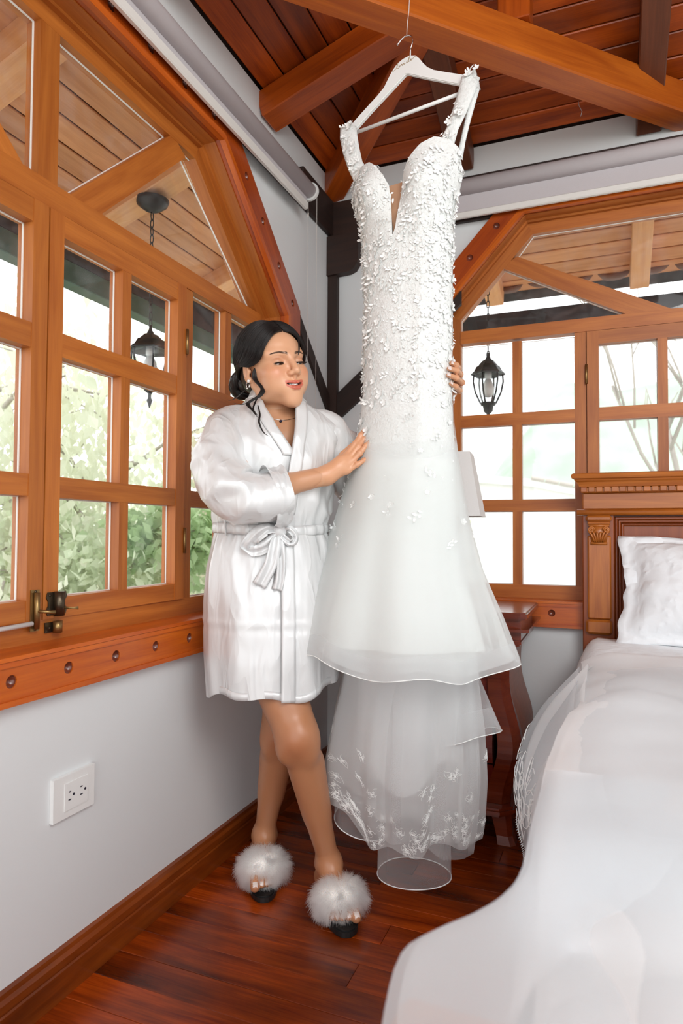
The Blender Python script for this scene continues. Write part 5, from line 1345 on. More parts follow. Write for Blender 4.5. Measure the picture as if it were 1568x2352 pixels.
J = dict(shR=(-0.185, -0.015, 1.345), shL=(0.066, 0.064, 1.345), elR=(-0.146, -0.15, 1.145), wrR=(0.088, -0.062, 1.2095), elL=(0.265, 0.185, 1.21), wrL=(0.418, 0.062, 1.432),
         hipR=(-0.142, 0.02, 0.885), hipL=(-0.003, 0.07, 0.885), knR=(0.0147, -0.10, 0.500), anR=(0.099, 0.005, 0.120), knL=(-0.047, 0.09, 0.455), anL=(-0.104, 0.185, 0.115))
neck0 = (-0.066, 0.052, 1.375); neck1 = tuple(h2w((0, -0.022, -0.075)))
def body_ops(neck=True):
    o = []
    def A(p, k=0.03): o.append(('+', p, k))
    A(f_ell((-0.070, 0.030, 1.075), (0.128, 0.088, 0.16), TR)); A(f_ell((-0.066, 0.038, 1.245), (0.145, 0.088, 0.15), TR), 0.05)
    A(f_ell((-0.067, 0.036, 0.925), (0.155, 0.100, 0.14), TR), 0.05)
    A(f_cone(np.array(J['shR']) - [0, 0, 0.012], np.array(J['shL']) - [0, 0, 0.012], 0.040, 0.040), 0.05)
    for s in (-1, 1): A(f_ell(np.array([-0.066, 0.038, 1.235]) + LA * 0.068 * s - BK * 0.062, (0.058, 0.05, 0.058)), 0.03)
    if neck:
        A(f_cone(neck0, neck1, 0.056, 0.0505), 0.03)
        for s in ('shR', 'shL'): A(f_cone(np.array(neck0) + [0, 0, 0.012], np.array(J[s]) + [0, 0, -0.010], 0.036, 0.034), 0.04)
    A(f_cone(np.array(J['shR']) - [0, 0, 0.012], J['elR'], 0.040, 0.036)); A(f_cone(J['elR'], J['wrR'], 0.037, 0.0265), 0.02)
    m = np.array(J['elR']) * 0.62 + np.array(J['wrR']) * 0.38; A(f_ell(m, (0.052, 0.040, 0.040)), 0.03)
    A(f_cone(np.array(J['shL']) - [0, 0, 0.012], J['elL'], 0.040, 0.036)); A(f_cone(J['elL'], J['wrL'], 0.036, 0.025), 0.02)
    for h_, k_, a_, s in (('hipR', 'knR', 'anR', 1), ('hipL', 'knL', 'anL', -1)):
        h_, k_, a_ = (np.array(J[q]) for q in (h_, k_, a_))
        A(f_cone(h_, k_, 0.098, 0.056), 0.04); A(f_cone(k_, a_, 0.051, 0.029), 0.03)
        cm = k_ * 0.70 + a_ * 0.30; A(f_cone(cm + [0, 0.022, 0.03], cm * 0.6 + a_ * 0.4 + [0, 0.016, 0], 0.043, 0.030), 0.035)
        A(f_ell(k_ + [0.004, -0.026, 0.008], (0.034, 0.030, 0.040)), 0.025)
        for q in (-1, 1): A(f_ell(k_ + [0.030 * q, -0.012, -0.035], (0.020, 0.022, 0.03)), 0.03)
    # feet
    for an, heel, ball, tip, med in FEET:
        A(f_cone(an, heel, 0.030, 0.026), 0.025); A(f_cone(an, np.array(ball) + [0, 0, 0.012], 0.029, 0.026), 0.03); A(f_cone(heel, ball, 0.027, 0.030), 0.03)
        for q in (-1, 1): A(f_ell(np.array(an) + np.array([0.026 * q, 0.004, -0.006]), (0.011, 0.013, 0.014)), 0.012)
    return o
FEET = [((0.099, 0.005, 0.115), (0.090, 0.045, 0.058), (0.130, -0.078, 0.050), (0.147, -0.125, 0.046), np.array([0.94, 0.33, 0])),
        ((-0.104, 0.185, 0.112), (-0.118, 0.215, 0.058), (-0.096, 0.085, 0.050), (-0.087, 0.035, 0.046), np.array([-0.975, -0.21, 0]))]
def toes_ops():
    o = []; nails = []
    for an, heel, ball, tip, med in FEET:
        ball = np.array(ball); tip = np.array(tip); d = (tip - ball) / np.linalg.norm(tip - ball)
        for k, (off, L, r) in enumerate(((0.026, 0.052, 0.0135), (0.007, 0.052, 0.0095), (-0.008, 0.045, 0.0088), (-0.021, 0.036, 0.0083), (-0.033, 0.026, 0.0078))):
            a = ball + med * off + d * 0.012 + [0, 0, 0.000 - 0.002 * k]; e = a + d * L * (0.76 if k else 0.90) + [0, 0, -0.007 if k else -0.008]
            m = (a + e) / 2 + [0, 0, 0.007 if k else 0.002]
            o.append(('+', f_cone(a, m, r * 1.05, r), 0.006)); o.append(('+', f_cone(m, e, r, r * (1.05 if k == 0 else 0.95)), 0.004))
            n = e + np.array([0, 0, r * 0.72]) + d * r * 0.38; nails.append((n, d, med, r))
            o.append(('-', f_ell(n + [0, 0, r * 0.42], (r * 0.62, r * 0.75, r * 0.28)), 0.0015))
    return o, nails
# hands: wrist to four finger chains and a thumb, each finger its own bent chain
HANDR = dict(wrist=J['wrR'], palm=[(0.118, -0.052, 1.2335), (0.128, -0.050, 1.250), (0.130, -0.052, 1.228)],
    fingers=[[(0.1432, -0.042, 1.2680), (0.1672, -0.034, 1.3010), (0.1840, -0.022, 1.3270), (0.1950, -0.014, 1.3440)],
             [(0.1500, -0.048, 1.2585), (0.1760, -0.038, 1.2930), (0.1930, -0.026, 1.3160), (0.2040, -0.018, 1.3340)],
             [(0.1530, -0.052, 1.2440), (0.1800, -0.050, 1.2730), (0.1985, -0.044, 1.2950), (0.2130, -0.040, 1.3130)],
             [(0.1475, -0.054, 1.2240), (0.1730, -0.056, 1.2410), (0.1930, -0.053, 1.2530), (0.2110, -0.050, 1.2625)]],
    thumb=[(0.1060, -0.036, 1.2350), (0.1350, -0.006, 1.2760), (0.1600, 0.006, 1.3020)], r=[.0086, .0088, .0083, .0074], back=np.array([-0.25, -0.93, 0.1]))
HANDL = dict(wrist=J['wrL'], palm=[(0.434, 0.030, 1.458), (0.444, 0.016, 1.478), (0.446, 0.012, 1.462)],
    fingers=[[(0.4490, 0.004, 1.5060), (0.4560, -0.050, 1.5160), (0.4440, -0.085, 1.5150), (0.4285, -0.106, 1.5150)],
             [(0.4560, 0.000, 1.4940), (0.4615, -0.054, 1.4965), (0.4440, -0.094, 1.4975), (0.4205, -0.117, 1.4975)],
             [(0.4570, 0.002, 1.4780), (0.4660, -0.054, 1.4735), (0.4440, -0.094, 1.4770), (0.4185, -0.117, 1.4790)],
             [(0.4520, 0.006, 1.4610), (0.4605, -0.048, 1.4520), (0.4440, -0.086, 1.4545), (0.4270, -0.106, 1.4585)]],
    thumb=[(0.4330, 0.020, 1.4600), (0.4150, -0.002, 1.5000), (0.3960, -0.004, 1.5250)], r=[.0083, .0086, .0083, .0073], back=np.array([0.95, -0.1, 0.1]))
def hand_ops(H, el):
    o = []; nails = []
    w = np.array(H['wrist']); el = np.array(el); e0 = w + (el - w) * 0.35
    o.append(('+', f_cone(e0, w, 0.0335, 0.0255), 0.01))
    for p in H['palm']: o.append(('+', f_cone(w, p, 0.022, 0.0185), 0.014))
    for f, r in zip(H['fingers'], H['r']):
        o.append(('+', f_cone(H['palm'][0], f[0], 0.015, r * 1.22), 0.012))
    for f, r in zip(H['fingers'], H['r']):
        rr = [r * 1.12, r * 1.0, r * 0.92, r * 0.80]
        for k in range(3): o.append(('+', f_cone(f[k], f[k + 1], rr[k], rr[k + 1]), 0.0035))
        for k in (1, 2): o.append(('+', f_ell(f[k], (r * 1.1,) * 3), 0.003))
        d = np.array(f[3]) - np.array(f[2]); d /= np.linalg.norm(d); n = H['back'] - d * (H['back'] @ d); n /= np.linalg.norm(n)
        nails.append((np.array(f[3]) + n * r * 0.66 + d * r * 0.15, d, np.cross(d, n), n, r))
    t = H['thumb']; o.append(('+', f_cone(t[0], t[1], 0.0125, 0.0105), 0.01)); o.append(('+', f_cone(t[1], t[2], 0.0105, 0.0085), 0.004))
    return o, nails
# head, in head coordinates (x her right, y forward, z up)
EYE = (0.0310, 0.0712, 0.0010); ER = 0.0136
def head_ops():
    o = []
    def A(p, k=0.012): o.append(('+', p, k))
    def S(p, k=0.004): o.append(('-', p, k))
    nk0, nk1 = w2h(neck0), w2h(neck1)
    A(f_ell((0, -0.012, 0.030), (0.0735, 0.094, 0.084))); A(f_ell((0, 0.030, -0.016), (0.0610, 0.060, 0.080)), 0.02)
    A(f_ell((0, 0.038, 0.038), (0.057, 0.045, 0.047)), 0.02)
    for s in (-1, 1):
        A(f_cone((0.053 * s, -0.004, -0.042), (0.043 * s, 0.018, -0.074), 0.018, 0.016), 0.02)
        A(f_cone((0.043 * s, 0.018, -0.074), (0.009 * s, 0.070, -0.096), 0.015, 0.0130), 0.022)
        A(f_ell((0.038 * s, 0.062, -0.026), (0.025, 0.022, 0.021)), 0.02)
        A(f_ell((0.032 * s, 0.062, -0.050), (0.024, 0.020, 0.028)), 0.02); A(f_ell((0.042 * s, 0.036, -0.050), (0.019, 0.030, 0.034)), 0.02)
        A(f_cone((0.050 * s, 0.060, 0.024), (0.012 * s, 0.083, 0.019), 0.008, 0.009), 0.016)
    A(f_ell((0, 0.074, -0.098), (0.020, 0.015, 0.014)), 0.02)
    A(f_ell((0, 0.078, -0.066), (0.032, 0.018, 0.026)), 0.02)
    for s in (-1, 1): S(f_ell((0.0315 * s, 0.0965, 0.002), (0.0195, 0.0155, 0.0125)), 0.012)
    # nose
    A(f_cone((0, 0.087, 0.014), (0, 0.1065, -0.022), 0.0066, 0.0088), 0.012); A(f_ell((0, 0.1075, -0.0275), (0.0098, 0.0105, 0.0090)), 0.006)
    for s in (-1, 1):
        A(f_ell((0.0120 * s, 0.0965, -0.0315), (0.0075, 0.0105, 0.0072)), 0.006)
        S(f_ell((0.0072 * s, 0.1020, -0.0405), (0.0036, 0.0050, 0.0040)), 0.002)
    A(f_cone((0, 0.0985, -0.037), (0, 0.0955, -0.045), 0.0042, 0.004), 0.006)
    # upper lid shells over the eyeballs, lower lids
    for s in (-1, 1):
        c = (EYE[0] * s, EYE[1], EYE[2]); A(f_ell(c, (ER * 1.16, ER * 1.13, ER * 1.06)), 0.004)
        S(f_ell((EYE[0] * s + 0.0005 * s, EYE[1] + 0.0130, EYE[2] - 0.0058), (0.0135, 0.0095, 0.0025)), 0.001)
    # lips with a smiling gap
    for s in (-1, 1):
        A(f_cone((0.0290 * s, 0.0785, -0.0510), (0.006 * s, 0.0985, -0.0548), 0.0024, 0.0042), 0.004)
        A(f_cone((0.0280 * s, 0.0785, -0.0530), (0.008 * s, 0.0962, -0.0685), 0.0024, 0.0050), 0.004)
    A(f_cone((-0.006, 0.0965, -0.0690), (0.006, 0.0965, -0.0690), 0.0054, 0.0054), 0.004)
    for s in (-1, 1): S(f_ell((0.0095 * s, 0.0920, -0.0592), (0.0150, 0.0125, 0.0026), np.array([[0.978, 0, -0.208 * s], [0, 1, 0], [0.208 * s, 0, 0.978]])), 0.0012)
    # ears
    for s in (-1, 1):
        A(f_ell((0.0770 * s, -0.010, -0.006), (0.0065, 0.0190, 0.0290), np.array([[1, 0.25 * s, 0], [-0.25 * s, 1, 0.15], [0, -0.15, 1]]) / 1.03), 0.004)
        A(f_ell((0.0735 * s, -0.003, -0.030), (0.0055, 0.0075, 0.0085)), 0.004)
        S(f_ell((0.0850 * s, -0.006, -0.003), (0.0060, 0.0115, 0.0190)), 0.003)
        A(f_ell((0.0760 * s, 0.005, -0.008), (0.004, 0.0045, 0.006)), 0.003)
    A(f_cone(nk0, nk1, 0.0565 / HS, 0.051 / HS), 0.02); A(f_cone(nk1, (0, -0.012, -0.03), 0.051 / HS, 0.045), 0.02)
    for s in ('shR', 'shL'): A(f_cone(w2h(np.array(neck0) + [0, 0, 0.012]), w2h(np.array(J[s]) + [0, 0, -0.010]), 0.0365 / HS, 0.034 / HS), 0.035)
    # throat tendons and collar bones
    return o
SK = np.array([0.67, 0.36, 0.21])
pieces = []
def add_piece(V, F_, C): pieces.append((V, F_, C))
Dd = field(body_ops(), (-0.36, -0.22, 0.025), (0.50, 0.30, 1.56), 0.0055); V, F_ = surface_nets(*Dd); V = relax(V, F_, 2)
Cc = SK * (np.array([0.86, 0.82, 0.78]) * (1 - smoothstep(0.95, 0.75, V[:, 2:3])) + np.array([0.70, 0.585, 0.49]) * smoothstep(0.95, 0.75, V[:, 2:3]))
for kn in ('knR', 'knL'):
    g = np.exp(-(np.linalg.norm(V - (np.array(J[kn]) + [0, -0.04, -0.01]), axis=1) / 0.035) ** 2)[:, None]; Cc = Cc * (1 - g * np.array([0.10, 0.24, 0.28]))
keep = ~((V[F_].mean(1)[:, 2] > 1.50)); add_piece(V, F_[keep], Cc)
ops, toe_n = toes_ops()
foot_ops = [o for o in body_ops() if o[1][2][2] < 0.30]
for (an, heel, ball, tip, med) in FEET:
    c = (np.array(ball) + np.array(tip)) / 2
    V, F_ = surface_nets(*field(foot_ops + ops, c - [0.075, 0.075, 0.03], c + [0.075, 0.065, 0.05], 0.0022)); V = relax(V, F_, 1)
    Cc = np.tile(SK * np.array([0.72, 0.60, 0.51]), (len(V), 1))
    for n, d, m, r in toe_n:
        g = (np.abs((V - n) @ m) < r * 0.52) & (np.abs((V - n) @ d) < r * 0.55) & (np.abs((V - n)[:, 2]) < r * 0.5); Cc[g] = (0.80, 0.70, 0.66)
    add_piece(V, F_, Cc)
hand_nails = []
for H, el in ((HANDR, J['elR']), (HANDL, J['elL'])):
    ops, nl = hand_ops(H, el); hand_nails += nl
    pts = np.array([p for f in H['fingers'] for p in f] + H['palm'] + [H['wrist']] + H['thumb'])
    V, F_ = surface_nets(*field(ops, pts.min(0) - 0.034, pts.max(0) + 0.022, 0.0019)); V = relax(V, F_, 1)
    Cc = np.tile(SK * np.array([0.97, 0.93, 0.90]), (len(V), 1))
    for f in H['fingers']:
        for k in (1, 2):
            g = np.exp(-(np.linalg.norm(V - f[k], axis=1) / 0.009) ** 2)[:, None]; Cc = Cc * (1 - g * np.array([0.04, 0.10, 0.12]))
    add_piece(V, F_, Cc)
# head
D_, lo_, h_ = field(head_ops(), (-0.095, -0.115, -0.175), (0.095, 0.128, 0.125), 0.0017)
V, F_ = surface_nets(D_, lo_, h_); V = relax(V, F_, 2, 0.4)
Cc = np.tile(SK, (len(V), 1)); x, y, z = V.T; ax_ = np.abs(x)
def paint(mask, col, a=1.0):
    global Cc
    m = (np.clip(mask, 0, 1) * a)[:, None]; Cc = Cc * (1 - m) + m * np.array(col)
paint(np.exp(-(((ax_ - 0.044) / 0.020) ** 2 + ((z + 0.026) / 0.018) ** 2)) * (y > 0.03), (0.62, 0.22, 0.11), 0.55)     # blush
paint(np.exp(-(((ax_ - 0.034) / 0.014) ** 2 + ((z - 0.0085) / 0.0065) ** 2)) * (y > 0.05), (0.40, 0.16, 0.08), 0.60)     # eyeshadow
zl = z - 0.20 * np.maximum(0, ax_ - 0.007)
up = smoothstep(-0.0605, -0.0592, zl) * smoothstep(-0.0490, -0.0510, zl + 0.16 * np.maximum(0, ax_ - 0.010) - 0.0008 * np.cos(ax_ * 300)) * smoothstep(0.0290, 0.0265, ax_)
dn = smoothstep(-0.0600, -0.0612, zl) * smoothstep(-0.0755, -0.0738, zl - 0.45 * np.maximum(0, ax_ - 0.008)) * smoothstep(0.0280, 0.0255, ax_)
lips = np.clip(up + dn, 0, 1) * (y > 0.073); paint(lips, (0.55, 0.12, 0.075), 0.95)
paint(smoothstep(0.0225, 0.020, ax_) * (np.abs(zl + 0.0602) < 0.0032) * (y < 0.0915) * (y > 0.065), (0.12, 0.03, 0.03), 0.9)
for s in (-1, 1):                                                                                                       # brow shade under the strokes
    t = np.clip((x * s - 0.011) / 0.038, 0, 1); zb = 0.0195 + 0.0065 * np.sin(t * 2.2) - 0.003 * t
    paint(np.exp(-((z - zb) / (0.0027 - 0.0013 * t)) ** 2) * (x * s > 0.010) * (x * s < 0.050) * (y > 0.03), (0.10, 0.055, 0.035), 0.6)
    lidm = np.exp(-((z - (EYE[2] - 0.0022)) / 0.0017) ** 2) * (np.abs(x - EYE[0] * s) < 0.0135) * (y > 0.07)
    paint(lidm, (0.05, 0.025, 0.02), 0.75)
rough = {}
Vw = HO + HS * (V @ HR.T); add_piece(Vw, F_, Cc)
allV = []; allF = []; allC = []; nn_ = 0
for V_, F_, C_ in pieces: allV.append(V_); allF.append(F_ + nn_); allC.append(C_); nn_ += len(V_)
me = mesh('body', np.concatenate(allV), np.concatenate(allF), True)
ca = me.color_attributes.new('skin', 'FLOAT_COLOR', 'POINT'); cc = np.concatenate(allC); ca.data.foreach_set('color', np.hstack([cc, np.ones((len(cc), 1))]).ravel().astype(np.float32))
m, n, l, b = new_mat('skin'); at = n.new('ShaderNodeAttribute'); at.attribute_name = 'skin'; l.new(at.outputs['Color'], b.inputs['Base Color'])
b.inputs['Roughness'].default_value = 0.36; b.inputs['Specular IOR Level'].default_value = 0.5
b.inputs['Subsurface Weight'].default_value = 0.12; b.inputs['Subsurface Radius'].default_value = (0.008, 0.003, 0.0015); b.inputs['Subsurface Scale'].default_value = 0.5
tc = n.new('ShaderNodeTexCoord'); nz = n.new('ShaderNodeTexNoise'); nz.inputs['Scale'].default_value = 900; l.new(tc.outputs['Object'], nz.inputs['Vector'])
bp = n.new('ShaderNodeBump'); bp.inputs['Strength'].default_value = 0.08; bp.inputs['Distance'].default_value = 0.001; l.new(nz.outputs['Fac'], bp.inputs['Height']); l.new(bp.outputs['Normal'], b.inputs['Normal'])
M['skin'] = m
obj('body', me, M['skin'], woman, WM)
# nails
M['nail'] = plain('nail_polish', (0.80, 0.70, 0.67), 0.15, spec=0.7)
for c, d, s, nn2, r in hand_nails:
    V = []; 
    for i_ in range(5):
        for j in range(4):
            a = (i_ / 4 * 2 - 1); t = j / 3; V.append(c + s * a * r * 0.62 * (1 - 0.25 * max(0, t - 0.6)) + d * (t * 1.75 - 0.35) * r - nn2 * (a * a * r * 0.22 - 0.0006) + nn2 * 0.06 * r)
    obj('fingernail', mesh('fingernail', V, [(i_ * 4 + j, i_ * 4 + j + 1, i_ * 4 + 5 + j, i_ * 4 + 4 + j) for i_ in range(4) for j in range(3)], True), M['nail'], woman, WM)
WH = WM @ HM4
# eyes: looking down and to her left
m, n, l, b = new_mat('eye'); at = n.new('ShaderNodeAttribute'); at.attribute_name = 'eye'; l.new(at.outputs['Color'], b.inputs['Base Color']); b.inputs['Roughness'].default_value = 0.06; b.inputs['Specular IOR Level'].default_value = 0.6; M['eye'] = m
gaze = np.array([-0.25, 1.0, -0.52]); gaze /= np.linalg.norm(gaze)
for s in (1, -1):
    bm = bmesh.new(); bmesh.ops.create_uvsphere(bm, u_segments=36, v_segments=24, radius=ER); me = bpy.data.meshes.new('eye'); bm.to_mesh(me); bm.free()
    P_ = np.array([v.co[:] for v in me.vertices]); q_ = (P_ / ER) @ gaze
    col = np.tile([0.80, 0.76, 0.72], (len(P_), 1)); col[q_ > 0.90] = (0.075, 0.03, 0.014); col[q_ > 0.982] = (0.004, 0.004, 0.004)
    ca = me.color_attributes.new('eye', 'FLOAT_COLOR', 'POINT'); ca.data.foreach_set('color', np.hstack([col, np.ones((len(col), 1))]).ravel().astype(np.float32))
    me.polygons.foreach_set('use_smooth', [True] * len(me.polygons))
    obj('eye', me, M['eye'], woman, WH @ Matrix.Translation((EYE[0] * s, EYE[1], EYE[2])))
M['hair'] = plain('dark_hair', (0.010, 0.0075, 0.007), 0.32, spec=0.45)
parts = []
qr = random.Random(3)
for s in (1, -1):
    for k in range(34):                                  # lashes along the upper lid edge
        t = k / 33 * 2 - 1; ex = EYE[0] * s + 0.0122 * t * s; ey = EYE[1] + ER * 1.16 * math.sqrt(max(0.05, 1 - (0.85 * t) ** 2)); ez = EYE[2] - 0.0032 - 0.0018 * t * t
        out = 0.35 + 0.8 * max(0, t); p = Vector((ex, ey - 0.0008, ez)); L = 0.0062 + 0.0028 * max(0, t)
        parts.append(tube_geo([p, p + Vector((out * s * L * 0.5, L * 0.62, -L * 0.16)), p + Vector((out * s * L, L * 0.95, L * 0.16))], [0.00075, 0.0006, 0.0001], 4))
    parts.append(tube_geo([(EYE[0] * s + 0.0124 * t * s, EYE[1] + ER * 1.155 * math.sqrt(max(0.05, 1 - (0.85 * t) ** 2)), EYE[2] - 0.0032 - 0.0018 * t * t) for t in [k / 12 * 2 - 1 for k in range(13)]], 0.0013, 5))
tag(obj('eyelashes', mesh('eyelashes', *join_geo(parts)), M['hair'], woman, WH), kind='stuff')
from mathutils.bvhtree import BVHTree
bvh = BVHTree.FromPolygons([Vector(v) for v in (np.array(V_) for V_ in (pieces[-1][0] - HO) @ HR / HS)], [list(f) for f in pieces[-1][1]])
def on_face(p, d=(0, -1, 0), lift=0.0004):
    hit = bvh.ray_cast(Vector(p), Vector(d)); return (hit[0] - Vector(d) * lift) if hit[0] else Vector(p)
parts = []
for s in (1, -1):
    for k in range(120):
        t = qr.random(); xx = 0.0115 + 0.038 * t; zz = 0.0195 + 0.0065 * math.sin(t * 2.2) - 0.003 * t + qr.uniform(-1, 1) * (0.0032 - 0.0022 * t)
        a = on_face((xx * s, 0.16, zz)); e = on_face(((xx + 0.0048) * s, 0.16, zz + 0.0022 * (1 - 1.5 * t)), lift=0.0008)
        if (a - e).length < 0.02: parts.append(tube_geo([a, e], [0.00035, 0.0001], 3))
tag(obj('eyebrows', mesh('eyebrows', *join_geo(parts)), plain('brow_hair', (0.10, 0.055, 0.035), 0.8), woman, WH), kind='stuff')
# teeth
M['tooth'] = plain('tooth_enamel', (0.82, 0.80, 0.76), 0.2)
parts = []
for k in range(10):
    c = (k - 4.5) * 0.0042; yb = 0.0930 - 0.022 * (c / 0.020) ** 2; w_ = 0.0020
    zt_ = -0.0598 + 0.20 * max(0, abs(c) - 0.007); V = [(c + dx * w_, yb + dy, zt_ + dz) for dz in (0.0030, -0.0022) for dx, dy in ((-1, -0.004), (1, -0.004), (1, 0), (0, 0.0008), (-1, 0))]
    parts.append((V, [(k_, (k_ + 1) % 5, 5 + (k_ + 1) % 5, 5 + k_) for k_ in range(5)] + [(5, 6, 7, 8, 9), (4, 3, 2, 1, 0)]))
obj('teeth', mesh('teeth', *join_geo(parts), fix=True), M['tooth'], woman, WH)

# ------------------------------------------------------------------ hair: a combed cap, strands swept to a low bun, loose curls
HC = np.array([0, -0.012, 0.028]); BUN = np.array([0.018, -0.116, -0.020])
def ell_r(d, e): return 1 / np.sqrt((d[0] / e[0]) ** 2 + (d[1] / e[1]) ** 2 + (d[2] / e[2]) ** 2)
SF0 = np.array([(.002, .076, .083), (.028, .0720, .071), (.051, .0610, .042), (.0615, .046, .014), (.0705, .016, .004), (.0785, -.020, .010), (.062, -.070, -.006), BUN])
SF1 = np.array([(.002, -.035, .117), (.020, -.050, .112), (.035, -.070, .095), (.042, -.085, .070), (.045, -.095, .045), (.042, -.100, .020), (.035, -.103, .0), BUN])
def strand(s, f, t, off):
    """s side (+1 her right), f 0 front..1 crown along the parting, t root..bun"""
    F0 = SF0 if s > 0 else SF0 + np.array([(0, 0, 0), (0, .008, 0), (0, .013, .0), (0, .014, 0), (0, .008, 0), (0, 0, 0), (0, 0, 0), (0, 0, 0)])
    C_ = F0 * (1 - f) + SF1 * f + np.array([0, 0, 0.010]) * (f * (1 - f)) * 1.0
    C_ = C_ * np.array([s, 1, 1]); C_[-1] = BUN
    v = t * (len(C_) - 1); i_ = min(int(v), len(C_) - 2); q_ = v - i_
    p0, p1, p2, p3 = C_[max(i_ - 1, 0)], C_[i_], C_[i_ + 1], C_[min(i_ + 2, len(C_) - 1)]
    p = 0.5 * (2 * p1 + (p2 - p0) * q_ + (2 * p0 - 5 * p1 + 4 * p2 - p3) * q_ * q_ + (3 * p1 - p0 - 3 * p2 + p3) * q_ ** 3)
    d = p - HC; d /= np.linalg.norm(d); r = ell_r(d, (0.0755, 0.0965, 0.0865))
    lift = 0.0015 + off * (0.6 + 0.4 * math.sin(min(1, t * 3.0) * math.pi / 2)) + 0.006 * math.sin(min(1, t * 5) * math.pi / 2) * (1 - t)
    if t > 0.80: r = r + (np.linalg.norm(BUN - HC) - r) * ((t - 0.80) / 0.20) * 0.35
    return HC + d * (r + lift)
parts = []
for s in (1, -1):
    nf, nt = 26, 24
    V = [strand(s, f / (nf - 1), t / (nt - 1) * 0.94, 0.0050) for f in range(nf) for t in range(nt)]
    parts.append((V, [(f * nt + t, f * nt + t + 1, (f + 1) * nt + t + 1, (f + 1) * nt + t) for f in range(nf - 1) for t in range(nt - 1)]))
V, F_ = surface_nets(*field([('+', f_ell((0, -0.030, 0.030), (0.0765, 0.074, 0.090)), 0.01), ('+', f_ell((0.0, -0.060, -0.020), (0.060, 0.045, 0.050)), 0.02), ('-', f_ell((0, 0.110, -0.010), (0.11, 0.118, 0.088)), 0.01)], (-0.1, -0.13, -0.09), (0.1, 0.09, 0.13), 0.004))
parts.append((relax(V, F_, 2).tolist(), F_.tolist()))
bun_v, bun_f = [], []
for k in range(9):                                       # coils of the bun
    a0 = k * 0.7; pts = []
    for j in range(15):
        t = j / 14; an = a0 + t * 3.6; rr_ = 0.024 * math.sin(math.pi * (0.12 + 0.8 * t)) + 0.006
        pts.append(BUN + np.array([rr_ * 1.15 * math.cos(an), -0.006 + 0.020 * math.sin(a0 + t * 2.5), rr_ * 1.1 * math.sin(an)]))
    parts.append(tube_geo(pts, [0.0125 * (0.55 + 0.45 * math.sin(math.pi * j / 14)) for j in range(15)], 10))
V, F_ = lathe_geo([(0.001, -0.030), (0.022, -0.022), (0.031, 0.0), (0.022, 0.022), (0.001, 0.030)], 16); parts.append(([BUN + np.array(v) for v in V], F_))
hair = obj('hair', mesh('hair', *join_geo(parts), smooth=True), M['hair'], woman, WH); tag(hair, 'black hair parted in the centre and pinned in a low bun')
def hair_curves(name, strands, radius, mat, parent, world):
    """real hair curves; strands: list of point lists"""
    hc = bpy.data.hair_curves.new(name); hc.add_curves([len(s) for s in strands])
    P_ = np.concatenate([np.asarray(s, float) for s in strands]).astype(np.float32)
    hc.attributes['position'].data.foreach_set('vector', P_.ravel()) if 'position' in hc.attributes else hc.position_data.foreach_set('vector', P_.ravel())
    ra = hc.attributes.new('radius', 'FLOAT', 'POINT') if 'radius' not in hc.attributes else hc.attributes['radius']
    rad = np.concatenate([radius * (1 - 0.75 * np.linspace(0, 1, len(s)) ** 2) for s in strands]).astype(np.float32); ra.data.foreach_set('value', rad)
    hc.materials.append(mat)
    o = bpy.data.objects.new(name, hc); link(o, world, parent); tag(o, kind='stuff'); return o
st = []
for k in range(2600):
    s = 1 if k % 3 else -1; f = qr.random() ** 1.1; o_ = 0.0052 + 0.0055 * qr.random(); ph = qr.uniform(0, 6.3); t1 = qr.uniform(0.82, 0.97); t0 = qr.uniform(0, 0.05)
    st.append([strand(s, f, t0 + (t1 - t0) * t / 13, o_ + 0.0008 * math.sin(ph + t * 0.6)) for t in range(14)])
for k in range(700):
    a0 = qr.uniform(0, 6.28); ph = qr.uniform(0.8, 2.4); r0 = qr.uniform(0.031, 0.040); 
    pts = []
    for j in range(12):
        an = a0 + j / 11 * ph; tl = 0.7 * math.sin(a0 * 2 + k % 5); pts.append(BUN + r0 * np.array([math.cos(an) * 0.95, -0.35 * abs(math.cos(an + tl)) - 0.18, math.sin(an)]) * (1 if j < 11 else 0.95))
    st.append(pts)
for k in range(60):                                      # flyaways
    s = qr.choice((1, -1)); f = qr.random(); o_ = qr.uniform(0.010, 0.016)
    st.append([strand(s, f, 0.05 + t / 9 * 0.5, o_ * (0.4 + t / 9)) for t in range(8)])
hair_curves('hair_strands', st, 0.00032, M['hair'], woman, WH)
def lock(pts, r0, n, seed):
    """a loose curl: bundle of strands round a path, in woman coordinates"""
    q_ = random.Random(seed); P_ = np.array(pts); u = np.linspace(0, len(P_) - 1, 6 * len(P_)); out = []
    def cr(u_):
        i_ = min(int(u_), len(P_) - 2); t = u_ - i_; p0, p1, p2, p3 = P_[max(i_ - 1, 0)], P_[i_], P_[i_ + 1], P_[min(i_ + 2, len(P_) - 1)]
        return 0.5 * (2 * p1 + (p2 - p0) * t + (2 * p0 - 5 * p1 + 4 * p2 - p3) * t * t + (3 * p1 - p0 - 3 * p2 + p3) * t ** 3)
    base = np.array([cr(v) for v in u])
    for k in range(n):
        a = q_.uniform(0, 6.28); rr_ = r0 * math.sqrt(q_.random()); cut = int(len(u) * q_.uniform(0.8, 1.0))
        off = np.array([math.cos(a), math.sin(a) * 0.6, 0.15 * math.sin(a * 3)]) * rr_
        env = np.clip(np.sin(np.linspace(0.35, 2.9, len(u))), 0.15, 1)[:, None]
        out.append((base + off * env)[:cut])
    return out, base
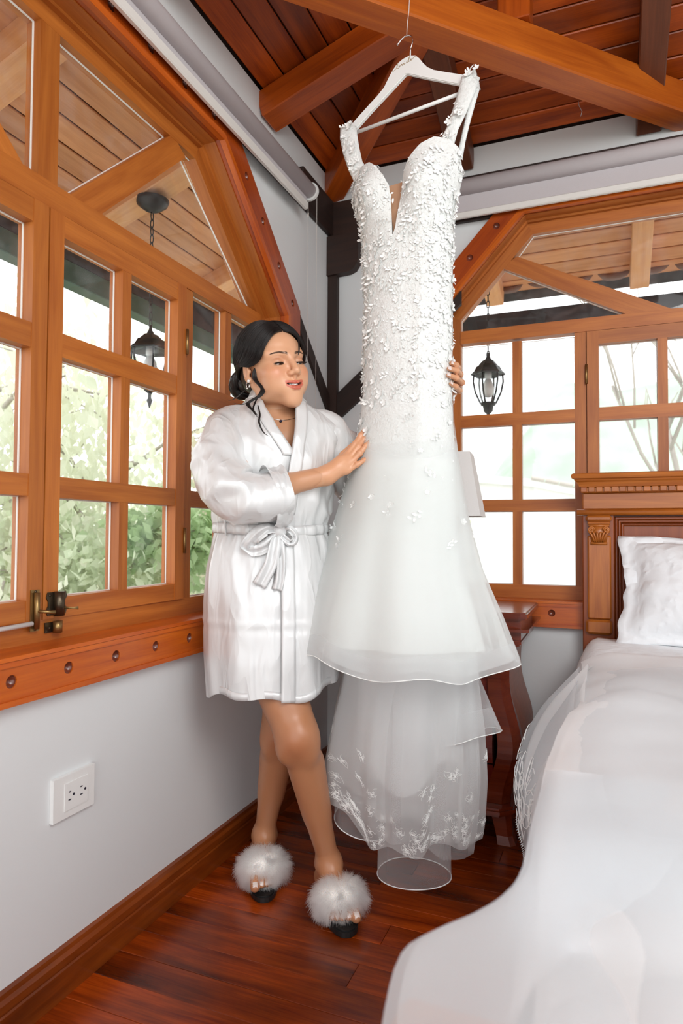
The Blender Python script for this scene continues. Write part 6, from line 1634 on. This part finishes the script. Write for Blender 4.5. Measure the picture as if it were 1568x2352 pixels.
CURLS = [([(-0.087, -0.045, 1.582), (-0.100, -0.050, 1.540), (-0.1165, -0.045, 1.505), (-0.115, -0.046, 1.482), (-0.098, -0.055, 1.462), (-0.091, -0.058, 1.450), (-0.101, -0.066, 1.430), (-0.122, -0.072, 1.416), (-0.131, -0.078, 1.404), (-0.118, -0.086, 1.388), (-0.104, -0.095, 1.372)], 0.0080, 420),
         [(-0.104, -0.072, 1.404), (-0.0955, -0.092, 1.374), (-0.0960, -0.104, 1.350), (-0.083, -0.112, 1.322), (-0.064, -0.118, 1.308)],
         [(-0.150, -0.005, 1.460), (-0.176, -0.015, 1.434), (-0.196, -0.02, 1.425)], [(-0.128, -0.045, 1.42), (-0.150, -0.055, 1.408), (-0.176, -0.06, 1.412)],
         [(-0.1000, -0.055, 1.44), (-0.1115, -0.070, 1.412), (-0.1150, -0.085, 1.385), (-0.098, -0.096, 1.362)],
         [(0.005, -0.055, 1.598), (0.0085, -0.062, 1.565), (0.0065, -0.063, 1.545)]]
st = []; base_t = []
for k, c in enumerate(CURLS):
    if k == 0: s_, b_ = lock(c[0], c[1], c[2], k)
    else: s_, b_ = lock(c, 0.0026, 26, k)
    st += s_; base_t.append((b_, 0.0036 if k == 0 else 0.0005))
hair_curves('loose_curls', st, 0.00035, M['hair'], woman, WM)
tag(obj('curl_cores', mesh('curl_cores', *join_geo([tube_geo(b_, [r_ * min(1, 3 * (1 - i_ / len(b_)) + 0.15) for i_ in range(len(b_))], 7) for b_, r_ in base_t]), smooth=True), M['hair'], woman, WM), kind='stuff')

# jewellery
M['silver'] = plain('silver', (0.72, 0.72, 0.72), 0.2, metal=1.0); M['pearl'] = plain('pearl', (0.82, 0.79, 0.76), 0.18, coat=0.4); M['gem'] = plain('dark_blue_stone', (0.008, 0.010, 0.035), 0.05, spec=0.9)
er = empty('earring', WM @ Vector(h2w((0.081, 0.002, -0.032))), 0, woman)
def ball(name, c, r, mat, parent, world=None):
    bm = bmesh.new(); bmesh.ops.create_uvsphere(bm, u_segments=16, v_segments=10, radius=r); me = bpy.data.meshes.new(name); bm.to_mesh(me); bm.free(); me.polygons.foreach_set('use_smooth', [True] * len(me.polygons))
    return obj(name, me, mat, parent, (world or Matrix.Identity(4)) @ Matrix.Translation(c))
ball('pearl', (0.0820, 0.003, -0.0330), 0.0043, M['pearl'], er, WH); ball('pearl', (0.0815, -0.010, -0.0500), 0.0022, M['pearl'], er, WH)
V, F_ = tube_geo([WH @ Vector((0.081, -0.008 + 0.005 * math.cos(a), -0.0425 + 0.007 * math.sin(a))) for a in [0.9 + k * 0.35 for k in range(13)]], 0.0011, 6); obj('hoop', mesh('hoop', V, F_, True), M['silver'], er)
parts = []
for k in range(6):
    a = k * math.pi / 3; c = Vector((0.0825, 0.004, -0.0455)); parts.append(tube_geo([WH @ c, WH @ (c + Vector((0.0, 0.0052 * math.cos(a), 0.0052 * math.sin(a))))], [0.0010, 0.0005], 5))
obj('star', mesh('star', *join_geo(parts)), M['silver'], er)

# ------------------------------------------------------------------ robe
def satin(name, col):
    m, n, l, b = new_mat(name); b.inputs['Base Color'].default_value = (*col, 1); b.inputs['Roughness'].default_value = 0.34; b.inputs['Specular IOR Level'].default_value = 1.0; b.inputs['Coat Weight'].default_value = 0.7; b.inputs['Coat Roughness'].default_value = 0.26; b.inputs['Coat IOR'].default_value = 1.8
    b.inputs['Sheen Weight'].default_value = 0.15; b.inputs['Anisotropic'].default_value = 0.4
    tc = n.new('ShaderNodeTexCoord'); mp = n.new('ShaderNodeMapping'); mp.inputs['Scale'].default_value = (1, 1, 0.55); mp.inputs['Rotation'].default_value = (0, 0.4, 0); l.new(tc.outputs['Object'], mp.inputs['Vector'])
    nz = n.new('ShaderNodeTexNoise'); nz.inputs['Scale'].default_value = 9; nz.inputs['Detail'].default_value = 0.6; nz.inputs['Distortion'].default_value = 0.7; l.new(mp.outputs[0], nz.inputs['Vector'])
    mp2 = n.new('ShaderNodeMapping'); mp2.inputs['Scale'].default_value = (1.6, 1.6, 0.5); mp2.inputs['Rotation'].default_value = (0.3, -0.5, 0.2); l.new(tc.outputs['Object'], mp2.inputs['Vector'])
    n2 = n.new('ShaderNodeTexNoise'); n2.inputs['Scale'].default_value = 15; n2.inputs['Detail'].default_value = 1.2; n2.inputs['Distortion'].default_value = 0.5; l.new(mp2.outputs[0], n2.inputs['Vector'])
    ab = n.new('ShaderNodeMath'); ab.operation = 'SUBTRACT'; ab.inputs[1].default_value = 0.5; l.new(n2.outputs['Fac'], ab.inputs[0]); a2 = n.new('ShaderNodeMath'); a2.operation = 'ABSOLUTE'; l.new(ab.outputs[0], a2.inputs[0])
    sm_ = n.new('ShaderNodeMath'); sm_.operation = 'MULTIPLY_ADD'; sm_.inputs[1].default_value = -0.6; l.new(a2.outputs[0], sm_.inputs[0]); l.new(nz.outputs['Fac'], sm_.inputs[2])
    bp = n.new('ShaderNodeBump'); bp.inputs['Strength'].default_value = 0.50; bp.inputs['Distance'].default_value = 0.035; l.new(sm_.outputs[0], bp.inputs['Height']); l.new(bp.outputs['Normal'], b.inputs['Normal'])
    return m
M['satin'] = satin('white_satin', (0.68, 0.695, 0.70))
robe = empty('robe', WM @ Vector((-0.068, 0.03, 0.6)), WYAW, woman); robe['label'] = 'short white satin robe tied at the waist'
RT = [(0.56, .182, .166, -.061, .018), (0.70, .188, .160, -.064, .020), (0.85, .190, .146, -.067, .026), (0.95, .184, .130, -.069, .03), (1.02, .168, .122, -.072, .03), (1.062, .156, .114, -.074, .03), (1.10, .164, .122, -.073, .03), (1.18, .170, .130, -.070, .03),
      (1.26, .172, .134, -.067, .03), (1.32, .184, .124, -.064, .032), (1.365, .182, .108, -.062, .036), (1.395, .150, .096, -.062, .040), (1.42, .108, .085, -.064, .045), (1.445, .075, .074, -.066, .050), (1.47, .066, .070, -.066, .054)]
RZ = np.array([r[0] for r in RT]); RA = np.array([r[1] for r in RT]); RB = np.array([r[2] for r in RT]); RX = np.array([r[3] for r in RT]); RY = np.array([r[4] for r in RT])
def robe_pt(th, z, off=0.0):
    a = np.interp(z, RZ, RA) + off; b = np.interp(z, RZ, RB) + off; cx = np.interp(z, RZ, RX); cy = np.interp(z, RZ, RY)
    sk = smoothstep(1.06, 0.75, z); gath = np.exp(-np.abs(z - 1.062) / 0.055)
    f = 1 + sk * (0.022 * np.cos(6 * th + 1.2) + 0.016 * np.cos(11 * th + 0.3)) + gath * 0.020 * np.cos(26 * th + 2 * np.sin(3 * th)) + smoothstep(1.07, 1.12, z) * smoothstep(1.36, 1.25, z) * (0.016 * np.cos(9 * th + 9 * (z - 1.1) * 3.0) + 0.012 * np.cos(15 * th - 30 * (z - 1.2)))
    f = f + 0.010 * np.exp(-((z - 0.805) / 0.006) ** 2) - 0.008 * np.exp(-((z - 0.785) / 0.007) ** 2)
    w_ = np.mod(th + math.pi, 2 * math.pi) - math.pi
    f = f + sk * 0.012 * np.exp(-((w_ + 2.05) / 0.025) ** 2) + sk * 0.012 * np.exp(-((w_ + 1.05) / 0.03) ** 2)
    ca, sa = a * f * np.cos(th), b * f * np.sin(th)
    return cx + ca * LA[0] + sa * BK[0], cy + ca * LA[1] + sa * BK[1], z
def u_right(z): return np.interp(z, [0.56, 1.06, 1.20, 1.28, 1.34, 1.40, 1.44, 1.47], [-.018, -.004, .008, .018, .027, .033, .042, .046])
def u_left(z): return np.interp(z, [0.56, 1.06, 1.20, 1.272, 1.34, 1.40, 1.44, 1.47], [.06, .055, .045, .024, -.022, -.052, -.058, -.056])
def th_of(u, z): return -np.arccos(np.clip(u / np.interp(z, RZ, RA), -0.98, 0.98))
def hem_robe(th): return 0.612 + 0.010 * np.cos(3 * th + 1) + 0.006 * np.cos(7 * th) - 0.012 * np.clip(-np.cos(th), 0, 1) + 0.015 * np.clip(np.cos(th), 0, 1)
nph, nz_ = 190, 130
ph = np.linspace(0, 1, nph); zz = np.linspace(0, 1, nz_); PH, ZV = np.meshgrid(ph, zz)
Zt = 1.462 - (1.462 - 0.598) * ZV
t0_ = th_of(u_right(Zt), Zt); t1_ = th_of(u_left(Zt), Zt) + 2 * math.pi; TH = t0_ + (t1_ - t0_) * PH
Zr = 1.462 + (hem_robe(TH) - 1.462) * ZV
x_, y_, z_ = robe_pt(TH, Zr, 0.007 * smoothstep(0.14, 0.04, PH) * smoothstep(1.30, 1.24, Zr))
P_ = np.stack([x_, y_, z_], -1).reshape(-1, 3)
def crease(p, th, seed=0.0):
    v = Vector(p); up = p[2] > 1.06
    q_ = Vector((v.x * 9 + (v.z * 5 if up else 0.8 * v.z), v.y * 9, v.z * (4 if up else 1.6) + seed)); w_ = noise.noise(q_ * 0.7 + Vector((9, 4, 1)))
    r_ = 1 - 2.2 * abs(noise.noise(q_ + Vector((w_, w_, w_)) * 0.8)); return r_ * (0.012 if up else 0.008)
thf = TH.ravel(); phf = PH.ravel()
for k in range(len(P_)):
    a_ = float(min(1, max(0, min(phf[k], 1 - phf[k]) - 0.045) * 9)); e_ = min(1.0, abs(P_[k, 2] - 1.462) * 9)
    P_[k, :2] += crease(P_[k], thf[k]) * a_ * e_ * (LA[:2] * math.cos(thf[k]) + BK[:2] * math.sin(thf[k]))
i_ = (np.arange(nz_ - 1)[:, None] * nph + np.arange(nph - 1)[None, :]).ravel(); F_ = np.stack([i_, i_ + nph, i_ + nph + 1, i_ + 1], 1)
o = obj('robe_body', mesh('robe_body', P_, F_, True), M['satin'], robe, WM); 
def strip(name, rows, mat, parent, thick=0.0012):
    n = len(rows[0]); V = [p for r in rows for p in r]
    o = obj(name, mesh(name, V, [(k * n + j, k * n + j + 1, k * n + n + 1 + j, k * n + n + j) for k in range(len(rows) - 1) for j in range(n - 1)], True), mat, parent, WM)
    s = o.modifiers.new('t', 'SOLIDIFY'); s.thickness = thick; s.offset = 0; return o
def edge_band(zs, uf, w, off, nm):
    rows = []
    for z in zs:
        r = []
        for j in range(6):
            u = uf(z) + w * j / 5; th = th_of(u, z); x, y, zz_ = robe_pt(np.array(th), np.array(z), off + (0.007 * float(smoothstep(1.30, 1.22, np.array(z))) if uf is u_right else 0.0) + 0.0015 * math.sin(j / 5 * math.pi)); r.append((float(x), float(y), float(zz_)))
        rows.append(r)
    return strip(nm, rows, M['satin'], robe)
zz_ = np.linspace(1.468, 1.10, 40); edge_band(zz_, u_right, 0.034, 0.0055, 'collar_band')
edge_band(np.linspace(1.04, 0.603, 60), u_right, 0.036, 0.0055, 'front_band')
edge_band(np.linspace(1.468, 1.262, 34), lambda z: u_left(z) - 0.034, 0.034, 0.0045, 'collar_band')
rows = []                                               # back of the collar
for k in range(26):
    th = -0.55 + (math.pi + 1.1) * k / 25; r = []
    for j in range(5):
        z = 1.468 - 0.030 * j / 4; x, y, q_ = robe_pt(np.array(th), np.array(z), 0.007); r.append((float(x), float(y), float(q_)))
    rows.append(r)
strip('collar_band', rows, M['satin'], robe)
rows = []                                               # hem turned up
for k in range(150):
    th = th_of(-0.018, 0.6) + 2 * math.pi * 1.03 * k / 149; r = []; zh = float(hem_robe(np.array(th)))
    for j in range(3):
        x, y, q_ = robe_pt(np.array(th), np.array(zh + 0.021 * j / 2 - 0.001), 0.0025 + 0.007 * float(smoothstep(0.95, 0.2, np.array(th + 1.7))) * (k < 30)); r.append((float(x), float(y), float(q_)))
    rows.append(r)
strip('hem', rows, M['satin'], robe, 0.0008)
def sleeve(name, path, rad, seg, nring, seed, parent, squash=0.85):
    P0 = np.array(path); u = np.linspace(0, len(P0) - 1, nring); r_ = np.interp(u, range(len(P0)), rad)
    ctr = []
    for v in u:
        i_ = min(int(v), len(P0) - 2); t = v - i_; p0, p1, p2, p3 = P0[max(i_ - 1, 0)], P0[i_], P0[i_ + 1], P0[min(i_ + 2, len(P0) - 1)]
        ctr.append(0.5 * (2 * p1 + (p2 - p0) * t + (2 * p0 - 5 * p1 + 4 * p2 - p3) * t * t + (3 * p1 - p0 - 3 * p2 + p3) * t ** 3))
    V, F_ = tube_geo(ctr, list(r_), seg, False, squash); V = [np.array(v) for v in V]; out = []
    for k, v in enumerate(V):
        ring = k // seg; c = np.array(ctr[ring]); d = v - c; w_ = ring / nring; an = 2 * math.pi * (k % seg) / seg
        q_ = Vector(v * 7) + Vector((seed * 7, 0, 0)); rid = 1 - 2 * abs(noise.noise(q_ + 0.6 * Vector((noise.noise(q_ * 1.3), 0, noise.noise(q_ * 1.3 + Vector((3, 3, 3))))))); env = math.sin(math.pi * min(1, max(0, w_ * 1.12)))
        f = 1 + env * (0.24 * (rid - 0.60) + 0.045 * math.sin(30 * w_ + 3 * math.sin(an * 2 + seed))) + 0.02 * math.sin(an * 5 + 6 * w_ + seed)
        out.append(c + d * f)
    o = obj(name, mesh(name, out, F_, True), M['satin'], parent, WM); return o, ctr, r_
RS = [(-0.120, 0.02, 1.352), (-0.180, -0.028, 1.330), (-0.198, -0.080, 1.270), (-0.186, -0.130, 1.195), (-0.150, -0.156, 1.148), (-0.090, -0.142, 1.142), (-0.028, -0.112, 1.154)]
sleeve('sleeve', RS, [0.066, 0.076, 0.079, 0.082, 0.082, 0.078, 0.078], 60, 110, 1.0, robe)
d = np.array(RS[-1]) - np.array(RS[-2]); d /= np.linalg.norm(d); e = np.array(RS[-1])
sleeve('cuff', [e - d * 0.046, e - d * 0.02, e + d * 0.002], [0.0830, 0.0820, 0.0810], 44, 8, 1.0, robe)
LS = [(0.010, 0.050, 1.356), (0.075, 0.072, 1.338), (0.130, 0.105, 1.275), (0.190, 0.150, 1.215), (0.250, 0.185, 1.195), (0.290, 0.165, 1.240)]
sleeve('sleeve', LS, [0.062, 0.074, 0.080, 0.082, 0.080, 0.070], 44, 60, 4.0, robe)
# belt, knot, bow loops and tails
belt = empty('belt', WM @ Vector((-0.06, -0.09, 1.055)), WYAW, robe) if False else robe
rows = []
for k in range(120):
    th = 2 * math.pi * k / 119; dip = -0.010 * math.exp(-((math.atan2(math.sin(th + 1.5), math.cos(th + 1.5))) / 0.8) ** 2); r = []
    for j in range(5):
        z = 1.078 + dip - 0.030 * j / 4; x, y, q_ = robe_pt(np.array(th), np.array(1.062), 0.009 + 0.003 * math.sin(j / 4 * math.pi)); r.append((float(x), float(y), z))
    rows.append(r)
strip('belt', rows, M['satin'], robe)
kx, ky, kz = (float(v) for v in robe_pt(np.array(th_of(-0.005, 1.062)), np.array(1.062), 0.022)); KN = np.array([kx, ky, 1.056])
V, F_ = surface_nets(*field([('+', f_ell(KN, (0.020, 0.014, 0.022), TR), 0.01), ('+', f_ell(KN + [0.008, -0.004, 0.010], (0.011, 0.010, 0.012)), 0.004), ('+', f_cone(KN + [-0.012, -0.006, -0.012], KN + [0.012, -0.008, 0.014], 0.006, 0.006), 0.003)], KN - 0.04, KN + 0.04, 0.0025))
obj('belt_knot', mesh('belt_knot', V, F_, True), M['satin'], robe, WM)
def ribbon(name, pts, w, seed, tw=0.0):
    rows = []; P0 = [np.array(p) for p in pts]; n = 18
    for k in range(n):
        v = k / (n - 1) * (len(P0) - 1); i_ = min(int(v), len(P0) - 2); t = v - i_; p0, p1, p2, p3 = P0[max(i_ - 1, 0)], P0[i_], P0[i_ + 1], P0[min(i_ + 2, len(P0) - 1)]
        c = 0.5 * (2 * p1 + (p2 - p0) * t + (2 * p0 - 5 * p1 + 4 * p2 - p3) * t * t + (3 * p1 - p0 - 3 * p2 + p3) * t ** 3); tn = (p2 - p1); tn = tn / np.linalg.norm(tn)
        s = np.cross(tn, np.array([0.25 + tw * t, -1.0, 0.0])); s /= np.linalg.norm(s); ww = np.interp(k / (n - 1), [0, 0.25, 1], [0.35, 1, 1]) * w
        rows.append([tuple(c + s * ww * (j / 6 * 2 - 1) + np.array([0.2, -1, 0]) * 0.006 * math.sin(j * 1.6 + seed + k * 0.25)) for j in range(7)])
    return strip(name, rows, M['satin'], robe, 0.001)
ribbon('bow_loop', [KN, KN + [-0.035, -0.022, 0.004], KN + [-0.078, -0.020, -0.030], KN + [-0.084, -0.010, -0.052], KN + [-0.040, -0.012, -0.045], KN + [0.0, -0.004, -0.010]], 0.019, 1.0)
ribbon('bow_loop', [KN, KN + [0.025, -0.010, 0.006], KN + [0.044, -0.004, -0.018], KN + [0.030, -0.006, -0.036], KN + [0.002, -0.006, -0.012]], 0.010, 2.0)
ribbon('belt_tail', [KN, KN + [-0.008, -0.018, -0.045], KN + [-0.022, -0.024, -0.095], KN + [-0.052, -0.026, -0.148]], 0.019, 3.0)
ribbon('belt_tail', [KN, KN + [0.006, -0.014, -0.060], KN + [0.004, -0.018, -0.120], KN + [-0.006, -0.020, -0.160]], 0.013, 4.0)
tube_ = tube_geo([(WM @ Vector([float(q_) for q_ in robe_pt(np.array(-2.55 + 0.02 * math.sin(k)), np.array(1.125 - 0.085 * k / 7), 0.012)])) for k in range(8)], 0.003, 6); obj('belt_carrier', mesh('belt_carrier', *tube_, smooth=True), M['satin'], robe)
# necklace on the skin of the neck
bvw = BVHTree.FromPolygons([Vector(v) for v in np.concatenate([pieces[0][0], pieces[-1][0]])], [list(f) for f in np.concatenate([pieces[0][1], pieces[-1][1] + len(pieces[0][0])])])
NK = Vector((-0.062, 0.045, 1.395)); pts = []
for k in range(40):
    an = -math.pi * 1.18 + math.pi * 1.2 * k / 39 + 0.16; dirv = Vector((math.cos(an), math.sin(an), 0)); dz = -0.036 * max(0, -math.sin(an - 0.28)) ** 1.5 + 0.012
    h_ = bvw.ray_cast(NK + Vector((0, 0, dz)) + dirv * 0.3, -dirv)
    if h_[0] and (h_[0] - NK).length < 0.12: pts.append(h_[0] + dirv * 0.0015)
if len(pts) > 3:
    V, F_ = tube_geo([WM @ p for p in pts], 0.0008, 5); nk = obj('necklace', mesh('necklace', V, F_, True), M['silver'], woman); nk['label'] = 'thin silver chain with a small dark stone'
    low = min(pts, key=lambda p: p.z); g = ball('pendant', low + Vector((0.001, -0.004, -0.004)), 0.0042, M['gem'], nk, WM)
ball('ring', Vector((0.4640, -0.045, 1.4690)), 0.0028, M['silver'], woman, WM)

# ------------------------------------------------------------------ fluffy slippers
m, n, l, b = new_mat('ivory_fur'); n.remove(b); hb_ = n.new('ShaderNodeBsdfHairPrincipled'); hb_.parametrization = 'COLOR'; hb_.inputs['Color'].default_value = (0.90, 0.86, 0.81, 1); hb_.inputs['Roughness'].default_value = 0.5; hb_.inputs['Radial Roughness'].default_value = 0.7
l.new(hb_.outputs[0], n['Material Output'].inputs['Surface']); M['fur'] = m
M['fur_core'] = plain('fur_base', (0.88, 0.84, 0.80), 0.95, spec=0.1); M['rubber'] = plain('black_rubber', (0.008, 0.008, 0.008), 0.5)
for k, ((an, heel, ball_, tip, med), lb) in enumerate(zip(FEET, ('fluffy ivory slipper on the forward foot', 'fluffy ivory slipper on the rear foot, nearest the wall'))):
    heel, ball_, tip = (np.array(v) for v in (heel, ball_, tip)); d = tip - heel; d[2] = 0; d /= np.linalg.norm(d); s = np.array([-d[1], d[0], 0])
    sl = empty('slipper', WM @ Vector((*((heel + tip) / 2)[:2], 0)), WYAW, woman); sl['label'] = lb
    c0 = heel - d * 0.030; L = np.linalg.norm((tip - heel)[:2]) + 0.062; out = []
    for j in range(36):
        a = 2 * math.pi * j / 36; t = (1 + math.cos(a)) / 2; sn = math.sin(a); w_ = (0.038 + 0.010 * t) * math.copysign(abs(sn) ** 0.8, sn)
        p = c0 + d * L * t + s * w_; out.append((p[0], p[1]))
    bm = plate_bm(out, [], 0.0, 0.020); bmesh.ops.bevel(bm, geom=[e for e in bm.edges if len(e.link_faces) == 2 and e.calc_face_angle(0) > 0.9], offset=0.004, segments=2, affect='EDGES')
    me = bpy.data.meshes.new('sole'); bm.to_mesh(me); bm.free(); obj('sole', me, M['rubber'], sl, WM)
    fc = ball_ * 0.72 + tip * 0.28 + np.array([0, 0, 0.004]) - d * 0.016; fc[2] = 0.062
    Rm = np.array([s, d, [0, 0, 1]]).T
    ops = [('+', f_ell(fc, (0.062, 0.040, 0.040), Rm), 0.01)]
    V, F_ = surface_nets(*field(ops, fc - 0.09, fc + 0.09, 0.005)); keep = V[F_].mean(1)[:, 2] > 0.030
    core = obj('fur_strap', mesh('fur_strap', V, F_[keep], True), M['fur_core'], sl, WM)
    st = []; q_ = np.random.default_rng(50 + k); nV = V[np.unique(F_[keep])]
    for _ in range(9000):
        v = nV[q_.integers(len(nV))] + q_.normal(0, 0.0022, 3); nrm = Rm @ ((Rm.T @ (v - fc)) / np.array([0.062, 0.040, 0.040]) ** 2); nrm /= np.linalg.norm(nrm)
        cl = np.array([noise.noise(Vector(v * 45) + Vector((c, 0, 0))) for c in (1.0, 7.0, 13.0)])
        g = nrm + cl * 0.9 + q_.normal(0, 0.13, 3) + np.array([0, 0, -0.12]); g /= np.linalg.norm(g); Lh = q_.uniform(0.020, 0.034); 
        e_ = v + g * Lh + np.array([0, 0, -0.006]); m_ = v + g * Lh * 0.55 + nrm * 0.002
        for pt in (m_, e_): pt[2] = max(pt[2], 0.012)
        st.append([v - nrm * 0.002, v + g * Lh * 0.25, m_, e_])
    hair_curves('fur', st, 0.00042, M['fur'], sl, WM)
